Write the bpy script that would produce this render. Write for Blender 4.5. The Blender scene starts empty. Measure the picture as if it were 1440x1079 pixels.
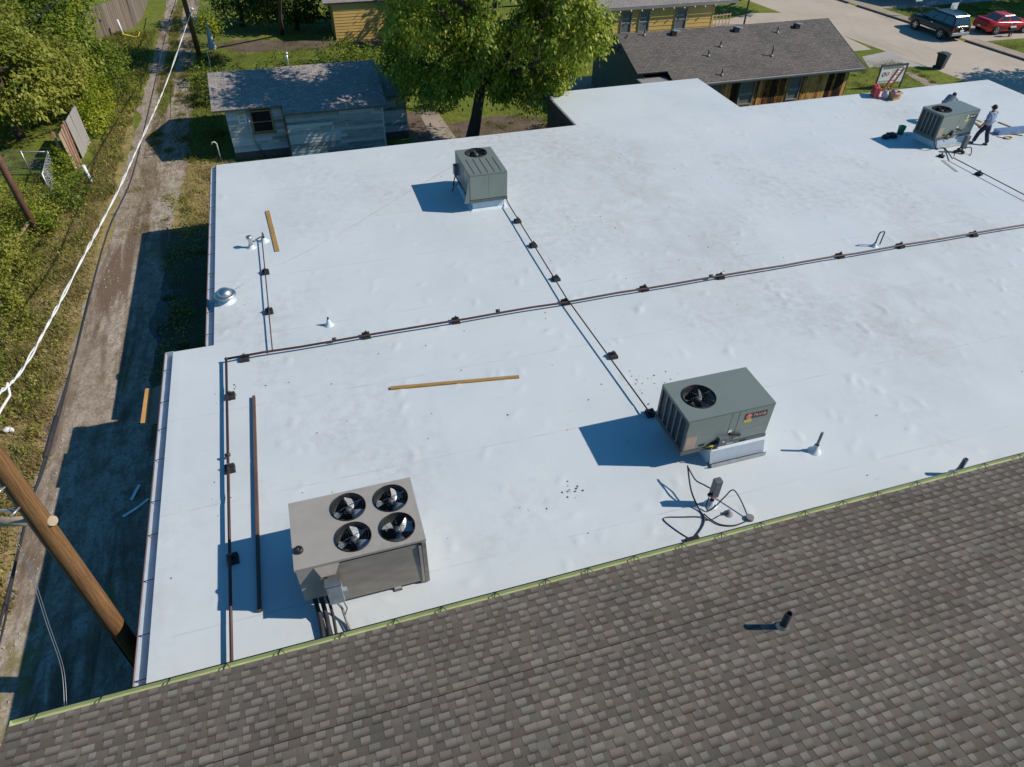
import bpy, bmesh, math, random
import numpy as np
from mathutils import Vector, Matrix, Euler

random.seed(7)
rng = np.random.default_rng(7)
SC = bpy.context.scene
COL = SC.collection
R = math.radians
GZ = -3.15                      # ground level; the white roof is z = 0

# ------------------------------------------------------------------ camera, sky, sun, exposure
cam_d = bpy.data.cameras.new('camera')
cam = bpy.data.objects.new('camera', cam_d)
COL.objects.link(cam)
yaw, pitch, roll = 0.3139383, 0.72967255, 0.02212475
fwd = Vector((math.sin(yaw) * math.cos(pitch), math.cos(yaw) * math.cos(pitch), -math.sin(pitch)))
rgt = Vector((math.cos(yaw), -math.sin(yaw), 0))
upv = rgt.cross(fwd)
r2 = rgt * math.cos(roll) + upv * math.sin(roll)
u2 = upv * math.cos(roll) - rgt * math.sin(roll)
cam.matrix_world = Matrix(((r2.x, u2.x, -fwd.x, 0), (r2.y, u2.y, -fwd.y, 0), (r2.z, u2.z, -fwd.z, 12.5), (0, 0, 0, 1)))
cam_d.sensor_width = 36
cam_d.lens = 24.51
cam_d.clip_end = 2000
SC.camera = cam

SUN = Vector((1.17, -0.38, 1.0)).normalized()
elev = math.asin(SUN.z)
azim = math.atan2(SUN.x, SUN.y)
world = bpy.data.worlds.new('World')
SC.world = world
world.use_nodes = True
wn = world.node_tree.nodes
sky = wn.new('ShaderNodeTexSky')
sky.sky_type = 'NISHITA'
sky.sun_disc = False
sky.sun_elevation = elev
sky.sun_rotation = azim
sky.air_density = 1.0
sky.dust_density = 0.3
sky.ozone_density = 6.0
bg = wn['Background']
bg.inputs['Strength'].default_value = 0.075
# deep clear blue, as the strongly blue shade in the photograph implies
tint = wn.new('ShaderNodeMix'); tint.data_type = 'RGBA'; tint.blend_type = 'MULTIPLY'
tint.inputs[0].default_value = 1.0
tint.inputs[7].default_value = (0.42, 0.98, 1.12, 1)
world.node_tree.links.new(sky.outputs['Color'], tint.inputs[6])
world.node_tree.links.new(tint.outputs[2], bg.inputs['Color'])
sun_d = bpy.data.lights.new('sun', 'SUN')
sun_d.energy = 3.9
sun_d.angle = R(0.5)
sun_d.color = (1.0, 0.905, 0.80)
sun = bpy.data.objects.new('sun', sun_d)
COL.objects.link(sun)
sun.rotation_euler = SUN.to_track_quat('Z', 'Y').to_euler()
sun.location = (20, -10, 40)
SC.view_settings.view_transform = 'Standard'
SC.view_settings.look = 'None'
SC.view_settings.exposure = 0.4
SC.view_settings.gamma = 1.0
SC.view_settings.use_curve_mapping = False

# ------------------------------------------------------------------ materials
MATS = {}
def srgb(r, g, b):
    f = lambda c: c / 12.92 if c <= 0.04045 else ((c + 0.055) / 1.055) ** 2.4
    return (f(r / 255), f(g / 255), f(b / 255))

class NT:
    """small helper round a material's node tree"""
    def __init__(s, name, rough=0.6, metal=0.0, spec=0.5):
        s.m = bpy.data.materials.new(name)
        s.m.use_nodes = True
        s.t = s.m.node_tree
        s.b = s.t.nodes['Principled BSDF']
        s.b.inputs['Roughness'].default_value = rough
        s.b.inputs['Metallic'].default_value = metal
        s.b.inputs['Specular IOR Level'].default_value = spec
        MATS[name] = s.m
        s._co = {}
    def n(s, typ, **kw):
        o = s.t.nodes.new(typ)
        for k, v in kw.items():
            setattr(o, k, v)
        return o
    def l(s, a, b):
        s.t.links.new(a, b)
    def co(s, kind='Object', scale=(1, 1, 1), rot=(0, 0, 0)):
        if kind not in s._co:
            if kind == 'World':
                s._co[kind] = s.n('ShaderNodeNewGeometry').outputs['Position']
            else:
                s._co[kind] = s.n('ShaderNodeTexCoord').outputs[kind]
        mp = s.n('ShaderNodeMapping')
        mp.inputs['Scale'].default_value = scale
        mp.inputs['Rotation'].default_value = rot
        s.l(s._co[kind], mp.inputs['Vector'])
        return mp.outputs[0]
    def noise(s, vec, scale, detail=4, rough=0.6, dist=0.0):
        o = s.n('ShaderNodeTexNoise')
        o.inputs['Scale'].default_value = scale
        o.inputs['Detail'].default_value = detail
        o.inputs['Roughness'].default_value = rough
        o.inputs['Distortion'].default_value = dist
        s.l(vec, o.inputs['Vector'])
        return o.outputs['Fac']
    def ramp(s, fac, stops):
        o = s.n('ShaderNodeValToRGB')
        e = o.color_ramp.elements
        while len(e) < len(stops):
            e.new(0.5)
        for k, (p, c) in enumerate(stops):
            e[k].position = p
            e[k].color = (c, c, c, 1) if not hasattr(c, '__len__') else (*c, 1)
        s.l(fac, o.inputs['Fac'])
        return o.outputs['Color']
    def mix(s, fac, a, b, mode='MIX'):
        o = s.n('ShaderNodeMix', data_type='RGBA', blend_type=mode)
        if hasattr(fac, 'is_output'): s.l(fac, o.inputs[0])
        else: o.inputs[0].default_value = fac
        for v, i in ((a, 6), (b, 7)):
            if hasattr(v, 'is_output'): s.l(v, o.inputs[i])
            else: o.inputs[i].default_value = (*v, 1)
        return o.outputs[2]
    def attr(s, name):
        o = s.n('ShaderNodeAttribute')
        o.attribute_name = name
        return o.outputs['Fac']
    def math(s, op, a, b=0.5):
        o = s.n('ShaderNodeMath', operation=op)
        for v, i in ((a, 0), (b, 1)):
            if hasattr(v, 'is_output'): s.l(v, o.inputs[i])
            else: o.inputs[i].default_value = v
        return o.outputs[0]
    def base(s, c):
        if hasattr(c, 'is_output'): s.l(c, s.b.inputs['Base Color'])
        else: s.b.inputs['Base Color'].default_value = (*c, 1)
    def bump(s, h, strength=0.3, dist=0.02):
        o = s.n('ShaderNodeBump')
        o.inputs['Strength'].default_value = strength
        o.inputs['Distance'].default_value = dist
        s.l(h, o.inputs['Height'])
        s.l(o.outputs[0], s.b.inputs['Normal'])

def plain(name, c, rough=0.6, metal=0.0, var=0.18, scale=3.0, spec=0.5, bump=0.0, stretch=(1, 1, 1), dirt=None):
    """a material with grain: base colour mottled by two noises, optional dirt colour"""
    n = NT(name, rough, metal, spec)
    v = n.co('Object', stretch)
    a = tuple(x * (1 - var) for x in c); b = tuple(min(1, x * (1 + var)) for x in c)
    col = n.mix(n.ramp(n.noise(v, scale, 5), [(0.3, 0.0), (0.7, 1.0)]), a, b)
    if dirt:
        col = n.mix(n.ramp(n.noise(v, scale * 0.45, 6, 0.7), [(0.52, 0.0), (0.72, 0.75)]), col, dirt)
    n.base(col)
    if bump:
        n.bump(n.noise(v, scale * 8, 3), bump, 0.01)
    return n.m

# white single-ply roof sheet
n = NT('white_membrane', 0.55, 0, 0.35)
w = n.co('World')
base = n.mix(n.ramp(n.noise(w, 0.35, 5, 0.6), [(0.3, 0.0), (0.7, 1.0)]), (0.475, 0.52, 0.532), (0.535, 0.575, 0.582))
dirt = n.ramp(n.noise(n.co('World', (0.16, 0.11, 1)), 1.0, 7, 0.62, 0.4), [(0.47, 0.0), (0.64, 1.0)])
dirt2 = n.ramp(n.noise(w, 3.2, 6, 0.75), [(0.42, 0.0), (0.75, 1.0)])
base = n.mix(n.math('MULTIPLY', n.math('MULTIPLY', dirt, dirt2), 1.0), base, (0.36, 0.36, 0.36))
def stain(cx, cy, r):
    d = n.n('ShaderNodeVectorMath', operation='DISTANCE')
    n.l(n.co('World', (1, 1, 0)), d.inputs[0]); d.inputs[1].default_value = (cx, cy, 0)
    return n.ramp(n.math('DIVIDE', d.outputs['Value'], r), [(0.25, 1.0), (1.0, 0.0)])
sm = n.noise(n.co('World', (0.9, 0.6, 1), (0, 0, 0.4)), 1.1, 8, 0.72, 0.5)
sm = n.ramp(sm, [(0.40, 0.0), (0.66, 1.0)])
for (q, r) in (((12.244, 25.005, 0.000), 4.0), ((12.471, 20.848, 0.000), 3.6), ((12.444, 16.598, 0.000), 3.2), ((17.079, 13.018, 0.000), 4.2), ((21.474, 16.728, 0.000), 3.0), ((4.486, 9.404, 0.000), 0.7), ((-3.342, 17.730, 0.000), 1.1), ((-4.385, 8.862, 0.000), 0.8)):
    base = n.mix(n.math('MULTIPLY', n.math('MULTIPLY', stain(q[0], q[1], r), sm), 0.5), base, (0.37, 0.355, 0.335))
sep = n.n('ShaderNodeSeparateXYZ'); n.l(w, sep.inputs[0])
lap = n.math('ABSOLUTE', n.math('SUBTRACT', n.math('FRACT', n.math('DIVIDE', n.math('SUBTRACT', sep.outputs['Y'], 6.67), 3.05)), 0.5))
base = n.mix(n.math('MULTIPLY', n.ramp(lap, [(0.0, 1.0), (0.010, 0.0)]), n.ramp(n.noise(w, 1.4, 4), [(0.4, 0.0), (0.65, 0.5)])), base, (0.30, 0.31, 0.32))
scuff = n.ramp(n.noise(n.co('World', (0.8, 3.5, 1), (0, 0, 0.5)), 2.4, 5, 0.6), [(0.66, 0.0), (0.74, 0.5)])
base = n.mix(scuff, base, (0.34, 0.36, 0.37))
spots = n.ramp(n.noise(n.co('World', (1.0, 0.7, 1)), 6.0, 2, 0.5), [(0.76, 0.0), (0.80, 0.55)])
base = n.mix(spots, base, (0.30, 0.28, 0.27))
n.base(base)
n.bump(n.noise(w, 2.2, 5, 0.55), 0.09, 0.03)

plain('membrane_flashing', (0.52, 0.60, 0.64), 0.5, 0, 0.08, 2.0, bump=0.1)
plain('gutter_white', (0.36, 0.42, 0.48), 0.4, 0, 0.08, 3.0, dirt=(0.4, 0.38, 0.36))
plain('gutter_lip', (0.16, 0.09, 0.085), 0.5, 0.2, 0.2, 4.0)
plain('gutter_green', (0.34, 0.40, 0.20), 0.45, 0, 0.12, 2.5, dirt=(0.30, 0.30, 0.16))
plain('dark_metal', (0.035, 0.04, 0.045), 0.45, 0.5, 0.3, 6.0)
plain('black_plastic', (0.012, 0.012, 0.014), 0.5, 0, 0.3, 8.0)
plain('black_rubber', (0.02, 0.02, 0.022), 0.8, 0, 0.3, 8.0)
plain('wall_tan', (0.25, 0.21, 0.17), 0.8, 0, 0.2, 1.5, bump=0.2)
plain('wall_brown', (0.10, 0.075, 0.06), 0.8, 0, 0.25, 1.5, bump=0.2)
plain('unit_paint', (0.165, 0.195, 0.175), 0.42, 0.1, 0.05, 1.2, dirt=(0.145, 0.165, 0.15))
plain('unit_panel', (0.20, 0.23, 0.20), 0.42, 0.1, 0.06, 1.6)
plain('unit_base', (0.12, 0.135, 0.14), 0.5, 0.4, 0.15, 3.0)
plain('coil', (0.045, 0.055, 0.06), 0.5, 0.6, 0.3, 20.0, stretch=(1, 1, 6))
plain('coil_light', (0.16, 0.20, 0.22), 0.5, 0.4, 0.15, 6.0)
plain('galvanised', (0.42, 0.44, 0.45), 0.32, 0.85, 0.2, 5.0, dirt=(0.3, 0.3, 0.29))
plain('sheet_steel', (0.345, 0.32, 0.275), 0.5, 0.15, 0.08, 1.6, dirt=(0.235, 0.22, 0.195), stretch=(1, 1, 0.4))
plain('sheet_steel_worn', (0.255, 0.23, 0.195), 0.5, 0.2, 0.2, 2.4, dirt=(0.12, 0.105, 0.09), stretch=(0.6, 1, 1.6))
plain('fan_blade', (0.40, 0.42, 0.44), 0.4, 0.35, 0.25, 7.0)
plain('fan_dark', (0.02, 0.021, 0.023), 0.6, 0.2, 0.2, 5.0)
plain('rust_label', (0.42, 0.31, 0.235), 0.7, 0, 0.2, 3.0)
plain('label_black', (0.03, 0.022, 0.022), 0.45, 0, 0.1, 5.0)
plain('label_red', (0.62, 0.13, 0.11), 0.5, 0, 0.1, 5.0)
plain('label_pink', (0.75, 0.35, 0.32), 0.5, 0, 0.05, 5.0)
plain('label_white', (0.75, 0.75, 0.73), 0.5, 0, 0.05, 5.0)
plain('label_yellow', (0.55, 0.45, 0.07), 0.5, 0, 0.1, 5.0)
plain('yellow_cable', (0.65, 0.50, 0.03), 0.5, 0, 0.1, 5.0)
plain('box_grey', (0.12, 0.13, 0.14), 0.45, 0.3, 0.15, 5.0)
plain('box_light', (0.36, 0.40, 0.42), 0.4, 0.4, 0.15, 5.0)
plain('gas_pipe', (0.060, 0.026, 0.024), 0.55, 0.2, 0.25, 3.0)
plain('dark_pipe', (0.045, 0.036, 0.036), 0.5, 0.3, 0.25, 3.0)
plain('pvc_grey', (0.18, 0.18, 0.185), 0.5, 0, 0.15, 4.0)
plain('chrome_vent', (0.60, 0.60, 0.58), 0.36, 1.0, 0.12, 6.0)
plain('wood_board', (0.30, 0.18, 0.055), 0.75, 0, 0.25, 2.0, bump=0.2, stretch=(1, 8, 8))
plain('wood_board_y', (0.30, 0.18, 0.055), 0.75, 0, 0.25, 2.0, bump=0.2, stretch=(8, 1, 8))
plain('board_dark', (0.10, 0.06, 0.045), 0.75, 0, 0.3, 2.0, stretch=(8, 1, 8))
plain('plywood', (0.55, 0.29, 0.09), 0.7, 0, 0.15, 3.0)  # sunlit tone of the canopy edge, set in the colour
plain('awning_brown', (0.30, 0.19, 0.13), 0.7, 0, 0.15, 3.0)
plain('white_rope', (0.64, 0.62, 0.58), 0.7, 0, 0.1, 8.0)
plain('steel_wire', (0.22, 0.23, 0.24), 0.4, 0.6, 0.1, 8.0)
plain('scrap_foil', (0.80, 0.84, 0.86), 0.4, 0.0, 0.1, 4.0)
plain('cardboard', (0.36, 0.22, 0.10), 0.8, 0, 0.12, 4.0)
plain('red_plastic', (0.55, 0.055, 0.05), 0.4, 0, 0.1, 4.0)
plain('ladder_red', (0.52, 0.10, 0.06), 0.5, 0, 0.15, 4.0)
plain('ladder_rung', (0.62, 0.50, 0.40), 0.4, 0.4, 0.1, 4.0)
plain('green_plastic', (0.02, 0.20, 0.09), 0.4, 0, 0.1, 4.0)
plain('blue_metal', (0.20, 0.28, 0.42), 0.35, 0.5, 0.12, 3.0)
plain('concrete', (0.34, 0.315, 0.28), 0.85, 0, 0.12, 0.8, bump=0.15, dirt=(0.24, 0.215, 0.19))
plain('path_concrete', (0.30, 0.25, 0.19), 0.85, 0, 0.15, 0.8, bump=0.15)
plain('stone', (0.27, 0.24, 0.21), 0.9, 0, 0.3, 9.0)
plain('kerb_dark', (0.13, 0.115, 0.10), 0.85, 0, 0.2, 1.5)
plain('soil', (0.12, 0.085, 0.06), 0.95, 0, 0.3, 1.2, bump=0.4)
plain('bark', (0.085, 0.062, 0.05), 0.9, 0, 0.4, 2.5, bump=0.8, stretch=(3, 3, 0.5))
plain('glass_dark', (0.03, 0.04, 0.05), 0.08, 0, 0.1, 1.0, spec=0.8)
plain('glass_car', (0.02, 0.035, 0.045), 0.06, 0, 0.1, 1.0, spec=0.9)
plain('window_grey', (0.13, 0.145, 0.16), 0.5, 0, 0.1, 2.0)
plain('blind', (0.30, 0.31, 0.32), 0.6, 0, 0.1, 2.0)
plain('yellow_siding', (0.62, 0.40, 0.125), 0.6, 0, 0.06, 1.0)
plain('fascia_grey', (0.24, 0.23, 0.225), 0.6, 0, 0.12, 1.5)
plain('fascia_dark', (0.07, 0.065, 0.06), 0.6, 0, 0.2, 1.5)
plain('green_grey_wall', (0.115, 0.13, 0.105), 0.75, 0, 0.12, 1.2)
plain('blue_wall', (0.22, 0.27, 0.32), 0.7, 0, 0.1, 1.0)
plain('window_wood', (0.32, 0.20, 0.10), 0.7, 0, 0.2, 3.0)
plain('dark_inside', (0.01, 0.01, 0.01), 0.9, 0, 0.1, 3.0)
plain('fence_wood', (0.155, 0.125, 0.10), 0.85, 0, 0.3, 1.4, stretch=(4, 4, 0.5), bump=0.3)
plain('fence_grey', (0.30, 0.285, 0.265), 0.8, 0, 0.12, 1.4, stretch=(4, 4, 0.5))
plain('fence_tan', (0.38, 0.28, 0.19), 0.8, 0, 0.12, 1.4, stretch=(4, 4, 0.5))
plain('post_pink', (0.40, 0.22, 0.16), 0.8, 0, 0.12, 1.4)
plain('rail_steel', (0.45, 0.46, 0.47), 0.4, 0.7, 0.1, 4.0)
plain('white_post', (0.60, 0.62, 0.60), 0.6, 0, 0.1, 4.0)
plain('rust_pole', (0.15, 0.075, 0.045), 0.8, 0.1, 0.3, 3.0)
plain('skin', (0.30, 0.155, 0.105), 0.6, 0, 0.06, 6.0)
plain('hair', (0.015, 0.012, 0.010), 0.7, 0, 0.2, 20.0)
plain('shirt_blue', (0.26, 0.32, 0.43), 0.85, 0, 0.1, 6.0, bump=0.4)
plain('shirt_grey', (0.16, 0.19, 0.24), 0.85, 0, 0.1, 6.0, bump=0.4)
plain('trousers_navy', (0.022, 0.028, 0.055), 0.9, 0, 0.2, 6.0, bump=0.4)
plain('shoe', (0.03, 0.025, 0.022), 0.7, 0, 0.2, 6.0)
plain('car_black', (0.010, 0.012, 0.012), 0.18, 0.3, 0.1, 1.0, spec=0.7)
plain('car_red', (0.50, 0.025, 0.03), 0.22, 0.15, 0.06, 1.0, spec=0.6)
plain('rim', (0.55, 0.55, 0.55), 0.25, 0.9, 0.1, 4.0)
plain('tail_red', (0.35, 0.015, 0.02), 0.25, 0, 0.1, 4.0)
plain('chrome', (0.65, 0.66, 0.68), 0.15, 1.0, 0.05, 4.0)
plain('bin_dark', (0.03, 0.04, 0.045), 0.5, 0, 0.15, 4.0)
plain('tool_tan', (0.40, 0.27, 0.10), 0.6, 0, 0.15, 4.0)
plain('parasol_cloth', (0.42, 0.44, 0.46), 0.8, 0, 0.1, 4.0)
plain('banner_grey', (0.45, 0.44, 0.47), 0.6, 0, 0.1, 4.0)
plain('banner_purple', (0.30, 0.13, 0.30), 0.6, 0, 0.1, 4.0)

# leaves: tone attribute per face picks between shade tints; a little light passes through
def leaf_mat(name, lo, mid, hi):
    n = NT(name, 0.5, 0, 0.35)
    c = n.ramp(n.attr('tone'), [(0.0, lo), (0.5, mid), (1.0, hi)])
    n.base(c)
    tr = n.n('ShaderNodeBsdfTranslucent')
    n.l(c, tr.inputs['Color'])
    mx = n.n('ShaderNodeMixShader')
    mx.inputs[0].default_value = 0.45
    n.l(n.b.outputs[0], mx.inputs[1]); n.l(tr.outputs[0], mx.inputs[2])
    out = n.t.nodes['Material Output']
    n.l(mx.outputs[0], out.inputs['Surface'])
    return n.m
leaf_mat('leaf_mid', (0.075, 0.13, 0.012), (0.175, 0.235, 0.022), (0.33, 0.36, 0.045))
leaf_mat('leaf_olive', (0.12, 0.15, 0.018), (0.26, 0.28, 0.035), (0.42, 0.42, 0.08))
leaf_mat('leaf_dark', (0.035, 0.075, 0.013), (0.085, 0.135, 0.02), (0.17, 0.22, 0.035))
leaf_mat('leaf_pecan', (0.10, 0.165, 0.014), (0.24, 0.30, 0.025), (0.46, 0.47, 0.06))
leaf_mat('leaf_lime', (0.13, 0.18, 0.012), (0.27, 0.32, 0.02), (0.42, 0.45, 0.04))
leaf_mat('grass_blade', (0.11, 0.145, 0.025), (0.23, 0.215, 0.055), (0.46, 0.36, 0.17))
leaf_mat('debris_leaf', (0.02, 0.015, 0.012), (0.06, 0.045, 0.03), (0.12, 0.09, 0.05))

# asphalt shingles near the camera: tone per piece, printed granule band and coloured-in shade of the next course darkening up the piece ("v" attribute)
n = NT('shingle', 0.9, 0, 0.2)
c = n.ramp(n.attr('tone'), [(0.0, (0.082, 0.070, 0.058)), (0.35, (0.120, 0.104, 0.088)), (0.7, (0.172, 0.152, 0.131)), (1.0, (0.225, 0.203, 0.178))])
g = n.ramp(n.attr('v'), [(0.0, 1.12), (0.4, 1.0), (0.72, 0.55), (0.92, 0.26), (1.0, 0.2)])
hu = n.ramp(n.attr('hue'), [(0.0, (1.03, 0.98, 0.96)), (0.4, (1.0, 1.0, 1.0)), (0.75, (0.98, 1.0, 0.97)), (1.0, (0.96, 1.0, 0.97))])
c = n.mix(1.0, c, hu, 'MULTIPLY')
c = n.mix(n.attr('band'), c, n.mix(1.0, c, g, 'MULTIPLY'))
gr = n.noise(n.co('World'), 160, 2, 0.7)
c = n.mix(0.45, c, n.mix(1.0, c, n.ramp(gr, [(0.3, 0.35), (0.7, 1.6)]), 'MULTIPLY'))
blot = n.ramp(n.noise(n.co('World'), 1.1, 4), [(0.35, (0.88, 0.88, 0.88)), (0.7, (1.08, 1.06, 1.02))])
c = n.mix(1.0, c, blot, 'MULTIPLY')
n.base(c)
n.bump(gr, 0.4, 0.004)

# far shingle roofs: courses and tabs from a brick pattern in the roof's own plane (uv in metres)
def far_shingle(name, a, b, c3):
    n = NT(name, 0.9, 0, 0.2)
    uv = n.n('ShaderNodeUVMap').outputs[0]
    br = n.n('ShaderNodeTexBrick')
    br.inputs['Scale'].default_value = 1.0
    br.inputs['Brick Width'].default_value = 0.30
    br.inputs['Row Height'].default_value = 0.145
    br.inputs['Mortar Size'].default_value = 0.012
    br.inputs['Color1'].default_value = (*a, 1)
    br.inputs['Color2'].default_value = (*b, 1)
    br.inputs['Mortar'].default_value = (*c3, 1)
    n.l(uv, br.inputs['Vector'])
    big = n.ramp(n.noise(n.co('World'), 0.6, 5, 0.6), [(0.3, (0.85, 0.85, 0.85)), (0.7, (1.15, 1.13, 1.1))])
    c = n.mix(1.0, br.outputs['Color'], big, 'MULTIPLY')
    sp = n.ramp(n.noise(n.co('World'), 7.0, 4, 0.8), [(0.35, (0.7, 0.7, 0.7)), (0.65, (1.3, 1.3, 1.28))])
    c = n.mix(0.8, c, n.mix(1.0, c, sp, 'MULTIPLY'))
    n.base(c)
    n.bump(br.outputs['Fac'], 0.4, 0.01)
    return n.m
far_shingle('roof_brown', (0.105, 0.096, 0.088), (0.145, 0.13, 0.118), (0.065, 0.06, 0.056))
far_shingle('roof_shed', (0.25, 0.225, 0.21), (0.32, 0.29, 0.27), (0.17, 0.155, 0.15))
far_shingle('roof_far', (0.22, 0.205, 0.195), (0.26, 0.24, 0.225), (0.17, 0.16, 0.155))

# weathered boards of the shed, dark-stained boards of the brown house: one tone per board (object random)
def board_mat(name, cols, stretch, rough=0.85, a=0.45, b=0.6):
    n = NT(name, rough, 0, 0.25)
    r = n.n('ShaderNodeObjectInfo').outputs['Random']
    v = n.co('World', stretch)
    g1 = n.noise(v, 3.0, 6, 0.7)
    f = n.math('ADD', n.math('MULTIPLY', r, a), n.math('MULTIPLY', g1, b))
    n.base(n.ramp(f, cols))
    n.bump(g1, 0.4, 0.01)
    return n.m
board_mat('shed_board', [(0.22, (0.13, 0.11, 0.10)), (0.36, (0.33, 0.34, 0.345)), (0.58, (0.50, 0.52, 0.525)), (0.8, (0.66, 0.67, 0.66))], (0.7, 0.7, 7))
board_mat('shed_base', [(0.2, (0.10, 0.07, 0.06)), (0.8, (0.17, 0.12, 0.10))], (1, 1, 2))
board_mat('stained_board', [(0.55, (0.02, 0.012, 0.009)), (0.68, (0.07, 0.03, 0.014)), (0.80, (0.36, 0.155, 0.04)), (1.0, (0.62, 0.36, 0.13))], (6, 6, 0.9), a=0.5, b=1.0)
board_mat('picket_wood', [(0.2, (0.085, 0.068, 0.055)), (0.8, (0.24, 0.195, 0.155))], (5, 5, 0.5))

# utility pole wood: lengthwise grain and cracks
n = NT('pole_wood', 0.85, 0, 0.25)
v = n.co('Object', (24, 24, 0.6))
g1 = n.noise(v, 2.0, 8, 0.72)
c = n.ramp(g1, [(0.30, (0.05, 0.024, 0.012)), (0.45, (0.15, 0.075, 0.03)), (0.60, (0.25, 0.13, 0.05)), (0.8, (0.36, 0.20, 0.09))])
n.base(c); n.bump(g1, 0.9, 0.02)

# ground covers
n = NT('grass', 0.95, 0, 0.1)
w = n.co('World')
f1 = n.noise(w, 0.16, 6, 0.65)
f2 = n.noise(w, 2.6, 6, 0.75)
c = n.mix(n.ramp(f1, [(0.36, 0.0), (0.62, 1.0)]), (0.11, 0.145, 0.022), (0.175, 0.205, 0.035))
c = n.mix(n.ramp(f2, [(0.42, 0.0), (0.68, 0.75)]), c, (0.065, 0.085, 0.016))
c = n.mix(n.ramp(n.noise(w, 0.33, 7, 0.75, 0.6), [(0.56, 0.0), (0.70, 0.8)]), c, (0.28, 0.22, 0.09))
n.base(c); n.bump(n.noise(w, 9, 4, 0.7), 0.8, 0.05)

n = NT('dry_verge', 0.95, 0, 0.1)
w = n.co('World')
c = n.mix(n.ramp(n.noise(w, 1.1, 7, 0.75), [(0.4, 0.0), (0.6, 1.0)]), (0.36, 0.265, 0.125), (0.20, 0.175, 0.06))
c = n.mix(n.ramp(n.noise(w, 6, 5, 0.8), [(0.5, 0.0), (0.75, 0.8)]), c, (0.08, 0.06, 0.03))
n.base(c); n.bump(n.noise(w, 9, 4, 0.7), 0.8, 0.05)

n = NT('gravel', 0.95, 0, 0.15)
w = n.co('World')
c = n.mix(n.ramp(n.noise(n.co('World', (1, 0.22, 1)), 0.75, 7, 0.7, 0.3), [(0.42, 0.0), (0.66, 1.0)]), (0.40, 0.345, 0.285), (0.25, 0.20, 0.15))
st = n.n('ShaderNodeTexVoronoi'); st.inputs['Scale'].default_value = 11
n.l(w, st.inputs['Vector'])
c = n.mix(0.55, c, n.mix(1.0, c, n.ramp(n.noise(w, 10, 5, 0.85), [(0.32, (0.3, 0.3, 0.3)), (0.68, (1.6, 1.58, 1.52))]), 'MULTIPLY'))
c = n.mix(n.ramp(n.noise(n.co('World', (1, 0.6, 1)), 2.6, 6, 0.75, 0.4), [(0.46, 0.0), (0.60, 0.7)]), c, (0.165, 0.125, 0.085))
mud = n.ramp(n.noise(n.co('World', (1.3, 0.16, 1)), 1.0, 5, 0.6, 0.4), [(0.50, 0.0), (0.62, 0.9)])
c = n.mix(mud, c, (0.135, 0.092, 0.06))
gr = n.ramp(n.noise(n.co('World', (1, 0.5, 1)), 0.55, 7, 0.8), [(0.55, 0.0), (0.64, 0.85)])
c = n.mix(gr, c, (0.19, 0.165, 0.06))
n.base(c); n.bump(n.noise(w, 14, 4, 0.8), 0.7, 0.03)

n = NT('damp_mud', 0.8, 0, 0.3)
w = n.co('World')
c = n.mix(n.ramp(n.noise(n.co('World', (1, 0.3, 1)), 1.0, 7, 0.7), [(0.4, 0.0), (0.65, 1.0)]), (0.10, 0.085, 0.065), (0.065, 0.085, 0.03))
n.base(c); n.bump(n.noise(w, 9, 4, 0.7), 0.6, 0.04)

n = NT('puddle_water', 0.06, 0, 0.6)
n.base((0.035, 0.035, 0.035))

n = NT('street_concrete', 0.9, 0, 0.2)
w = n.co('World')
c = n.mix(n.ramp(n.noise(w, 0.25, 7, 0.65), [(0.35, 0.0), (0.65, 1.0)]), (0.38, 0.325, 0.26), (0.44, 0.385, 0.315))
c = n.mix(n.ramp(n.noise(n.co('World', (0.5, 0.12, 1)), 1.0, 6, 0.7), [(0.55, 0.0), (0.7, 0.6)]), c, (0.29, 0.245, 0.20))
crk = n.n('ShaderNodeTexVoronoi', feature='DISTANCE_TO_EDGE'); crk.inputs['Scale'].default_value = 0.22
n.l(n.co('World'), crk.inputs['Vector'])
c = n.mix(n.ramp(crk.outputs['Distance'], [(0.0, 0.28), (0.006, 0.0)]), c, (0.14, 0.12, 0.10))
n.base(c)

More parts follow.
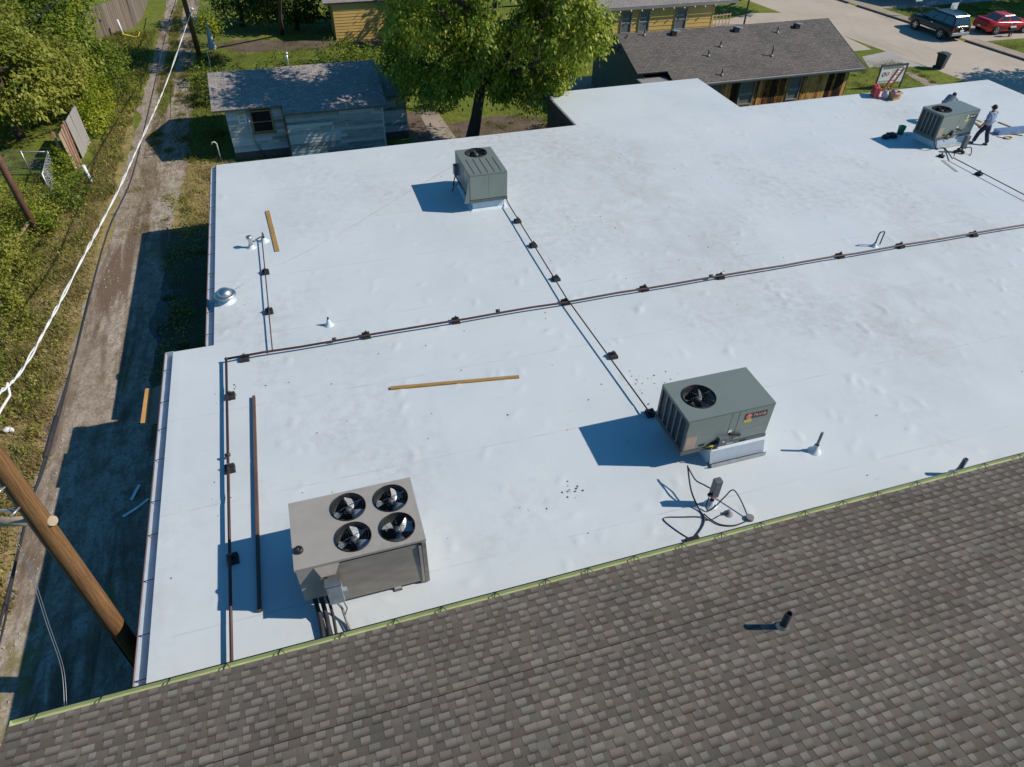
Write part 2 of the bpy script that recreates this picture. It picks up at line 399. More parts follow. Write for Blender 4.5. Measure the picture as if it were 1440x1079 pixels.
# ------------------------------------------------------------------ mesh and object helpers
class MB:
    """collects shapes (world or local coordinates) and links them as ONE mesh object"""
    def __init__(s):
        s.v = []; s.f = []; s.sm = []
    def add(s, vs, fs, smooth=False):
        o = len(s.v)
        s.v += [tuple(p) for p in vs]
        s.f += [tuple(i + o for i in f) for f in fs]
        s.sm += [smooth] * len(fs)
        return s
    def box(s, x0, x1, y0, y1, z0, z1, M=None):
        vs = [Vector((x, y, z)) for z in (z0, z1) for y in (y0, y1) for x in (x0, x1)]
        if M is not None: vs = [M @ p for p in vs]
        return s.add(vs, [(0, 2, 3, 1), (4, 5, 7, 6), (0, 1, 5, 4), (2, 6, 7, 3), (0, 4, 6, 2), (1, 3, 7, 5)])
    def bar(s, a, b, w, h, up=(0, 0, 1)):
        """box of width w and height h from a to b"""
        a = Vector(a); b = Vector(b); d = (b - a).normalized(); u = Vector(up)
        r = d.cross(u)
        if r.length < 1e-4: r = d.cross(Vector((1, 0, 0)))
        r.normalize(); u = r.cross(d).normalized()
        vs = []
        for p in (a, b):
            for q in (-1, 1):
                for k in (-1, 1):
                    vs.append(p + r * (q * w / 2) + u * (k * h / 2))
        return s.add(vs, [(0, 1, 3, 2), (4, 6, 7, 5), (0, 4, 5, 1), (2, 3, 7, 6), (0, 2, 6, 4), (1, 5, 7, 3)])
    def tube(s, pts, r, n=8, caps=True):
        pts = [Vector(p) for p in pts]
        rs = r if hasattr(r, '__len__') else [r] * len(pts)
        rings = []; up = None
        for i, p in enumerate(pts):
            d = (pts[min(i + 1, len(pts) - 1)] - pts[max(i - 1, 0)]).normalized()
            if up is None:
                up = Vector((0, 0, 1)) if abs(d.z) < 0.9 else Vector((1, 0, 0))
            x = d.cross(up).normalized(); up = x.cross(d).normalized()
            rings.append([p + (x * math.cos(t) + up * math.sin(t)) * rs[i] for t in [2 * math.pi * k / n for k in range(n)]])
        o = len(s.v)
        for q in rings: s.v += [tuple(p) for p in q]
        for i in range(len(pts) - 1):
            for k in range(n):
                a = o + i * n + k; b = o + i * n + (k + 1) % n
                s.f.append((a, b, b + n, a + n)); s.sm.append(True)
        if caps:
            s.f.append(tuple(o + k for k in reversed(range(n)))); s.sm.append(False)
            e = o + (len(pts) - 1) * n
            s.f.append(tuple(e + k for k in range(n))); s.sm.append(False)
        return s
    def lathe(s, prof, c=(0, 0, 0), n=20, smooth=True):
        """profile of (radius, z) round a vertical axis at c"""
        o = len(s.v)
        for (r, z) in prof:
            for k in range(n):
                t = 2 * math.pi * k / n
                s.v.append((c[0] + r * math.cos(t), c[1] + r * math.sin(t), c[2] + z))
        for i in range(len(prof) - 1):
            for k in range(n):
                a = o + i * n + k; b = o + i * n + (k + 1) % n
                s.f.append((a, b, b + n, a + n)); s.sm.append(smooth)
        return s
    def disc(s, c, r, n=20, up=True):
        o = len(s.v)
        s.v += [(c[0] + r * math.cos(2 * math.pi * k / n), c[1] + r * math.sin(2 * math.pi * k / n), c[2]) for k in range(n)]
        s.f.append(tuple(o + k for k in (range(n) if up else reversed(range(n))))); s.sm.append(False)
        return s
    def poly(s, pts, z=None):
        vs = [(p[0], p[1], z if z is not None else p[2]) for p in pts]
        return s.add(vs, [tuple(range(len(vs)))])
    def prism(s, pts, z0, z1):
        n = len(pts)
        vs = [(p[0], p[1], z0) for p in pts] + [(p[0], p[1], z1) for p in pts]
        fs = [tuple(reversed(range(n))), tuple(range(n, 2 * n))]
        fs += [(i, (i + 1) % n, n + (i + 1) % n, n + i) for i in range(n)]
        return s.add(vs, fs)
    def extrude(s, pts, vec):
        """a planar outline swept along vec"""
        n = len(pts); vec = Vector(vec)
        vs = [Vector(p) for p in pts] + [Vector(p) + vec for p in pts]
        fs = [tuple(range(n)), tuple(reversed(range(n, 2 * n)))]
        fs += [((i + 1) % n, i, n + i, n + (i + 1) % n) for i in range(n)]
        return s.add(vs, fs)
    def ball(s, c, r, n=10, m=6, sq=(1, 1, 1)):
        o = len(s.v)
        for i in range(m + 1):
            t = math.pi * i / m
            for k in range(n):
                p = 2 * math.pi * k / n
                s.v.append((c[0] + r * sq[0] * math.sin(t) * math.cos(p), c[1] + r * sq[1] * math.sin(t) * math.sin(p), c[2] + r * sq[2] * math.cos(t)))
        for i in range(m):
            for k in range(n):
                a = o + i * n + k; b = o + i * n + (k + 1) % n
                s.f.append((a, a + n, b + n, b)); s.sm.append(True)
        return s
    def mesh(s, name, off=None, M=None):
        me = bpy.data.meshes.new(name)
        vs = s.v
        if off is not None: vs = [(p[0] - off[0], p[1] - off[1], p[2] - off[2]) for p in vs]
        if M is not None: vs = [tuple(M @ Vector(p)) for p in vs]
        me.from_pydata(vs, [], s.f)
        me.polygons.foreach_set('use_smooth', s.sm)
        bm = bmesh.new(); bm.from_mesh(me)
        bmesh.ops.recalc_face_normals(bm, faces=bm.faces)
        bm.to_mesh(me); bm.free()
        return me

def wloc(o):
    p = Vector((0, 0, 0))
    while o is not None:
        p += Vector(o.location); o = o.parent
    return p

def link(name, me, m=None, parent=None):
    o = bpy.data.objects.new(name, me)
    COL.objects.link(o)
    if m: me.materials.append(MATS[m])
    if parent is not None: o.parent = parent
    return o

def part(name, mb, m, parent=None, local=False, label=None, bevel=0.0):
    """mesh part of a thing; shapes given in world coordinates unless local"""
    off = None if local else (wloc(parent) if parent is not None else None)
    o = link(name, mb.mesh(name, off), m, parent)
    if label: o['label'] = label
    if bevel:
        b = o.modifiers.new('bevel', 'BEVEL'); b.width = bevel; b.segments = 2; b.limit_method = 'ANGLE'
    return o

def tag(o, label, cat, group=None):
    o['label'] = label; o['category'] = cat
    if group: o['group'] = group
    return o

def thing(name, label, cat, loc=(0, 0, 0), rz=0, group=None):
    o = bpy.data.objects.new(name, None)
    o.empty_display_size = 0.3
    COL.objects.link(o)
    o.location = loc; o.rotation_euler = (0, 0, rz)
    return tag(o, label, cat, group)

def solo(name, mb, m, label, cat, group=None, base=None, bevel=0.0):
    """a thing that is one mesh, its origin at its base"""
    if base is None:
        a = np.array(mb.v); base = ((a[:, 0].min() + a[:, 0].max()) / 2, (a[:, 1].min() + a[:, 1].max()) / 2, a[:, 2].min())
    o = link(name, mb.mesh(name, base), m)
    o.location = base
    if bevel:
        b = o.modifiers.new('bevel', 'BEVEL'); b.width = bevel; b.segments = 2
    return tag(o, label, cat, group)

def structure(name, mb, m):
    o = link(name, mb.mesh(name), m)
    o['kind'] = 'structure'
    return o

def stuff(o, label=None, cat=None):
    o['kind'] = 'stuff'
    if label: o['label'] = label
    if cat: o['category'] = cat
    return o

def copy_tree(o, parent=None):
    c = o.copy(); COL.objects.link(c)
    if parent is not None: c.parent = parent
    for ch in [k for k in bpy.data.objects if k.parent == o]:
        copy_tree(ch, c)
    return c

def text_part(name, body, size, m, parent, M, extrude=0.002, sx=1.0):
    cu = bpy.data.curves.new(name, 'FONT')
    cu.body = body; cu.size = size; cu.extrude = extrude; cu.align_x = 'CENTER'; cu.align_y = 'CENTER'
    t = bpy.data.objects.new(name, cu); COL.objects.link(t)
    dg = bpy.context.evaluated_depsgraph_get()
    me = bpy.data.meshes.new_from_object(t.evaluated_get(dg))
    bpy.data.objects.remove(t)
    me.transform(M @ Matrix.Diagonal((sx, 1, 1, 1)))
    me.materials.clear()
    return link(name, me, m, parent)

def quads_object(name, P, m, parent=None, tone=None, off=None, nv=4):
    """P: (N, nv, 3) array of faces; fast mesh with a per-face tone attribute"""
    P = np.asarray(P, dtype=np.float32)
    if off is not None: P = P - np.array(off, dtype=np.float32)
    N = len(P)
    me = bpy.data.meshes.new(name)
    me.vertices.add(N * nv); me.loops.add(N * nv); me.polygons.add(N)
    me.vertices.foreach_set('co', P.reshape(-1))
    me.loops.foreach_set('vertex_index', np.arange(N * nv, dtype=np.int32))
    me.polygons.foreach_set('loop_start', np.arange(0, N * nv, nv, dtype=np.int32))
    me.polygons.foreach_set('loop_total', np.full(N, nv, dtype=np.int32))
    me.update(calc_edges=True)
    if tone is not None:
        a = me.attributes.new('tone', 'FLOAT', 'FACE')
        a.data.foreach_set('value', np.asarray(tone, dtype=np.float32))
    return link(name, me, m, parent)

# ------------------------------------------------------------------ foliage
def unit(a):
    return a / np.maximum(1e-6, np.linalg.norm(a, axis=-1, keepdims=True))

def leaf_quads(C, n, spread, size, droop, g, flat=0.35, outdir=None, tonebase=None):
    """n leaves round every sprig centre C: kite-shaped faces with their own tilt and tone"""
    K = len(C)
    P = np.repeat(C, n, axis=0) + g.normal(size=(K * n, 3)) * np.array(spread)
    N = len(P)
    d = unit(g.normal(size=(N, 3)) + np.array([0, 0, -droop]))
    if outdir is not None: d = unit(d + 0.6 * np.repeat(outdir, n, axis=0))
    nn = unit(g.normal(size=(N, 3)) * flat + np.array([0, 0, 1.0]) + (0.5 * np.repeat(outdir, n, axis=0) if outdir is not None else 0))
    s = unit(np.cross(d, nn))
    L = size * g.uniform(0.7, 1.35, (N, 1)); W = L * 0.30
    sag = np.array([0, 0, -1.0]) * L * 0.12
    Q = np.stack([P, P + d * L * 0.45 + s * W, P + d * L + sag, P + d * L * 0.45 - s * W], axis=1)
    t0 = np.repeat(tonebase if tonebase is not None else g.uniform(0.2, 0.8, K), n)
    tone = np.clip(t0 + g.normal(size=N) * 0.16, 0, 1)
    return Q, tone

def crown_points(lobes, per, g, shell=0.55):
    """sprig centres spread through a union of ellipsoid lobes, denser to the outside"""
    C = []; O = []
    for (cx, cy, cz, rx, ry, rz) in lobes:
        k = int(per * (rx * ry * rz) ** (2 / 3))
        d = unit(g.normal(size=(k, 3)))
        r = (shell + (1 - shell) * g.uniform(0, 1, (k, 1)) ** 0.6) * g.uniform(0.88, 1.10, (k, 1))
        C.append(np.array([cx, cy, cz]) + d * r * np.array([rx, ry, rz])); O.append(d)
    return np.concatenate(C), np.concatenate(O)

def tree(name, label, cat, base, lobes, leaf='leaf_mid', trunk_r=0.2, per=30, n=22, size=0.2, spread=(0.22, 0.22, 0.2), droop=0.6, seed=1, group=None, limbs=None, gaps=0.25, trunk_top=None):
    g = np.random.default_rng(seed)
    t = thing(name, label, cat, base, 0, group)
    C, O = crown_points(lobes, per, g)
    # gaps: drop sprigs where a coarse random field is low
    ph = g.uniform(0, 6, 9)
    fld = np.sin(C[:, 0] * 1.7 + ph[0]) + np.sin(C[:, 1] * 1.9 + ph[1]) + np.sin(C[:, 2] * 2.3 + ph[2]) + np.sin((C[:, 0] + C[:, 1] - C[:, 2]) * 1.1 + ph[3])
    keep = g.uniform(0, 1, len(C)) > gaps * (1.0 - np.clip(fld, -2, 2) / 2)
    keep &= C[:, 2] > base[2] + 0.25
    C = C[keep]; O = O[keep]; fld = fld[keep]
    tb = np.clip(0.45 + 0.12 * fld + g.normal(size=len(C)) * 0.14, 0, 1)
    Q, tone = leaf_quads(C, n, spread, size, droop, g, outdir=O, tonebase=tb)
    quads_object('crown', Q, leaf, t, tone, base)
    b = MB()
    cz = [l[2] for l in lobes]; top = trunk_top or (lobes[0][0], lobes[0][1], lobes[0][2] + lobes[0][5] * 0.3)
    B = Vector(base); T = Vector(top)
    pts = [B + (T - B) * k + Vector((g.normal() * 0.12, g.normal() * 0.12, 0)) * (k > 0) for k in (0, 0.18, 0.4, 0.6, 0.8, 1.0)]
    pts[0].z -= 0.1
    b.tube(pts, [trunk_r * 1.35, trunk_r, trunk_r * 0.85, trunk_r * 0.7, trunk_r * 0.5, trunk_r * 0.25], 10)
    for i, l in enumerate(lobes[1:]):
        k = 2 + (i % 3)
        a = pts[k]; e = Vector(l[:3]); m1 = a.lerp(e, 0.5) + Vector((g.normal() * 0.2, g.normal() * 0.2, 0.3))
        b.tube([a, m1, e], [trunk_r * 0.5, trunk_r * 0.33, trunk_r * 0.12], 7)
        for q in range(4):
            d = Vector(g.normal(size=3)) * 0.6
            b.tube([m1.lerp(e, 0.3 + 0.18 * q), m1.lerp(e, 0.3 + 0.18 * q) + Vector((d.x * l[3], d.y * l[4], d.z * l[5]))], [trunk_r * 0.16, trunk_r * 0.05], 5)
    part('trunk', b, 'bark', t)
    return t

def ragged(pts, step=0.7, amp=0.14, seed=3):
    """a ground outline with an uneven edge"""
    g = random.Random(seed); out = []
    for i, a in enumerate(pts):
        b = pts[(i + 1) % len(pts)]
        L = math.hypot(b[0] - a[0], b[1] - a[1]); k = max(1, int(L / step))
        for j in range(k):
            t = j / k
            out.append((a[0] + (b[0] - a[0]) * t + g.gauss(0, amp), a[1] + (b[1] - a[1]) * t + g.gauss(0, amp)))
    return out

# ------------------------------------------------------------------ the ground
structure('ground', MB().poly([(-400, -300), (500, -300), (500, 600), (-400, 600)], GZ), 'grass')
structure('grass_verge', MB().poly(ragged([(-11.4, 2), (-11.6, 14), (-11.2, 24), (-11.0, 30), (-10.3, 38), (-9.7, 44), (-8.9, 46), (-8.4, 40), (-8.2, 30), (-8.3, 2)], 0.6, 0.22), GZ + 0.004), 'dry_verge')
structure('dry_patch', MB().poly(ragged([(-6.3, 29), (-6.0, 37.4), (-3.2, 37.3), (-3.3, 29.2)], 0.5, 0.15, 5), GZ + 0.006), 'dry_verge')
structure('mud_strip', MB().poly(ragged([(-6.6, 17), (-6.3, 30.2), (-3.3, 30.0), (-3.2, 16.8)], 0.5, 0.12, 6), GZ + 0.008), 'damp_mud')
alley = ragged([(-9.0, -4), (-9.0, 12), (-9.0, 20), (-8.75, 26), (-8.45, 32), (-8.5, 38), (-8.45, 45), (-8.4, 60), (-8.2, 85), (-7.35, 85), (-7.55, 60), (-7.5, 46.5), (-7.2, 43.5), (-6.8, 46.5), (-6.9, 60), (-6.9, 85), (-5.8, 85), (-5.8, 60), (-5.65, 45), (-5.5, 39), (-5.9, 33), (-6.0, 29), (-6.1, 19), (-4.4, 17.0), (-4.4, -4)], 0.6, 0.09, 8)
structure('alley', MB().poly(alley, GZ + 0.012), 'gravel')
structure('puddle', MB().poly(ragged([(-6.05, 22.1), (-5.7, 23.6), (-5.65, 25.4), (-5.95, 26.1), (-6.2, 25.0), (-6.45, 23.2)], 0.3, 0.03, 4), GZ + 0.016), 'puddle_water')

# ------------------------------------------------------------------ the flat white-roofed building
WR = thing('flat_roof_building', 'long low commercial building under a flat white membrane roof', 'building', (12, 18, GZ))
def warp(x, y):
    """the back edge of the real building runs a fraction of a degree off square"""
    return (x, y + max(0.0, y - 7) / 22.5 * (-0.16 + 0.0098 * (x + 3.4)))
OUT = [(-4.40, 4.5), (36.35, 4.5), (36.35, 29.5), (21.0, 29.5), (21.0, 33.75), (12.42, 33.75), (12.42, 29.5), (-3.32, 29.5), (-3.32, 17.25), (-4.40, 17.25)]
def inside(x, y):
    if x > 12.42 and x < 21.0 and y > 29.5: return y < 33.75
    if y > 29.5: return False
    return x > -3.32 or y < 17.25
def axis(a, b, st, must):
    v = sorted(set([round(k, 4) for k in np.arange(a, b, st)] + must))
    o = [v[0]]
    for k in v[1:]:
        if k - o[-1] > st * 0.35 or k in must:
            if k in must and k - o[-1] < st * 0.35 and o[-1] not in must: o[-1] = k
            else: o.append(k)
    return np.array(o)
XS = axis(-4.40, 36.36, 0.085, [-4.40, -3.32, 12.42, 21.0, 36.35])
YS = axis(4.5, 33.76, 0.085, [4.5, 17.25, 29.5, 33.75])
gx, gy = np.meshgrid(XS, YS, indexing='ij')
Zr = np.zeros_like(gx)
# fastener plates, wrinkles and blisters of the sheet: many short low ridges, plus slow waviness
g = np.random.default_rng(11)
def ridge(cx, cy, ln, wd, ht, a):
    i0, i1 = np.searchsorted(XS, [cx - ln, cx + ln]); j0, j1 = np.searchsorted(YS, [cy - ln, cy + ln])
    X = gx[i0:i1, j0:j1] - cx; Y = gy[i0:i1, j0:j1] - cy
    u = X * math.cos(a) + Y * math.sin(a); v = -X * math.sin(a) + Y * math.cos(a)
    v = v - 0.25 * u * u / max(ln, .1)
    Zr[i0:i1, j0:j1] += ht * np.exp(-(u / (ln * 0.42)) ** 2 - (v / wd) ** 2)
for _ in range(520):
    row = g.integers(0, 24)
    cx = g.uniform(-3, 36); cy = g.uniform(7, 29)
    if g.uniform() < 0.6: cx = round(cx / 1.5) * 1.5 + g.normal() * 0.18
    ridge(cx, cy, g.uniform(0.2, 0.5), g.uniform(0.045, 0.07), g.uniform(0.012, 0.030) * (1.0 if cy < 19 else 0.6), g.choice([1.15, 0.35, 1.5]) + g.normal() * 0.35)
Zr += 0.006 * np.sin(gx * 0.9 + 0.6 * np.sin(gy * 0.5)) * np.sin(gy * 0.75 + 0.3)
# sheet laps: a 3 mm step at every weld
for k, yy in enumerate(np.arange(8.2, 33, 3.05)):
    Zr += 0.003 * (gy > yy + 0.02 * np.sin(gx * 0.8 + k))
for (x0, y0, y1) in ((2.1, 4.5, 14.3), (14.3, 11.3, 20.4), (23.8, 14.3, 23.5), (8.2, 20.4, 29.5), (30.2, 8.2, 17.4)):
    Zr += 0.003 * ((gx > x0) & (gy > y0) & (gy < y1))
# rows of raised edge at the eave above the gutter
Zr += 0.004 * np.exp(-((gx + 4.22) / 0.10) ** 2) * (gy < 17.25)
nx, ny = len(XS), len(YS)
cxm = (XS[:-1] + XS[1:]) / 2; cym = (YS[:-1] + YS[1:]) / 2
idx = -np.ones((nx, ny), dtype=np.int64)
cells = [(i, j) for i in range(nx - 1) for j in range(ny - 1) if inside(cxm[i], cym[j])]
used = np.zeros((nx, ny), bool)
ca = np.array(cells)
for di in (0, 1):
    for dj in (0, 1): used[ca[:, 0] + di, ca[:, 1] + dj] = True
idx[used] = np.arange(used.sum())
wy = gy + np.maximum(0, gy - 7) / 22.5 * (-0.16 + 0.0098 * (gx + 3.4))
V = np.stack([gx[used], wy[used], Zr[used]], 1) - np.array(WR.location)
F = np.stack([idx[ca[:, 0], ca[:, 1]], idx[ca[:, 0] + 1, ca[:, 1]], idx[ca[:, 0] + 1, ca[:, 1] + 1], idx[ca[:, 0], ca[:, 1] + 1]], 1)
me = bpy.data.meshes.new('roof_membrane')
me.vertices.add(len(V)); me.loops.add(F.size); me.polygons.add(len(F))
me.vertices.foreach_set('co', V.astype(np.float32).reshape(-1))
me.loops.foreach_set('vertex_index', F.astype(np.int32).reshape(-1))
me.polygons.foreach_set('loop_start', np.arange(0, F.size, 4, dtype=np.int32))
me.polygons.foreach_set('loop_total', np.full(len(F), 4, dtype=np.int32))
me.polygons.foreach_set('use_smooth', np.ones(len(F), bool))
me.update(calc_edges=True)
link('roof_membrane', me, 'white_membrane', WR)
# edge band, walls
ow = [warp(*p) for p in OUT]
b = MB(); nn_ = len(ow)
for i in range(nn_):
    a, c = ow[i], ow[(i + 1) % nn_]
    b.add([(a[0], a[1], -0.16), (c[0], c[1], -0.16), (c[0], c[1], 0.0), (a[0], a[1], 0.0)], [(0, 1, 2, 3)])
part('edge_band', b, 'membrane_flashing', WR)
def inset(poly, d):
    out = []
    n_ = len(poly)
    for i in range(n_):
        p0, p1, p2 = Vector(poly[i - 1]), Vector(poly[i]), Vector(poly[(i + 1) % n_])
        e1 = (p1 - p0).normalized(); e2 = (p2 - p1).normalized()
        n1 = Vector((-e1.y, e1.x)); n2 = Vector((-e2.y, e2.x))
        out.append(tuple(p1 + (n1 + n2) * d / max(0.3, 1 + n1.dot(n2))))
    return out
iw = inset(ow, 0.10)
b = MB()
for i in range(nn_):
    a, c = iw[i], iw[(i + 1) % nn_]
    b.add([(a[0], a[1], GZ - 0.2), (c[0], c[1], GZ - 0.2), (c[0], c[1], -0.12), (a[0], a[1], -0.12)], [(0, 1, 2, 3)])
part('wall', b, 'wall_brown', WR)
# soffit closing the overhang
b = MB()
for i in range(nn_):
    a, c, d, e = ow[i], ow[(i + 1) % nn_], iw[(i + 1) % nn_], iw[i]
    b.add([(a[0], a[1], -0.16), (c[0], c[1], -0.16), (d[0], d[1], -0.16), (e[0], e[1], -0.16)], [(0, 1, 2, 3)])
part('soffit', b, 'wall_brown', WR)
# white gutters along the two left eaves, with dark hangers
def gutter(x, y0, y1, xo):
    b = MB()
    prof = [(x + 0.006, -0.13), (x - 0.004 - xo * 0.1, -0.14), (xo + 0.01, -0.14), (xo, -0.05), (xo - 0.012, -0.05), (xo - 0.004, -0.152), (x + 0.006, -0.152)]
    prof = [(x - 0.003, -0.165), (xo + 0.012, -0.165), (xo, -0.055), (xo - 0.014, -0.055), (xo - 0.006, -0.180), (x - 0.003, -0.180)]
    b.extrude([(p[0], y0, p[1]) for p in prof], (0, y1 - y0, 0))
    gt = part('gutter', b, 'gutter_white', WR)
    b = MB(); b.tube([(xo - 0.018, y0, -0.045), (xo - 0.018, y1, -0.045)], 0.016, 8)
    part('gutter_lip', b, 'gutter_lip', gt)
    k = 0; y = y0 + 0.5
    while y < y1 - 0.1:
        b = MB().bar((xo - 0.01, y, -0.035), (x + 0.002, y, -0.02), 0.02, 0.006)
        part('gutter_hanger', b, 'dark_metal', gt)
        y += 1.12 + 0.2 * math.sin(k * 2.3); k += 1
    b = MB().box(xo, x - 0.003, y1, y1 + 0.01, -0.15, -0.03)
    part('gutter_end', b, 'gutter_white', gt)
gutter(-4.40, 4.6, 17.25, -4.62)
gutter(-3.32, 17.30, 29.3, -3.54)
# dark metal fascia with a pale inner lip down the inner edge of the notch
a, c = warp(12.42, 33.75), warp(12.42, 29.5)
part('fascia', MB().bar((12.36, a[1], -0.13), (12.36, c[1] + 0.02, -0.13), 0.1, 0.24), 'fascia_dark', WR)
part('fascia_lip', MB().bar((12.375, a[1], 0.004), (12.375, c[1] + 0.02, 0.004), 0.06, 0.03), 'fascia_grey', WR)
# brown plywood canopy over a side door, its alley end coloured brighter orange as the sunlit part
aw = thing('door_canopy', 'brown plywood canopy with one sunlit orange edge on the alley wall', 'canopy', (-4.5, 15.7, -0.6))
part('canopy_top', MB().extrude([(-4.5, 14.75, -0.40), (-4.5, 16.45, -0.40), (-5.06, 16.3, -0.50), (-5.06, 14.9, -0.50)], (0, 0, 0.03)), 'awning_brown', aw)
part('canopy_edge', MB().extrude([(-5.22, 14.95, -0.47), (-5.065, 14.9, -0.46), (-5.065, 16.3, -0.46), (-5.20, 16.32, -0.47)], (0, 0, 0.04)), 'plywood', aw)
part('canopy_bracket', MB().bar((-4.5, 15.0, -1.0), (-5.05, 15.0, -0.53), 0.05, 0.05).bar((-4.5, 16.2, -1.0), (-5.05, 16.2, -0.53), 0.05, 0.05), 'awning_brown', aw)

# ------------------------------------------------------------------ the shingled building in the foreground
TH = R(12); EY, EZ = 6.86, 0.62; EX0, EX1 = -6.26, 26.0
EXPO = 0.158
SB = thing('shingled_roof_building', 'building with a grey brown shingle roof and lime green gutter in the foreground', 'building', (8, 0, GZ))
def rp(x, s, h=0.0):
    """point on the slope: s metres up from the eave, h proud of the deck"""
    return (x, EY - s * math.cos(TH) + h * math.sin(TH), EZ + s * math.sin(TH) + h * math.cos(TH))
SL = 8.2
b = MB()
A = [rp(EX0, 0, -0.03), rp(EX1, 0, -0.03), rp(EX1, SL, -0.03), rp(EX0, SL, -0.03)]
b.add(A + [(p[0], p[1], p[2] - 0.12) for p in A], [(0, 1, 2, 3), (7, 6, 5, 4), (0, 4, 5, 1), (1, 5, 6, 2), (2, 6, 7, 3), (3, 7, 4, 0)])
rz_ = rp(0, SL, -0.03)
by = rz_[1] - SL * math.cos(TH)
b.add([(EX0, rz_[1], rz_[2]), (EX1, rz_[1], rz_[2]), (EX1, by, EZ), (EX0, by, EZ)], [(0, 1, 2, 3)])
roof = part('roof', b, 'shingle', SB)
part('wall', MB().box(EX0 + 0.45, EX1 - 0.3, by + 0.4, EY - 0.55, GZ - 0.2, EZ - 0.16), 'wall_tan', SB)
gp_ = [(EX0 + 0.45, EY - 0.55, EZ - 0.16), (EX0 + 0.45, by + 0.4, EZ - 0.16), (EX0 + 0.45, rz_[1], rz_[2] - 0.25)]
part('gable', MB().extrude(gp_, (0.1, 0, 0)), 'wall_tan', SB)
part('rake_board', MB().bar(rp(EX0 - 0.012, -0.02, -0.09), rp(EX0 - 0.012, SL, -0.09), 0.025, 0.16), 'fascia_dark', SB)
# shingles: courses of random-width pieces, raised teeth alternating with flat ones
sg = random.Random(5)
def shingle_quads(w, tooth, x, s, jit):
    """faces of one piece at (x, s): top, butt and two sides, plus v per corner"""
    h0 = 0.0115 if tooth else 0.006
    up = EXPO + 0.012
    bt = jit
    h1 = h0 * 0.35
    a, b_, c_, d_ = rp(x, s + bt, h0), rp(x + w, s + bt, h0), rp(x + w, s + up, h1), rp(x, s + up, h1)
    m, n_ = rp(x, s + up * 0.5, (h0 + h1) / 2), rp(x + w, s + up * 0.5, (h0 + h1) / 2)
    lo = -0.004
    e, f = rp(x, s + bt, lo), rp(x + w, s + bt, lo)
    gq, hq = rp(x + w, s + up, lo), rp(x, s + up, lo)
    vs = [a, b_, n_, m, c_, d_, e, f, gq, hq]
    fs = [(0, 1, 2, 3), (3, 2, 4, 5), (6, 7, 1, 0), (7, 8, 4, 2, 1), (9, 6, 0, 3, 5)]
    vv = [0, 0, 0.5, 0.5, 1, 1, 0, 0, 1, 1]
    return vs, fs, vv
def vis(P):
    q = Vector(P) - Vector((0, 0, 12.5)); z = q.dot(fwd)
    return (q.dot(r2) / z, q.dot(u2) / z, z)
pieces = []
ncourse = int(8.0 / EXPO)
WID = [0.08, 0.105, 0.13, 0.155, 0.185, 0.22]
for j in range(ncourse):
    s = j * EXPO - 0.03; x = EX0 - 0.01 + (sg.random() * 0.1 if j else 0)
    if j: pieces.append((EX0 - 0.01, s, x - EX0 + 0.01, 2, False, 0.0, 0.3))
    tooth = sg.random() < 0.5
    sheet = sg.gauss(0.48, 0.06); nxt = x + sg.uniform(0.3, 1.0)
    while x < EX1 - 0.3:
        if x > nxt: sheet = sg.gauss(0.48, 0.06); nxt = x + 1.0
        wi = sg.choice([1, 2, 3, 4, 5]) if tooth else sg.choice([0, 1, 2, 3, 4, 5])
        wd = WID[wi]
        px, py, pz = vis(rp(x + wd / 2, s))
        on = abs(px) < 1.15 and abs(py) < 0.95
        tn = max(0, min(1, sheet + (0.20 if tooth else -0.12) + sg.gauss(0, 0.07)))
        if on: pieces.append((x, s, wd, wi, tooth, sg.uniform(-0.004, 0.004), tn))
        elif x < 12 and s < 5: pieces.append((x, s, wd, wi, tooth, 0.0, tn))
        x += wd
        tooth = (not tooth) if sg.random() < 0.95 else tooth
def size_of(pc):
    px, py, pz = vis(rp(pc[0] + pc[2] / 2, pc[1] + EXPO / 2))
    if abs(px) > 0.74 or abs(py) > 0.56: return 0
    return pc[2] * EXPO / pz ** 2.0
order = sorted(range(len(pieces)), key=lambda k: -size_of(pieces[k]))
solo_set = set(order[:300])
PV, PF, Pt, Pv, Pb, Ph = [], [], [], [], [], []
cache = {}
for k, pc in enumerate(pieces):
    x, s, wd, wi, tooth, jit, tn = pc
    if k in solo_set:
        tq = min(5, int(tn * 6)); hq = sg.randrange(3); key = (wi, tooth, tq, hq)
        if key not in cache:
            vs, fs, vv = shingle_quads(wd - 0.003, tooth, 0, 0, 0)
            o0 = rp(0, 0)
            me = bpy.data.meshes.new('shingle')
            me.from_pydata([(p[0] - o0[0], p[1] - o0[1], p[2] - o0[2]) for p in vs], [], fs)
            a = me.attributes.new('v', 'FLOAT', 'POINT'); a.data.foreach_set('value', vv)
            a = me.attributes.new('tone', 'FLOAT', 'POINT'); a.data.foreach_set('value', [(tq + 0.5) / 6] * len(vv))
            a = me.attributes.new('band', 'FLOAT', 'POINT'); a.data.foreach_set('value', [1.0 if tooth else 0.22] * len(vv))
            a = me.attributes.new('hue', 'FLOAT', 'POINT'); a.data.foreach_set('value', [hq / 2] * len(vv))
            me.materials.append(MATS['shingle'])
            cache[key] = me
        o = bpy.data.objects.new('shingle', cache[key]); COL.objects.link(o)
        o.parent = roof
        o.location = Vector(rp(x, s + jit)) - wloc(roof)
    else:
        vs, fs, vv = shingle_quads(wd - 0.003, tooth, x, s, jit)
        o = len(PV); PV += vs; PF += [tuple(i + o for i in f) for f in fs]
        Ph += [sg.random()] * len(vv); Pt += [tn] * len(vv); Pv += vv; Pb += [1.0 if tooth else 0.22] * len(vv)
me = bpy.data.meshes.new('shingle_field')
wo = wloc(roof)
me.from_pydata([(p[0] - wo.x, p[1] - wo.y, p[2] - wo.z) for p in PV], [], PF)
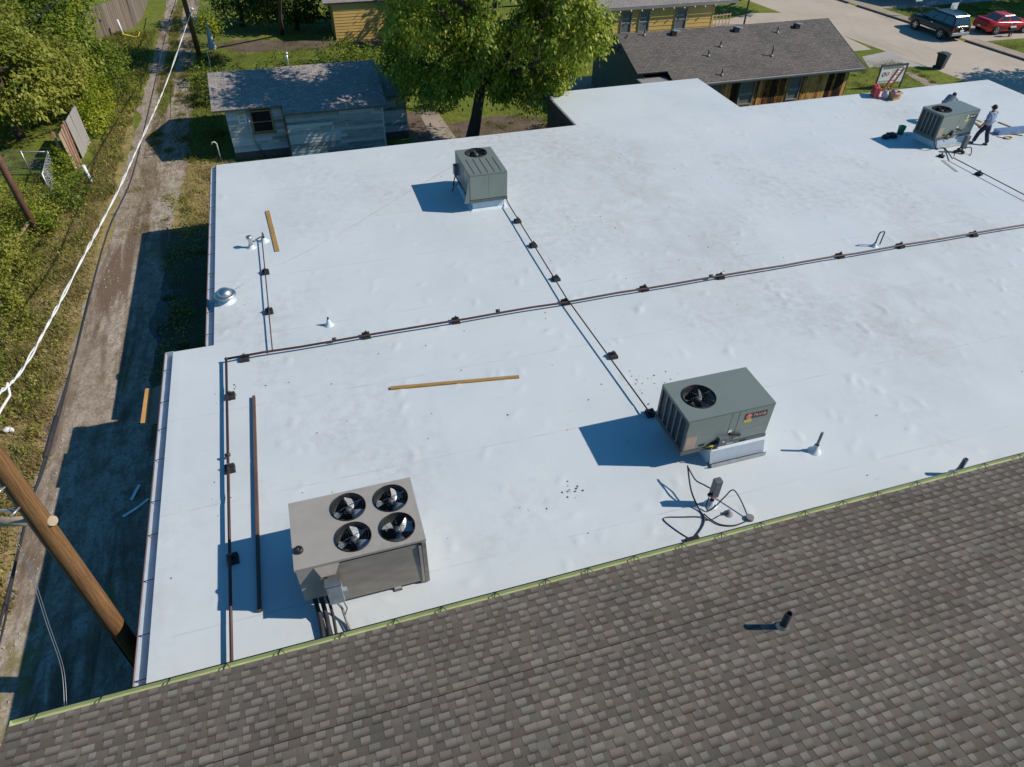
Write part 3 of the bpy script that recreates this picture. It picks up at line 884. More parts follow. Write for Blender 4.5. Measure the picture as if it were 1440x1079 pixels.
for nm, arr in (('v', Pv), ('tone', Pt), ('band', Pb), ('hue', Ph)):
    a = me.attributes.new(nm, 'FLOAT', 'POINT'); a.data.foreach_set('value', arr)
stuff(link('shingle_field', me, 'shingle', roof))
# dark bar drawn in for the shadow line under one course, along the whole roof
q0, q1 = rp(EX0, 11 * EXPO - 0.034, 0.012), rp(EX1, 11 * EXPO - 0.034, 0.012)
part('course_shadow', MB().bar(q0, q1, 0.012, 0.008), 'dark_inside', roof)
# lime green gutter with dark front rim and V hangers
GX0, GX1 = EX0 + 0.0, EX1
prof = [(EY + 0.005, EZ - 0.02), (EY + 0.005, EZ - 0.10), (EY + 0.125, EZ - 0.10), (EY + 0.135, EZ - 0.012), (EY + 0.147, EZ - 0.012), (EY + 0.137, EZ - 0.115), (EY - 0.004, EZ - 0.115), (EY - 0.004, EZ - 0.02)]
gt = part('gutter', MB().extrude([(GX0, p[0], p[1]) for p in prof], (GX1 - GX0, 0, 0)), 'gutter_green', SB)
part('gutter_rim', MB().tube([(GX0, EY + 0.145, EZ - 0.008), (GX1, EY + 0.145, EZ - 0.008)], 0.011, 6), 'dark_metal', gt)
part('gutter_end', MB().box(GX0 - 0.006, GX0 + 0.004, EY - 0.004, EY + 0.14, EZ - 0.112, EZ - 0.015), 'gutter_green', gt)
hx = -5.85; k = 0
while hx < 20:
    b = MB()
    b.bar((hx, EY + 0.137, EZ - 0.004), (hx - 0.075, EY - 0.0, EZ - 0.004), 0.018, 0.006)
    if k > 2: b.bar((hx, EY + 0.137, EZ - 0.004), (hx + 0.07, EY + 0.02, EZ - 0.012), 0.012, 0.006)
    part('gutter_hanger', b, 'dark_metal', gt)
    hx += 0.98 + 0.1 * math.sin(k * 1.9); k += 1
# vent stack through the near shingles
def slope_at(x, y):
    s = (EY - y) / math.cos(TH); return EZ + s * math.sin(TH)

# ------------------------------------------------------------------ rooftop units
def plate_with_holes(b, x0, x1, y0, y1, z, holes, n=28):
    """flat plate with round holes, each hole (cx, cy, r) inside its own cell (cx0, cx1, cy0, cy1)"""
    for (cx, cy, r, a0, a1, b0, b1) in holes:
        corners = [(a1, b1), (a0, b1), (a0, b0), (a1, b0)]
        ang = sorted(set([round(2 * math.pi * k / n, 5) for k in range(n)] + [round(math.atan2(q[1] - cy, q[0] - cx) % (2 * math.pi), 5) for q in corners]))
        inn, out = [], []
        for t in ang:
            c, s_ = math.cos(t), math.sin(t)
            tx = ((a1 if c > 0 else a0) - cx) / c if abs(c) > 1e-6 else 1e9
            ty = ((b1 if s_ > 0 else b0) - cy) / s_ if abs(s_) > 1e-6 else 1e9
            q = min(tx, ty)
            inn.append((cx + r * c, cy + r * s_, z)); out.append((cx + q * c, cy + q * s_, z))
        o = len(b.v); m = len(ang)
        b.v += inn + out
        for k in range(m):
            j = (k + 1) % m
            b.f.append((o + k, o + m + k, o + m + j, o + j)); b.sm.append(False)

def fan(parent, cx, cy, z, r, blades, rot, blade_mat='fan_blade', wires=True, struts=0, pitch=0.5, hub=0.2, width=0.62):
    w = part('fan_shroud', MB().lathe([(r, 0.012), (r * 0.985, 0.03), (r * 0.97, 0.0), (r * 0.97, -0.30), (0.01, -0.31)], (cx, cy, z), 28), 'fan_dark', parent, local=True)
    b = MB()
    for k in range(blades):
        t0 = rot + 2 * math.pi * k / blades
        vs = []; ns = 4
        for i in range(ns + 1):
            rr = r * (hub + (0.90 - hub) * i / ns)
            half = width * (0.55 + 0.45 * i / ns)
            if i == ns: half *= 0.86
            for sgn in (-1, 0, 1):
                t = t0 + sgn * half * 0.5
                vs.append((cx + rr * math.cos(t), cy + rr * math.sin(t), z - 0.11 + sgn * pitch * 0.09 - (0.012 if sgn == 0 else 0)))
        fs = []
        for i in range(ns):
            for q in range(2):
                a = i * 3 + q; fs.append((a, a + 1, a + 4, a + 3))
        b2 = MB().add(vs, fs, True)
        part('fan_blade', b2, blade_mat, w, local=True)
    part('fan_hub', MB().lathe([(0.005, -0.03), (r * 0.17, -0.035), (r * 0.2, -0.07), (r * 0.2, -0.2), (0.005, -0.2)], (cx, cy, z), 14), 'box_grey', w, local=True)
    if wires:
        b = MB()
        for rr in np.linspace(r * 0.25, r * 0.98, 6):
            pts = [(cx + rr * math.cos(2 * math.pi * k / 24), cy + rr * math.sin(2 * math.pi * k / 24), z + 0.022 + 0.02 * (1 - (rr / r) ** 2)) for k in range(25)]
            b.tube(pts, 0.0022, 4, caps=False)
        for k in range(max(4, struts)):
            t = rot * 0.3 + 2 * math.pi * k / max(4, struts)
            b.tube([(cx + r * 0.1 * math.cos(t), cy + r * 0.1 * math.sin(t), z + 0.045), (cx + r * 1.02 * math.cos(t), cy + r * 1.02 * math.sin(t), z + 0.02)], 0.005, 5)
        part('fan_guard', b, 'dark_metal', w, local=True)
    return w

def packaged_unit(name, label, loc, rz, L, W, h, group, plaque='red', ribs=False, fan_x=-0.52, fan_r=0.40, tilt=0.0):
    """packaged rooftop unit, long axis local X, coil end at -X, service side at -Y; loc is the bottom of the cabinet"""
    t = thing(name, label, 'air conditioner', loc, rz, group)
    x0, x1, y0, y1 = -L / 2, L / 2, -W / 2, W / 2
    b = MB()
    # cabinet core, set in a little, open at the coil end
    b.box(x0 + 0.05, x1 - 0.012, y0 + 0.012, y1 - 0.012, 0.09, h - 0.33)
    b.box(x0 + 0.95, x1 - 0.012, y0 + 0.012, y1 - 0.012, h - 0.34, h - 0.04)
    b.box(x0 + 0.05, x0 + 0.96, y1 - 0.06, y1 - 0.012, h - 0.34, h - 0.04)
    b.box(x0 + 0.05, x0 + 0.96, y0 + 0.012, y0 + 0.06, h - 0.34, h - 0.04)
    body = part('cabinet', b, 'unit_paint', t, local=True)
    # top lid with the fan opening and folded edge
    b = MB()
    cx = x0 + L * 0.5 + fan_x * L / 2; cy = 0.02
    plate_with_holes(b, x0, x1, y0, y1, h, [(cx, cy, fan_r, x0, cx + fan_r + 0.12, y0, y1)])
    b.add([(cx + fan_r + 0.12, y0, h), (x1, y0, h), (x1, y1, h), (cx + fan_r + 0.12, y1, h)], [(0, 1, 2, 3)])
    b.add([(x0, y0, h), (x1, y0, h), (x1, y1, h), (x0, y1, h), (x0, y0, h - 0.045), (x1, y0, h - 0.045), (x1, y1, h - 0.045), (x0, y1, h - 0.045)],
          [(0, 4, 5, 1), (1, 5, 6, 2), (2, 6, 7, 3), (3, 7, 4, 0)])
    lid = part('top_lid', b, 'unit_paint', t, local=True)
    if ribs:
        for k in range(5):
            yy = y0 + W * (k + 0.8) / 5.6
            part('lid_rib', MB().box(cx + fan_r + 0.1, x1 - 0.06, yy - 0.012, yy + 0.012, h + 0.001, h + 0.012), 'unit_base', lid, local=True)
    fan(t, cx, cy, h, fan_r, 3, 0.8, blade_mat='box_grey', struts=6)
    # service side: panels with real gaps between them
    yf = y0 - 0.006
    pan = [(x0 + 0.03, x0 + 0.50 * L, 0.13, h - 0.06), (x0 + 0.506 * L, x0 + 0.585 * L, 0.13, h - 0.06), (x0 + 0.592 * L, x1 - 0.01, 0.46, h - 0.06), (x0 + 0.592 * L, x1 - 0.01, 0.13, 0.452)]
    for (a, c, d, e) in pan:
        part('side_panel', MB().box(a, c, yf, y0 + 0.02, d, e), 'unit_panel', t, local=True)
    for (a, c, d, e) in ((x0 + 0.03, -0.05, 0.13, h - 0.06), (-0.042, x1 - 0.01, 0.13, h - 0.06)):
        part('side_panel', MB().box(a, c, y1 - 0.02, y1 + 0.006, d, e), 'unit_panel', t, local=True)
    for (a, c) in ((y0 + 0.01, -0.004), (0.004, y1 - 0.01)):
        part('end_panel', MB().box(x1 - 0.02, x1 + 0.006, a, c, 0.13, h - 0.06), 'unit_panel', t, local=True)
    # coil end: dark fins behind a frame and five uprights
    part('coil', MB().box(x0 + 0.03, x0 + 0.06, y0 + 0.05, y1 - 0.05, 0.13, h - 0.07), 'coil', t, local=True)
    b = MB()
    b.box(x0, x0 + 0.04, y0 + 0.004, y0 + 0.075, 0.10, h - 0.046).box(x0, x0 + 0.04, y1 - 0.075, y1 - 0.004, 0.10, h - 0.046)
    b.box(x0, x0 + 0.04, y0 + 0.075, y1 - 0.075, 0.10, 0.15).box(x0, x0 + 0.04, y0 + 0.075, y1 - 0.075, h - 0.10, h - 0.046)
    part('coil_frame', b, 'unit_base', t, local=True)
    for k in range(4):
        yy = y0 + 0.075 + (W - 0.15) * (k + 1) / 5
        part('coil_upright', MB().box(x0 - 0.004, x0 + 0.03, yy - 0.02, yy + 0.02, 0.15, h - 0.10), 'coil_light', t, local=True)
    # base rail with lifting slots
    rail = part('base_rail', MB().box(x0 - 0.015, x1 + 0.015, y0 - 0.015, y1 + 0.015, 0.0, 0.10), 'unit_base', t, local=True)
    for a in (-0.18 * L, 0.23 * L):
        part('fork_slot', MB().box(a - 0.09, a + 0.09, y0 - 0.02, y0 - 0.012, 0.025, 0.085), 'fan_dark', rail, local=True)
    part('rail_label', MB().box(0.05, 0.25, y0 - 0.0195, y0 - 0.012, 0.035, 0.075), 'box_light', rail, local=True)
    if plaque:
        # maker's plaque: round emblem and name on a dark plate
        px0, pz = x0 + 0.795 * L, h - 0.25
        pq = part('plaque', MB().box(px0 - 0.29, px0 + 0.29, yf - 0.008, yf, pz - 0.085, pz + 0.085), 'label_black', t, local=True)
        Mf = Matrix.Translation((0, yf - 0.009, 0)) @ Matrix.Rotation(R(90), 4, 'X')
        b = MB(); b.lathe([(0.0, 0.0), (0.082, 0.0), (0.082, 0.006), (0.0, 0.006)], (0, 0, 0), 20, False)
        me = b.mesh('emblem', None, Matrix.Translation((px0 - 0.20, yf - 0.008, pz)) @ Matrix.Rotation(R(90), 4, 'X'))
        em = link('emblem', me, 'label_red' if plaque == 'red' else 'label_white', pq)
        b = MB(); rr = 0.055
        for k in range(1):
            b.lathe([(rr, 0.007), (rr + 0.007, 0.007), (rr + 0.007, 0.009), (rr, 0.009), (rr, 0.007)], (0, 0, 0), 20, False)
        b.box(-0.04, 0.04, 0.018, 0.032, 0.006, 0.009).box(-0.007, 0.007, -0.045, 0.02, 0.006, 0.009)
        me = b.mesh('emblem_mark', None, Matrix.Translation((px0 - 0.20, yf - 0.008, pz)) @ Matrix.Rotation(R(90), 4, 'X'))
        link('emblem_mark', me, 'label_pink' if plaque == 'red' else 'label_black', pq)
        text_part('lettering', 'TRANE', 0.115, 'label_pink' if plaque == 'red' else 'label_white', pq, Matrix.Translation((px0 + 0.085, yf - 0.010, pz)) @ Matrix.Rotation(R(90), 4, 'X'), sx=0.92)
        part('warning_label', MB().box(px0 - 0.29, px0 - 0.09, yf - 0.004, yf, pz - 0.205, pz - 0.105), 'label_yellow', t, local=True)
        part('wiring_label', MB().box(x0 + 0.06, x0 + 0.33, yf - 0.003, yf, 0.16, 0.56), 'rust_label', t, local=True)
        part('small_label', MB().box(x0 + 0.51 * L, x0 + 0.55 * L, yf - 0.004, yf, 0.43, 0.51), 'label_white', t, local=True)
        part('pull_handle', MB().bar((x0 + 0.53 * L, yf - 0.02, 0.40), (x0 + 0.66 * L, yf - 0.03, 0.30), 0.05, 0.07), 'black_plastic', t, local=True)
        jb = part('junction_box', MB().box(x0 + 0.40 * L, x0 + 0.50 * L, yf - 0.10, yf, 0.13, 0.38), 'box_grey', t, local=True, bevel=0.006)
        part('knob', MB().box(x0 + 0.44 * L, x0 + 0.46 * L, yf - 0.108, yf - 0.10, 0.25, 0.28), 'label_white', jb, local=True)
        part('burner_slot', MB().box(x0 + 0.19 * L, x0 + 0.26 * L, yf - 0.004, yf, 0.17, 0.25), 'fan_dark', t, local=True)
        part('flue_hood', MB().bar((x0 + 0.30 * L, yf - 0.03, 0.16), (x0 + 0.40 * L, yf - 0.03, 0.20), 0.06, 0.07), 'fan_dark', t, local=True)
        part('gas_hose', MB().tube([(x0 + 0.28 * L, yf - 0.03, 0.13), (x0 + 0.31 * L, yf - 0.07, 0.17), (x0 + 0.35 * L, yf - 0.06, 0.165), (x0 + 0.33 * L, yf - 0.08, 0.08), (x0 + 0.345 * L, yf - 0.08, -0.02)], 0.014, 6), 'yellow_cable', t, local=True)
    return t

UG = 'packaged units on the white roof'
u1 = packaged_unit('rooftop_unit', 'grey green packaged rooftop unit with red emblem plaque, nearest to the green gutter', (8.34, 10.00, 0.42), 0.0, 2.25, 1.32, 1.11, UG, fan_x=-0.45, fan_r=0.40)
u3 = packaged_unit('rooftop_unit', 'grey green unit with ribbed top beside the back roof edge, plain end facing the camera', (6.33, 23.86, 0.38), R(-90), 2.22, 1.40, 1.08, UG, plaque=None, ribs=True, fan_x=-0.62, fan_r=0.41)
u4 = packaged_unit('rooftop_unit', 'grey green packaged unit with white emblem plaque, two workers beside it', (27.58, 23.62, 0.38), R(5.5), 2.16, 1.14, 1.12, UG, plaque='white', fan_x=-0.52, fan_r=0.40)
# extras of the back unit: west doors, flared flashing panel, conduit box
x0, y0, h3 = -1.11, -0.70, 1.08
for (a, c) in ((x0 + 0.18, x0 + 0.78), (x0 + 0.86, x0 + 1.30)):
    part('filter_door', MB().box(a, c, y0 - 0.012, y0 - 0.005, 0.35, h3 - 0.12), 'coil_light', u3, local=True)
part('hood_flap', MB().extrude([(1.10, y0 - 0.02, h3 - 0.1), (1.10, y0 - 0.22, 0.02), (1.10, y0 - 0.02, 0.02)], (0.02, 0, 0)), 'unit_paint', u3, local=True)
part('warning_label', MB().box(0.86, 0.98, y0 - 0.016, y0 - 0.007, 0.12, 0.30), 'label_yellow', u3, local=True)
part('white_label', MB().box(0.66, 0.80, y0 - 0.016, y0 - 0.007, 0.12, 0.30), 'label_white', u3, local=True)
part('disconnect_box', MB().box(-0.86, -0.62, y0 - 0.16, y0 - 0.006, 0.30, 0.68), 'box_grey', u3, local=True)
part('conduit', MB().tube([(-0.74, y0 - 0.1, 0.3), (-0.74, y0 - 0.16, 0.05), (-0.68, y0 - 0.2, -0.2), (-0.72, y0 - 0.25, -0.36)], 0.022, 6), 'dark_metal', u3, local=True)
part('hose', MB().tube([(-0.68, y0 - 0.1, 0.3), (-0.6, y0 - 0.2, 0.1), (-0.66, y0 - 0.24, -0.05), (-0.6, y0 - 0.12, -0.1), (-0.56, y0, 0.1)], 0.014, 6), 'black_rubber', u3, local=True)

# curbs: the boxes the units sit on
def curb(label, x0, x1, y0, y1, z, rz=0, ledge=True, c=None):
    c = c or ((x0 + x1) / 2, (y0 + y1) / 2, 0.0)
    t = thing('roof_curb', label, 'unit curb', c, rz, 'curbs under the rooftop units')
    hx, hy = (x1 - x0) / 2, (y1 - y0) / 2
    b = MB().box(-hx, hx, -hy, hy, -0.02, z)
    part('curb_box', b, 'membrane_flashing', t, local=True)
    if ledge:
        b = MB().box(-hx + 0.02, hx + 0.02, -hy - 0.17, -hy - 0.002, 0.03, 0.05).box(-hx + 0.02, hx + 0.02, -hy - 0.172, -hy - 0.155, 0.05, 0.14)
        part('curb_ledge', b, 'galvanised', t, local=True)
        part('curb_skirt', MB().extrude([(-hx, -hy - 0.003, z - 0.02), (-hx, -hy - 0.003, 0.16), (-hx, -hy - 0.10, 0.10)], (2 * hx, 0, 0)), 'gutter_white', t, local=True)
    else:
        part('curb_foot', MB().add([(-hx - .12, -hy - .12, 0.012), (hx + .12, -hy - .12, 0.012), (hx + .12, hy + .12, 0.012), (-hx - .12, hy + .12, 0.012), (-hx - .003, -hy - .003, .09), (hx + .003, -hy - .003, .09), (hx + .003, hy + .003, .09), (-hx - .003, hy + .003, .09)], [(0, 1, 5, 4), (1, 2, 6, 5), (2, 3, 7, 6), (3, 0, 4, 7)]), 'membrane_flashing', t, local=True)
    return t
curb('white curb with a metal ledge under the rooftop unit nearest the green gutter', 7.95, 9.42, 9.24, 10.55, 0.42)
curb('plain white curb under the ribbed unit by the back roof edge', 5.75, 6.96, 22.86, 24.86, 0.38, ledge=False)
curb('metal trimmed curb under the unit where the workers stand', 26.75, 28.55, 23.06, 24.18, 0.38, R(5.5), c=(27.62, 23.60, 0))

# four fan condenser
X0, X1, Y0, Y1, ZT = -1.50, 0.94, 7.97, 9.57, 1.45
cd = thing('condenser', 'large tan sheet metal condenser with four round fans in its top', 'condenser', (-0.28, 8.77, 0.0))
b = MB()
hl = [(-0.37, 9.15, 0.345), (0.47, 9.13, 0.345), (-0.37, 8.41, 0.345), (0.47, 8.40, 0.345)]
xm, ym = 0.05, 8.775
cells_ = [(-0.80, xm, ym, Y1), (xm, X1, ym, Y1), (-0.80, xm, Y0, ym), (xm, X1, Y0, ym)]
plate_with_holes(b, X0, X1, Y0, Y1, ZT, [(*hl[k], *cells_[k]) for k in range(4)], 32)
b.add([(X0, Y0, ZT), (-0.80, Y0, ZT), (-0.80, Y1, ZT), (X0, Y1, ZT)], [(0, 1, 2, 3)])
b.add([(X0, Y0, ZT), (X1, Y0, ZT), (X1, Y1, ZT), (X0, Y1, ZT), (X0, Y0, ZT - .06), (X1, Y0, ZT - .06), (X1, Y1, ZT - .06), (X0, Y1, ZT - .06)], [(0, 4, 5, 1), (1, 5, 6, 2), (2, 6, 7, 3), (3, 7, 4, 0)])
part('top_panel', b, 'sheet_steel', cd)
b = MB().box(-0.86, X1 - 0.015, Y0 + 0.05, Y1 - 0.015, 0.10, ZT - 0.45)
b.box(X0 + 0.015, -0.865, Y0 + 0.03, Y1 - 0.015, 0.42, ZT - 0.062)
b.box(X1 - 0.04, X1 - 0.015, Y0 + 0.05, Y1 - 0.015, ZT - 0.46, ZT - 0.062).box(-0.86, X1 - 0.04, Y1 - 0.05, Y1 - 0.015, ZT - 0.46, ZT - 0.062)
part('cabinet', b, 'sheet_steel', cd)
fp = part('front_panel', MB().extrude([(-0.85, Y0 - 0.0, 0.12), (X1 - 0.03, Y0 - 0.0, 0.12), (X1 - 0.03, Y0 + 0.03, ZT - 0.14), (-0.85, Y0 + 0.03, ZT - 0.14)], (0, 0.03, 0)), 'sheet_steel_worn', cd)
part('front_gap', MB().box(-0.95, X1 - 0.02, Y0 + 0.055, Y0 + 0.09, ZT - 0.16, ZT - 0.06), 'dark_metal', cd)
part('corner_post', MB().box(X1 - 0.09, X1 - 0.01, Y0 - 0.012, Y0 + 0.06, 0.06, ZT - 0.06), 'sheet_steel_worn', cd)
part('corner_trim', MB().box(X1 - 0.155, X1 - 0.105, Y0 - 0.016, Y0 + 0.0, 0.10, ZT - 0.16), 'sheet_steel', cd)
part('left_panel', MB().box(X0 + 0.02, -0.86, Y0 + 0.004, Y0 + 0.028, 0.42, ZT - 0.063), 'sheet_steel', cd)
part('hood', MB().extrude([(-1.16, Y0 - 0.002, ZT - 0.065), (-0.70, Y0 - 0.002, ZT - 0.065), (-0.80, Y0 - 0.16, ZT - 0.17), (-1.06, Y0 - 0.16, ZT - 0.17)], (0, 0, -0.02)), 'sheet_steel_worn', cd)
for k, (a, c) in enumerate([(hl[i][0], hl[i][1]) for i in range(4)]):
    w = fan(cd, a - cd.location.x, c - cd.location.y, ZT, 0.345, 3, [1.25, 0.95, 1.2, 0.35][k], pitch=0.75, hub=0.14, width=1.15)
eb = part('electric_box', MB().box(-1.02, -0.74, Y0 - 0.30, Y0 - 0.06, 0.52, 1.10), 'box_light', cd, bevel=0.01)
part('box_lid', MB().box(-1.03, -0.73, Y0 - 0.31, Y0 - 0.05, 1.10, 1.125), 'galvanised', eb)
part('switch_handle', MB().box(-0.735, -0.66, Y0 - 0.26, Y0 - 0.17, 0.66, 0.82), 'box_light', eb)
part('lamp_eye', MB().ball((X0 + 0.10, Y0 + 0.42, ZT + 0.02), 0.06, 12, 8), 'fan_dark', cd)
part('front_lamp', MB().lathe([(0.085, 0), (0.085, 0.05), (0.06, 0.09), (0.03, 0.05), (0.0, 0.05)], (X0 + 0.12, Y0 + 0.41, ZT), 16), 'dark_metal', cd)
for xx in (-1.32, -1.2, -1.08):
    part('refrigerant_pipe', MB().tube([(xx, Y0 + 0.10, 0.5), (xx + 0.02, Y0 - 0.02, 0.25), (xx + 0.05, Y0 - 0.28, 0.12), (xx + 0.07, Y0 - 0.85, 0.08)], 0.045 if xx < -1.1 else 0.03, 8), 'black_rubber', cd)
part('flexible_conduit', MB().tube([(-0.94, Y0 - 0.18, 0.52), (-0.84, Y0 - 0.22, 0.22), (-0.80, Y0 - 0.45, 0.06), (-0.68, Y0 - 0.9, 0.04)], 0.025, 8), 'pvc_grey', cd)
part('thin_conduit', MB().tube([(-0.80, Y0 - 0.18, 0.52), (-0.74, Y0 - 0.28, 0.26), (-0.82, Y0 - 0.36, 0.12), (-0.76, Y0 - 0.9, 0.03)], 0.014, 6), 'steel_wire', cd)
for (a, c) in ((0.28, 7.98), (0.82, 7.98), (-0.9, 8.02), (0.28, 9.4), (-0.9, 9.4), (0.82, 9.4)):
    part('support_foot', MB().box(a - 0.07, a + 0.07, c, c + 0.12, 0.0, 0.11), 'membrane_flashing' if a < 0.5 else 'sheet_steel_worn', cd)
part('foot_pad', MB().box(0.20, 0.36, 7.94, 8.12, 0.004, 0.03), 'wall_brown', cd)

# ------------------------------------------------------------------ pipe runs, supports
PZ = 0.15
def pipe_run(name, label, pts, r, m, drop=()):
    t = MB(); t.tube([(p[0], p[1], PZ if len(p) < 3 else p[2]) for p in pts], r, 8)
    return t
def ground_at(pz, p): return (p[0], p[1], pz)
cA = (-2.959, 16.265, 0.150); cB = (25.969, 16.257, 0.150); cC = (-2.894, 7.313, 0.150)
cB = tuple(Vector(cA) + (Vector(cB) - Vector(cA)) * ((36.1 - cA[0]) / (cB[0] - cA[0])))
gm = thing('gas_pipe', 'red brown gas pipe that turns a corner and crosses the whole white roof', 'pipe', (cA[0], cA[1], 0))
part('cross_pipe', MB().tube([Vector(cA).lerp(Vector(cB), k / 40) + Vector((0, 0.014 * math.sin(k * 1.7), 0.008 * math.sin(k * 2.3))) for k in range(41)], 0.032, 8), 'gas_pipe', gm)
part('side_pipe', MB().tube([(cA[0], cA[1], PZ), (cC[0], cC[1] - 0.9, PZ)], 0.034, 8), 'gas_pipe', gm)
part('elbow', MB().ball((cA[0], cA[1], PZ), 0.05, 10, 8), 'gas_pipe', gm)
for q in ((-2.941, 12.577, 0.150), (-0.033, 16.345, 0.150), (4.822, 16.394, 0.150), (12.007, 16.349, 0.150)):
    d = (0, 0.06, 0) if q[0] < -3.0 else (0.06, 0.0, 0)
    part('coupling', MB().tube([Vector(q) - Vector(d), Vector(q) + Vector(d)], 0.045, 8), 'dark_pipe', gm)
bA = (7.075, 22.971, 0.170); bB = (7.034, 16.395, 0.170); bC = (7.299, 11.145, 0.170)
bp = solo('branch_pipe', MB().tube([(7.02, 23.7, 0.42), (7.10, 23.4, 0.3), (bA[0], bA[1] - .25, 0.2), bB, bC, (bC[0] + 0.16, bC[1] - 0.35, 0.3), (8.1, 10.66, 0.5)], 0.02, 8), 'dark_pipe', 'thin dark branch pipe running diagonally between the ribbed unit and the nearest unit', 'pipe')
dA = (26.596, 21.715, 0.160); dB = (26.985, 13.557, 0.160)
solo('branch_pipe', MB().tube([(dA[0], dA[1], 0.35), (dA[0] + .02, dA[1] - .02, 0.16), dB], 0.02, 8), 'dark_pipe', 'dark pipe leading from the unit with the workers to the right frame edge', 'pipe')
eA = (-1.770, 22.748, 0.150); eM = (-1.751, 19.918, 0.150); eB = (-1.733, 16.332, 0.150)
solo('branch_pipe', MB().tube([(eA[0] - 0.22, eA[1] - 0.1, 0.12), (eA[0], eA[1], 0.16), eM, eB], 0.018, 8), 'dark_pipe', 'short dark pipe from the capped chrome vent down to the gas pipe', 'pipe')
SG = 'black pipe supports on the white roof'
def support(label, p, along, first=[None]):
    """low black block with ribs, strut channel and a clip"""
    if first[0] is None:
        t = thing('pipe_support', label, 'pipe support', (p[0], p[1], 0.004), along, SG)
        part('block', MB().extrude([(-0.12, -0.12, 0), (0.12, -0.12, 0), (0.105, -0.12, 0.10), (-0.105, -0.12, 0.10)], (0, 0.24, 0)), 'black_rubber', t, local=True)
        part('channel', MB().box(-0.09, 0.09, -0.022, 0.022, 0.10, 0.118), 'dark_metal', t, local=True)
        part('clip', MB().box(-0.035, 0.035, -0.028, 0.028, 0.10, 0.195), 'dark_metal', t, local=True)
        part('bolt', MB().box(-0.012, 0.012, -0.012, 0.012, 0.19, 0.235), 'galvanised', t, local=True)
        first[0] = t
    else:
        t = copy_tree(first[0]); t.location = (p[0], p[1], 0.004); t.rotation_euler = (0, 0, along)
    t['label'] = label
    return t
ordn = ['first', 'second', 'third', 'fourth', 'fifth', 'sixth', 'seventh', 'eighth', 'ninth']
for k, p in enumerate([(-2.494, 16.276, 0.060), (0.867, 16.379, 0.060), (3.518, 16.372, 0.060), (6.987, 16.374, 0.060), (9.663, 16.386, 0.060), (12.366, 16.348, 0.060), (16.983, 16.375, 0.060), (19.468, 16.362, 0.060), (22.603, 16.307, 0.060)]):
    support('black support block under the crossing gas pipe, %s from its corner' % ordn[k], p, R(90) + 0.05 * math.sin(k * 2.1) if False else 0.06 * math.sin(k * 2.1))
for k, p in enumerate([(-2.881, 14.795, 0.060), (-2.917, 12.213, 0.060), (-2.880, 9.627, 0.060)]):
    support(['black block under the side gas pipe, nearest its corner', 'black block under the side gas pipe, halfway along the left edge', 'black block under the side gas pipe, in the shadow of the condenser'][k], p, 0.05 * k)
for k, p in enumerate([(7.094, 21.604, 0.060), (7.106, 19.851, 0.060), (7.156, 17.682, 0.060), (7.375, 13.575, 0.060), (7.383, 11.157, 0.060)]):
    support('black support block under the diagonal branch pipe, %s from the ribbed unit' % ordn[k], p, 0.08 * math.sin(k))
for k, p in enumerate([(-1.759, 20.586, 0.080), (-1.750, 18.359, 0.080)]):
    support(['black block under the short pipe, nearer the capped chrome vent', 'black block under the short pipe, nearer the gas pipe'][k], p, 0.04)
support('black support block under the pipe right of the unit with the workers', (26.688, 20.305, 0.080), 0.3)
support('black support block standing against the curb of the unit with the workers', (26.447, 22.166, 0.080), 0.6)

# ------------------------------------------------------------------ boards, vents and small things on the roof
def board(label, a, b_, w, h, m):
    a = Vector(a); b_ = Vector(b_)
    mb = MB().bar(a, b_, w, h)
    return solo('wood_board', mb, m, label, 'board', 'boards lying on the white roof', bevel=0.003)
a = (-1.516, 24.803, 0.030); c = (-1.325, 21.818, 0.030)
board('tan wooden board lying beside the capped chrome vent', a, c, 0.15, 0.04, 'wood_board_y')
a = (1.152, 13.980, 0.030); c = (4.572, 13.471, 0.030)
board('long tan board lying alone in the middle of the near roof', a, c, 0.105, 0.045, 'wood_board')
a = (-2.303, 14.611, 0.050); c = (-2.394, 8.238, 0.050)
board('long thin dark brown timber lying beside the condenser', a, c, 0.07, 0.09, 'board_dark')
a = (26.227, 21.845, 0.020); c = (26.013, 20.759, 0.020)
board('short grey plank lying by the support near the workers', a, c, 0.13, 0.03, 'fence_grey')

p = (-2.963, 19.318, 0.000)
dv = thing('dome_vent', 'shiny metal dome vent by the left edge of the white roof', 'roof vent', p)
part('boot', MB().lathe([(0.30, 0.004), (0.16, 0.06), (0.14, 0.16)], p, 20), 'membrane_flashing', dv)
part('neck', MB().lathe([(0.135, 0.06), (0.135, 0.22)], p, 20), 'chrome_vent', dv)
part('skirt', MB().lathe([(0.14, 0.19), (0.30, 0.22), (0.335, 0.25), (0.30, 0.29), (0.21, 0.305)], p, 28), 'chrome_vent', dv)
part('dome', MB().lathe([(0.225, 0.29), (0.22, 0.34), (0.18, 0.40), (0.10, 0.44), (0.0, 0.452)], p, 24), 'chrome_vent', dv)
p = (-2.144, 22.336, 0.000)
cv = thing('capped_vent', 'slim chrome vent pipe with a flat cap near the tan board', 'roof vent', p)
part('boot', MB().lathe([(0.20, 0.004), (0.10, 0.05), (0.075, 0.14)], p, 16), 'membrane_flashing', cv)
part('pipe', MB().lathe([(0.06, 0.1), (0.06, 0.40)], p, 14), 'chrome_vent', cv)
part('cap', MB().lathe([(0.0, 0.36), (0.095, 0.37), (0.105, 0.41), (0.09, 0.45), (0.0, 0.46)], p, 16), 'chrome_vent', cv)
p = (-1.712, 22.654, 0.000)
pv = thing('pipe_outlet', 'short grey pipe outlet in a white boot beside the capped chrome vent', 'roof pipe', p)
part('boot', MB().lathe([(0.2, 0.004), (0.1, 0.08), (0.05, 0.16)], p, 16), 'membrane_flashing', pv)
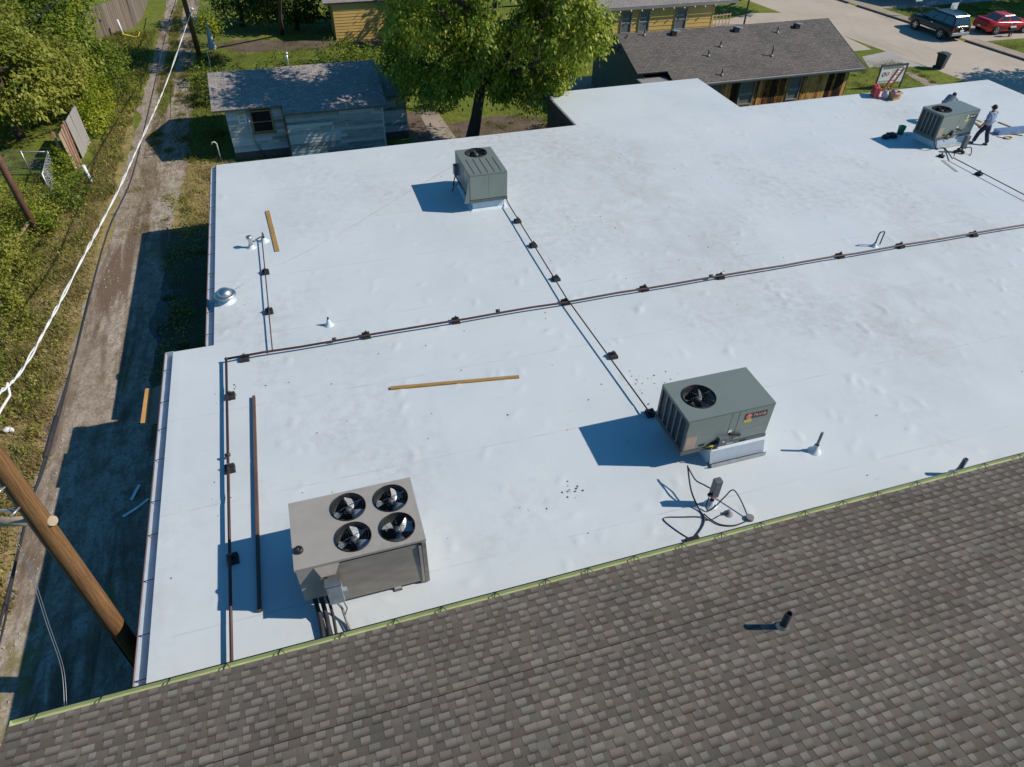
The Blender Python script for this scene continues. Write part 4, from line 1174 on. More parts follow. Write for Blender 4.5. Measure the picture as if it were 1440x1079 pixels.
part('pipe', MB().tube([(p[0], p[1], 0.1), (p[0], p[1], 0.34)], 0.03, 8), 'dark_pipe', pv)
p = (-0.100, 17.230, 0.000)
sv = thing('small_vent', 'little white cone boot with a dark pipe tip beside the gas pipe', 'roof pipe', p)
part('boot', MB().lathe([(0.15, 0.004), (0.075, 0.10), (0.035, 0.24)], p, 16), 'membrane_flashing', sv)
part('pipe', MB().tube([(p[0], p[1], 0.2), (p[0], p[1], 0.30)], 0.026, 8), 'dark_pipe', sv)
p = (10.695, 8.859, 0.000)
sp = thing('vent_pipe', 'thin grey vent pipe in a white boot right of the nearest unit', 'roof pipe', p)
part('boot', MB().lathe([(0.17, 0.004), (0.085, 0.10), (0.055, 0.24)], p, 16), 'membrane_flashing', sp)
part('pipe', MB().tube([(p[0], p[1], 0.15), (p[0], p[1], 0.66)], 0.034, 10), 'pvc_grey', sp)
p = (13.499, 7.254, 0.000)
sp = thing('vent_pipe', 'grey vent pipe half hidden behind the green gutter at the right', 'roof pipe', p)
part('boot', MB().lathe([(0.17, 0.004), (0.085, 0.10), (0.065, 0.2)], p, 16), 'membrane_flashing', sp)
part('pipe', MB().lathe([(0.055, 0.1), (0.055, 0.56), (0.043, 0.56), (0.043, 0.3)], p, 12), 'pvc_grey', sp)
# stack on the near shingle roof
p = (6.636, 4.593, 1.102)
st = thing('plumbing_stack', 'open black plumbing stack standing on the grey brown shingle roof', 'roof pipe', p)
part('boot', MB().lathe([(0.12, -0.03), (0.115, 0.02), (0.075, 0.06), (0.07, 0.10)], p, 18), 'galvanised', st)
part('pipe', MB().lathe([(0.062, -0.05), (0.062, 0.46), (0.05, 0.46), (0.05, 0.05)], p, 18), 'dark_pipe', st)
# bent black pipe loop behind the gas pipe
p = (18.624, 16.653, 0.000)
lp = thing('pipe_loop', 'black bent pipe loop standing up behind the crossing gas pipe', 'roof pipe', p)
part('loop', MB().tube([(p[0], p[1], 0.0), (p[0], p[1], 0.50), (p[0] + 0.03, p[1], 0.56), (p[0] + 0.2, p[1] + 0.02, 0.56), (p[0] + 0.24, p[1] + .02, 0.5), (p[0] + 0.24, p[1] + .02, 0.04)], 0.022, 8), 'dark_pipe', lp)
part('boot', MB().lathe([(0.14, 0.004), (0.07, 0.08), (0.04, 0.16)], p, 14), 'membrane_flashing', lp)
# power pedestal and hoses beside the nearest unit
def loop_curve(pts, k=6):
    """smooth curve through points"""
    P = [Vector(q) for q in pts]; out = []
    for i in range(len(P) - 1):
        p0, p1, p2, p3 = P[max(0, i - 1)], P[i], P[i + 1], P[min(len(P) - 1, i + 2)]
        for j in range(k):
            t = j / k
            out.append(0.5 * ((2 * p1) + (p2 - p0) * t + (2 * p0 - 5 * p1 + 4 * p2 - p3) * t * t + (3 * p1 - p0 - 3 * p2 + p3) * t ** 3))
    out.append(P[-1]); return out
p = (7.421, 8.112, 0.000)
pd = thing('power_pedestal', 'grey disconnect box on a short post in front of the nearest unit', 'electric box', p)
part('boot', MB().lathe([(0.16, 0.004), (0.08, 0.08), (0.055, 0.18)], p, 16), 'membrane_flashing', pd)
part('post', MB().tube([(p[0], p[1], 0.1), (p[0], p[1], 0.34)], 0.035, 8), 'dark_metal', pd)
part('box', MB().box(p[0] - 0.085, p[0] + 0.085, p[1] - 0.075, p[1] + 0.075, 0.32, 0.86), 'box_grey', pd, bevel=0.008)
part('red_tag', MB().box(p[0] - 0.07, p[0] + 0.07, p[1] - 0.079, p[1] - 0.0755, 0.325, 0.355), 'label_red', pd)
part('elbow', MB().ball((p[0] - 0.13, p[1] - 0.02, 0.42), 0.05, 10, 6), 'black_plastic', pd)
hs = [(7.183, 8.945, 0.500), (7.027, 8.401, 0.300), (7.091, 8.051, 0.040), (7.098, 7.831, 0.030), (6.944, 7.615, 0.030), (6.609, 7.381, 0.030)]
solo('power_hose', MB().tube(loop_curve(hs), 0.019, 8), 'black_rubber', 'black hose hanging from the nearest unit and running down to the green gutter', 'hose')
hs = [(7.168, 8.882, 0.500), (7.211, 8.584, 0.400), (7.296, 8.363, 0.450), (7.373, 8.170, 0.500)]
solo('power_hose', MB().tube(loop_curve(hs), 0.016, 8), 'black_rubber', 'short black hose slung between the nearest unit and the grey disconnect box', 'hose')
hs = [(7.312, 8.105, 0.300), (7.250, 8.039, 0.100), (7.266, 7.950, 0.050), (7.423, 7.979, 0.060), (7.736, 8.090, 0.220), (7.893, 8.146, 0.300), (7.975, 8.101, 0.300), (8.019, 7.855, 0.200), (8.031, 7.573, 0.060)]
solo('power_hose', MB().tube(loop_curve(hs), 0.015, 8), 'black_rubber', 'black hose arching up and over to the round junction box', 'hose')
hs = [(7.945, 7.452, 0.040), (7.632, 7.432, 0.030), (7.355, 7.533, 0.030), (7.211, 7.716, 0.030), (7.131, 7.895, 0.040)]
solo('power_hose', MB().tube(loop_curve(hs), 0.015, 8), 'black_rubber', 'black hose lying in a low curve below the round junction box', 'hose')
hs = [(7.651, 7.742, 0.040), (7.467, 7.796, 0.040), (7.445, 7.947, 0.040), (7.436, 7.867, 0.040)]
hs = [(7.645, 7.736, 0.050), (7.488, 7.769, 0.040), (7.267, 7.720, 0.030), (7.105, 7.748, 0.030), (7.021, 7.854, 0.030), (6.640, 7.966, 0.030), (6.217, 8.058, 0.020), (6.333, 7.704, 0.020), (6.538, 7.371, 0.020)]
solo('power_hose', MB().tube(loop_curve(hs, 4), 0.011, 6), 'black_rubber', 'thin black cable lying in an angular loop left of the disconnect box', 'hose')
p = (8.063, 7.509, 0.000)
jb = solo('junction_box', MB().lathe([(0.0, 0.075), (0.085, 0.075), (0.09, 0.06), (0.09, 0.004)], p, 18, False), 'pvc_grey', 'round grey junction box lying near the green gutter', 'electric box')
p = (7.676, 7.767, 0.000)
solo('pipe_stub', MB().lathe([(0.11, 0.004), (0.055, 0.05), (0.04, 0.12), (0.0, 0.12)], p, 14), 'pvc_grey', 'small grey pipe stub in front of the disconnect box', 'roof pipe')
p = (6.569, 7.358, 0.000)
solo('cable_gland', MB().box(p[0] - 0.16, p[0] + 0.14, p[1] - 0.05, p[1] + 0.05, 0.004, 0.08), 'black_plastic', 'black cable gland at the green gutter where the hoses end', 'cable gland')
# pedestal of the far unit
p = (27.670, 22.331, 0.000)
pd = thing('power_pedestal', 'grey disconnect box on a post near the worker in the blue shirt', 'electric box', p)
part('post', MB().tube([(p[0], p[1], 0.0), (p[0], p[1], 0.3)], 0.035, 8), 'dark_metal', pd)
part('box', MB().box(p[0] - 0.10, p[0] + 0.10, p[1] - 0.08, p[1] + 0.08, 0.2, 0.76), 'box_grey', pd, bevel=0.008)
part('fitting', MB().ball((p[0] - 0.2, p[1] - 0.02, 0.16), 0.10, 10, 6).ball((p[0] - 0.08, p[1] - 0.16, 0.1), 0.08, 10, 6).ball((p[0] - 0.34, p[1] + 0.02, 0.09), 0.07, 10, 6), 'black_plastic', pd)
part('hose', MB().tube(loop_curve([(p[0] + 0.05, p[1] - 0.08, 0.25), (p[0] + 0.2, p[1] - 0.2, 0.3), (p[0] + 0.24, p[1] - 0.3, 0.1), (p[0] + 0.1, p[1] - 0.4, 0.03)]), 0.02, 6), 'black_rubber', pd)
p = (27.044, 23.042, 0.000)
solo('power_hose', MB().tube(loop_curve([(26.6, 22.98, 0.5), (26.55, 22.8, 0.25), (p[0], p[1], 0.05), (p[0] + 0.25, p[1] - 0.1, 0.04), (dA[0], dA[1], 0.12)]), 0.022, 6), 'black_rubber', 'black hose hanging off the corner of the unit with the workers', 'hose')
# thin wire lying across the roof
wp = [(-3.414, 19.272, 0.012), (-2.398, 20.191, 0.012), (-1.378, 20.898, 0.012), (-0.036, 21.825, 0.012), (1.445, 22.985, 0.012), (3.757, 24.981, 0.012), (6.044, 26.858, 0.012), (8.240, 28.104, 0.012), (11.158, 29.430, 0.012)]
solo('roof_wire', MB().tube(wp, 0.011, 5), 'steel_wire', 'thin wire lying diagonally across the white roof past the dome vent', 'wire')
# scattered bits of leaf and grit on the membrane
g = np.random.default_rng(23)
spots = [((4.564, 9.381, 0.000), 0.18, 16), ((7.789, 12.428, 0.000), 0.45, 30), ((-2.516, 15.102, 0.000), 0.5, 10), ((12.821, 24.503, 0.000), 1.4, 40), ((11.937, 21.571, 0.000), 1.6, 46), ((12.777, 17.183, 0.000), 1.3, 16), ((-3.342, 17.730, 0.000), 0.4, 12), ((11.079, 28.730, 0.000), 0.7, 16), ((7.741, 18.730, 0.000), 0.3, 8)]
C = []
for (q, sd, k) in spots:
    C.append(np.array([q[0], q[1]]) + g.normal(size=(k, 2)) * np.array([sd, sd * 0.55]))
C.append(np.stack([g.uniform(-4.2, 30, 80), g.uniform(7.3, 29, 80)], 1))
C.append(np.stack([g.uniform(-4.2, 8, 30), g.uniform(7.3, 16, 30)], 1))
C = np.concatenate(C); keep = (C[:, 0] > -3.2) | (C[:, 1] < 17); C = C[keep]
N = len(C); a = g.uniform(0, 6.28, N); L = g.uniform(0.010, 0.034, N); Wd = L * g.uniform(0.3, 0.7, N)
d = np.stack([np.cos(a), np.sin(a)], 1); s_ = np.stack([-np.sin(a), np.cos(a)], 1)
zz = 0.012 + g.uniform(0, 0.012, (N, 4))
Q = np.stack([np.concatenate([C + d * L[:, None], zz[:, :1]], 1), np.concatenate([C + s_ * Wd[:, None], zz[:, 1:2] + 0.012], 1), np.concatenate([C - d * L[:, None], zz[:, 2:3]], 1), np.concatenate([C - s_ * Wd[:, None], zz[:, 3:]], 1)], 1)
stuff(quads_object('leaf_litter', Q, 'debris_leaf', None, g.uniform(0, 0.8, N)), 'specks of dry leaf and grit scattered over the white roof', 'leaf litter')

# ------------------------------------------------------------------ things near the back edge and the workers
p = (28.538, 29.157, 0.000)
rc = thing('red_case', 'red plastic tool case standing at the back roof edge', 'tool case', p, R(62))
part('shell', MB().box(-0.36, 0.36, -0.13, 0.13, 0.0, 0.52), 'red_plastic', rc, local=True, bevel=0.03)
part('handle', MB().tube([(-0.12, 0, 0.5), (-0.12, 0, 0.58), (0.12, 0, 0.58), (0.12, 0, 0.5)], 0.02, 6), 'red_plastic', rc, local=True)
part('seam', MB().box(-0.365, 0.365, -0.012, 0.012, 0.02, 0.525), 'tail_red', rc, local=True)
p = (29.196, 28.575, -0.000)
cb = thing('cardboard_box', 'open brown cardboard box at the foot of the red ladder', 'box', p, R(12))
part('carton', MB().box(-0.26, 0.26, -0.2, 0.2, 0, 0.02).box(-0.26, 0.26, -0.2, -0.185, 0.02, 0.4).box(-0.26, 0.26, 0.185, 0.2, 0.02, 0.4).box(-0.26, -0.245, -0.185, 0.185, 0.02, 0.4).box(0.245, 0.26, -0.185, 0.185, 0.02, 0.4), 'cardboard', cb, local=True)
part('flap', MB().bar((0, -0.2, 0.4), (0, -0.33, 0.36), 0.5, 0.008).bar((0.25, 0, 0.4), (0.38, 0, 0.33), 0.38, 0.008), 'cardboard', cb, local=True)
part('contents', MB().ball((-0.08, 0.02, 0.36), 0.14, 8, 6).ball((0.1, 0.06, 0.34), 0.12, 8, 6), 'banner_purple', cb, local=True)
p = (28.835, 28.771, 0.000)
sb = thing('work_bag', 'grey cloth work bag beside the cardboard box', 'bag', p, R(70))
part('bag', MB().ball((0, 0, 0.2), 0.22, 12, 8, (1.1, 0.75, 1.0)), 'parasol_cloth', sb, local=True)
part('handle', MB().tube([(-0.1, 0, 0.38), (-0.08, 0, 0.55), (0.08, 0, 0.55), (0.1, 0, 0.38)], 0.015, 6), 'black_plastic', sb, local=True)
# ladder up to the back edge
lt = (33.494, 32.693, 0.000)
bx, byy = warp(28.9, 29.5)
ld = thing('ladder', 'red fibreglass ladder leaning against the back roof edge by the banner', 'ladder', (bx + 0.1, byy + 0.85, GZ))
A0 = Vector((bx, byy + 0.85, GZ)); A1 = Vector((bx + 0.75, byy - 0.30, 1.22))
wv = Vector((0.42, 0.06, 0))
for s_ in (0, 1):
    part('rail', MB().bar(A0 + wv * s_, A1 + wv * s_, 0.035, 0.085), 'ladder_red', ld)
for k in range(15):
    q = A0.lerp(A1, (k + 0.6) / 15.2)
    part('rung', MB().tube([q, q + wv], 0.018, 6), 'ladder_rung', ld)
# green bucket, black sack in the unit's shade
p = (26.444, 24.746, 0.000)
gb = thing('bucket', 'green plastic bucket standing in front of the unit with the workers', 'bucket', p)
part('pail', MB().lathe([(0.0, 0.012), (0.13, 0.012), (0.165, 0.36), (0.175, 0.37), (0.165, 0.385), (0.155, 0.37), (0.12, 0.04), (0.0, 0.03)], p, 20), 'green_plastic', gb)
part('bail', MB().tube([(p[0] - 0.165, p[1], 0.34), (p[0] - 0.1, p[1] - 0.16, 0.27), (p[0] + 0.1, p[1] - 0.16, 0.27), (p[0] + 0.165, p[1], 0.34)], 0.006, 5), 'steel_wire', gb)
part('lid_rag', MB().ball((p[0] + 0.30, p[1] - 0.15, 0.05), 0.09, 8, 6, (1.4, 1, 0.5)), 'label_white', gb)
p = (25.617, 24.549, 0.000)
bs = MB(); gg = random.Random(4)
for k in range(9):
    bs.ball((p[0] + gg.uniform(-0.3, 0.3), p[1] + gg.uniform(-0.12, 0.12), 0.09), gg.uniform(0.10, 0.17), 10, 6, (1.3, 0.9, 0.75))
solo('black_sack', bs, 'black_plastic', 'crumpled black sack lying in the blue shade by the green bucket', 'sack')
# long sheet metal duct behind the worker
a = (30.786, 23.469, 0.150); c = (34.436, 23.108, 0.150)
du = thing('duct', 'long blue grey sheet metal duct lying behind the worker in the blue shirt', 'duct', (a[0], a[1], 0))
part('duct_body', MB().bar((a[0], a[1] + 0.1, 0.12), (c[0] + 1.5, c[1] + 0.1, 0.12), 0.36, 0.2), 'blue_metal', du)
part('duct_flange', MB().bar((a[0] + 0.4, a[1] - 0.09, 0.035), (c[0] + 1.5, c[1] - 0.09, 0.035), 0.06, 0.06), 'wall_tan', du)
board('tan batten lying beyond the duct behind the worker', (32.053, 24.672, 0.030), (32.162, 24.020, 0.030), 0.1, 0.05, 'wood_board')
board('tan batten sticking out behind the unit with the workers', (30.905, 24.883, 0.030), (30.628, 24.075, 0.030), 0.12, 0.05, 'wood_board')
board('short pale batten lying right of the unit with the workers', (31.249, 25.155, 0.030), (31.277, 24.875, 0.030), 0.10, 0.04, 'tool_tan')
p = (30.984, 23.043, 0.000)
sawt = thing('hand_tools', 'tan coil of hose and tools lying in front of the duct', 'tools', p)
part('coil', MB().tube([(p[0] + 0.2 * math.cos(t), p[1] + 0.13 * math.sin(t), 0.03 + 0.01 * t / 6) for t in np.linspace(0, 12, 30)], 0.022, 6), 'tool_tan', sawt)
p = (30.597, 23.311, -0.000)
hm = thing('claw_hammer', 'hammer lying left of the tan hose coil on the white roof', 'hammer', p, R(-50))
part('handle', MB().bar((0, 0, 0.03), (0.34, 0, 0.03), 0.035, 0.03), 'label_red', hm, local=True)
part('head', MB().bar((0.33, -0.09, 0.035), (0.33, 0.09, 0.035), 0.05, 0.05), 'dark_metal', hm, local=True)
p = (31.578, 23.303, 0.000)
wr = thing('pipe_wrench', 'dark pipe wrench lying right of the tan hose coil', 'wrench', p, R(-40))
part('handle', MB().bar((-0.05, 0, 0.03), (0.36, 0, 0.03), 0.05, 0.035), 'dark_metal', wr, local=True)
part('jaw', MB().bar((-0.1, -0.06, 0.035), (-0.1, 0.08, 0.035), 0.09, 0.05), 'box_grey', wr, local=True)
p = (29.795, 22.948, 0.000)

# ------------------------------------------------------------------ people
def skin_mesh(name, J, E, root, sub=2):
    """one continuous surface grown round joints: J = {key: ((x,y,z), radius or (rx, ry))}"""
    keys = list(J); ix = {k: i for i, k in enumerate(keys)}
    me = bpy.data.meshes.new(name)
    me.from_pydata([J[k][0] for k in keys], [(ix[a], ix[c]) for a, c in E], [])
    o = bpy.data.objects.new(name, me); COL.objects.link(o)
    sk = o.modifiers.new('skin', 'SKIN'); sk.use_smooth_shade = True
    sv = me.skin_vertices[0].data
    for k in keys:
        r = J[k][1]; sv[ix[k]].radius = r if hasattr(r, '__len__') else (r, r)
        sv[ix[k]].use_root = (k == root)
    su = o.modifiers.new('sub', 'SUBSURF'); su.levels = sub; su.render_levels = sub
    dg = bpy.context.evaluated_depsgraph_get()
    out = bpy.data.meshes.new_from_object(o.evaluated_get(dg))
    bpy.data.objects.remove(o)
    out.name = name
    out.polygons.foreach_set('use_smooth', [True] * len(out.polygons))
    return out

def hand(J, E, side, wrist, palm, fdir, side_v, curl):
    """palm, four unequal bent fingers and a thumb, each its own chain"""
    W, P = Vector(wrist), Vector(palm); f = Vector(fdir).normalized(); s = Vector(side_v).normalized(); c = Vector(curl).normalized()
    J['palm' + side] = (tuple(P), (0.038, 0.022)); E.append(('wrist' + side, 'palm' + side))
    for i, ln in enumerate((0.072, 0.082, 0.076, 0.06)):
        b = P + f * 0.035 + s * (0.027 - 0.018 * i)
        m = b + (f * 0.85 + c * 0.3).normalized() * ln * 0.5
        e = m + (f * 0.5 + c * 0.8).normalized() * ln * 0.5
        for nm, q, r in (('a', b, 0.0095), ('b', m, 0.009), ('c', e, 0.008)): J['f%d%s%s' % (i, nm, side)] = (tuple(q), r)
        E += [('palm' + side, 'f%da%s' % (i, side)), ('f%da%s' % (i, side), 'f%db%s' % (i, side)), ('f%db%s' % (i, side), 'f%dc%s' % (i, side))]
    b = P + s * 0.034 - f * 0.02; m = b + (s * 0.7 + f * 0.7 + c * 0.2).normalized() * 0.035; e = m + (f + c * 0.3).normalized() * 0.03
    for nm, q, r in (('a', b, 0.012), ('b', m, 0.0105), ('c', e, 0.009)): J['t' + nm + side] = (tuple(q), r)
    E += [('palm' + side, 'ta' + side), ('ta' + side, 'tb' + side), ('tb' + side, 'tc' + side)]

def person(label, loc, rz, S, shirt, cap):
    """S: joint positions in the figure's own frame (x right, y forward, z up)"""
    t = thing('person', label, 'person', loc, rz, 'workers on the white roof')
    J, E = {}, []
    def j(k, r, par=None):
        J[k] = (tuple(S[k]), r)
        if par: E.append((par, k))
    j('pelvis', (0.155, 0.115)); j('waist', (0.14, 0.105), 'pelvis'); j('chest', (0.145, 0.105), 'waist'); j('collar', (0.085, 0.07), 'chest')
    j('neck', 0.055, 'collar'); j('jaw', (0.068, 0.08), 'neck'); j('skull', (0.078, 0.095), 'jaw'); j('top', (0.05, 0.06), 'skull')
    for s in 'LR':
        j('sho' + s, 0.055, 'collar'); j('elb' + s, 0.05, 'sho' + s); j('wrist' + s, 0.034, 'elb' + s)
        w, e = Vector(S['wrist' + s]), Vector(S['elb' + s]); f = (w - e).normalized()
        sv = Vector((1 if s == 'L' else -1, 0.2, 0)); sv = (sv - f * sv.dot(f)).normalized()
        hand(J, E, s, w, w + f * 0.055, f, Vector((0, 1, 0)) - f * f.y, sv)
        j('hip' + s, 0.095, 'pelvis'); j('knee' + s, 0.062, 'hip' + s); j('ank' + s, 0.042, 'knee' + s)
        a = Vector(S['ank' + s]); J['toe' + s] = ((a.x, a.y + 0.14, a.z - 0.045), 0.03); E.append(('ank' + s, 'toe' + s))
    body = link('body', skin_mesh('body', J, E, 'pelvis'), 'skin', t)
    g = 0.016
    Js = {k: (J[k][0], tuple(q + g for q in J[k][1])) for k in ('waist', 'chest', 'collar')}
    Js['waist'] = (Js['waist'][0], (0.21, 0.165)); Js['chest'] = (Js['chest'][0], (0.235, 0.165)); Js['collar'] = (Js['collar'][0], (0.16, 0.115))
    pv = Vector(S['pelvis']); ws = Vector(S['waist'])
    Js['hem'] = (tuple(pv.lerp(ws, -0.45)), (0.225, 0.17)); Es = [('waist', 'hem'), ('waist', 'chest'), ('chest', 'collar')]
    for s in 'LR':
        a, e = Vector(S['sho' + s]), Vector(S['elb' + s])
        Js['sho' + s] = (tuple(a), 0.108); Js['slv' + s] = (tuple(a.lerp(e, 0.5)), 0.086); Js['cuff' + s] = (tuple(a.lerp(e, 0.95)), 0.082)
        Es += [('collar', 'sho' + s), ('sho' + s, 'slv' + s), ('slv' + s, 'cuff' + s)]
    link('shirt', skin_mesh('shirt', Js, Es, 'chest'), shirt, body)
    Jt = {'pelvis': (tuple(S['pelvis']), (0.168, 0.132)), 'belt': (tuple(pv.lerp(ws, 0.75)), (0.155, 0.12))}; Et = [('pelvis', 'belt')]
    for s in 'LR':
        a, k, c = Vector(S['hip' + s]), Vector(S['knee' + s]), Vector(S['ank' + s])
        Jt['hip' + s] = (tuple(a), 0.125); Jt['thigh' + s] = (tuple(a.lerp(k, 0.5)), 0.112); Jt['knee' + s] = (tuple(k), 0.092); Jt['shin' + s] = (tuple(k.lerp(c, 0.5)), 0.088); Jt['hemt' + s] = (tuple(k.lerp(c, 0.96)), 0.084)
        Et += [('pelvis', 'hip' + s), ('hip' + s, 'thigh' + s), ('thigh' + s, 'knee' + s), ('knee' + s, 'shin' + s), ('shin' + s, 'hemt' + s)]
        Jh = {'heel': ((c.x, c.y - 0.05, c.z - 0.045), (0.042, 0.04)), 'mid': ((c.x, c.y + 0.06, c.z - 0.045), (0.046, 0.042)), 'tip': ((c.x, c.y + 0.17, c.z - 0.055), (0.042, 0.03))}
        link('shoe', skin_mesh('shoe', Jh, [('heel', 'mid'), ('mid', 'tip')], 'mid', 1), 'shoe', body)
    link('trousers', skin_mesh('trousers', Jt, Et, 'pelvis'), 'trousers_navy', body)
    sk, jw = Vector(S['skull']), Vector(S['jaw'])
    up = (Vector(S['top']) - jw).normalized(); fw = Vector(S.get('face', (0, 1, 0))).normalized(); fw = (fw - up * fw.dot(up)).normalized(); sd = up.cross(fw)
    part('nose', MB().ball(tuple(sk.lerp(jw, 0.55) + fw * 0.095), 0.016, 8, 6), 'skin', body, local=True)
    for s in (-1, 1):
        part('ear', MB().ball(tuple(sk.lerp(jw, 0.5) + sd * s * 0.078 - fw * 0.01), 0.022, 8, 6), 'skin', body, local=True)
        part('eye', MB().ball(tuple(sk.lerp(jw, 0.3) + sd * s * 0.032 + fw * 0.083), 0.010, 8, 6), 'hair', body, local=True)
    part('mouth', MB().ball(tuple(jw + fw * 0.078), 0.012, 8, 6), 'label_pink', body, local=True)
    M = Matrix((sd, fw, up)).transposed().to_4x4()
    b = MB().ball((0, 0, 0), 0.092, 14, 10, (0.98, 1.16, 0.95))
    me = b.mesh('hair', None, Matrix.Translation(sk - fw * 0.012 + up * 0.012) @ M); link('hair', me, 'hair', body)
    if cap:
        b = MB().lathe([(0.098, 0.0), (0.10, 0.03), (0.085, 0.075), (0.045, 0.105), (0.0, 0.112)], (0, 0, 0), 18)
        b.extrude([(-0.075, 0.08, 0.0), (0.075, 0.08, 0.0), (0.055, 0.14, -0.012), (0.0, 0.15, -0.012), (-0.055, 0.14, -0.012)], (0, 0, 0.01))
        link('cap', b.mesh('cap', None, Matrix.Translation(sk + up * 0.02) @ M), 'hair', body)
    return t

f1 = (29.062, 23.103, 0.000); f2 = (29.265, 22.568, 0.000)
S = dict(pelvis=(0, 0, 0.92), waist=(0.0, 0.015, 1.07), chest=(0, 0.03, 1.25), collar=(0, 0.03, 1.39), neck=(0, 0.04, 1.47), jaw=(-0.01, 0.065, 1.55), skull=(-0.012, 0.065, 1.62), top=(-0.012, 0.06, 1.69),
         shoL=(-0.19, 0.02, 1.37), shoR=(0.19, 0.02, 1.37), elbL=(-0.30, 0.0, 1.11), elbR=(0.27, -0.02, 1.10), wristL=(-0.38, 0.10, 0.89), wristR=(0.27, 0.12, 0.88),
         hipL=(-0.09, 0.0, 0.89), hipR=(0.09, 0.0, 0.89), kneeL=(-0.17, 0.17, 0.49), kneeR=(0.12, -0.06, 0.48), ankL=(-0.24, 0.20, 0.10), ankR=(0.15, -0.22, 0.10), face=(-0.7, 0.7, -0.1))
person('person standing in a blue shirt, navy trousers and dark cap beside the unit', ((f1[0] + f2[0]) / 2, (f1[1] + f2[1]) / 2, 0.0), R(14), S, 'shirt_blue', True)
S = dict(pelvis=(0, 0, 0.80), waist=(0, 0.12, 0.92), chest=(0, 0.27, 1.05), collar=(0, 0.38, 1.14), neck=(0, 0.44, 1.18), jaw=(0, 0.53, 1.19), skull=(0, 0.545, 1.26), top=(0, 0.57, 1.33),
         shoL=(-0.18, 0.36, 1.10), shoR=(0.18, 0.36, 1.10), elbL=(-0.22, 0.46, 0.84), elbR=(0.22, 0.46, 0.84), wristL=(-0.16, 0.62, 0.68), wristR=(0.16, 0.62, 0.68),
         hipL=(-0.09, 0.0, 0.78), hipR=(0.09, 0.0, 0.78), kneeL=(-0.13, 0.16, 0.42), kneeR=(0.13, 0.14, 0.42), ankL=(-0.13, -0.04, 0.10), ankR=(0.13, -0.06, 0.10), face=(0, 0.9, -0.3))
person('person bending over behind the unit, only dark hair and grey back showing', (29.05, 25.32, 0.0), R(-72), S, 'shirt_grey', False)

# ------------------------------------------------------------------ vehicles (own frame: front +Y)
def loft(b, secs, smooth=True):
    n = len(secs[0]); o = len(b.v)
    for s in secs: b.v += [tuple(p) for p in s]
    for i in range(len(secs) - 1):
        for k in range(n - 1):
            a = o + i * n + k
            b.f.append((a, a + 1, a + 1 + n, a + n)); b.sm.append(smooth)
    b.f.append(tuple(o + k for k in range(n))); b.sm.append(False)
    b.f.append(tuple(o + (len(secs) - 1) * n + k for k in reversed(range(n)))); b.sm.append(False)

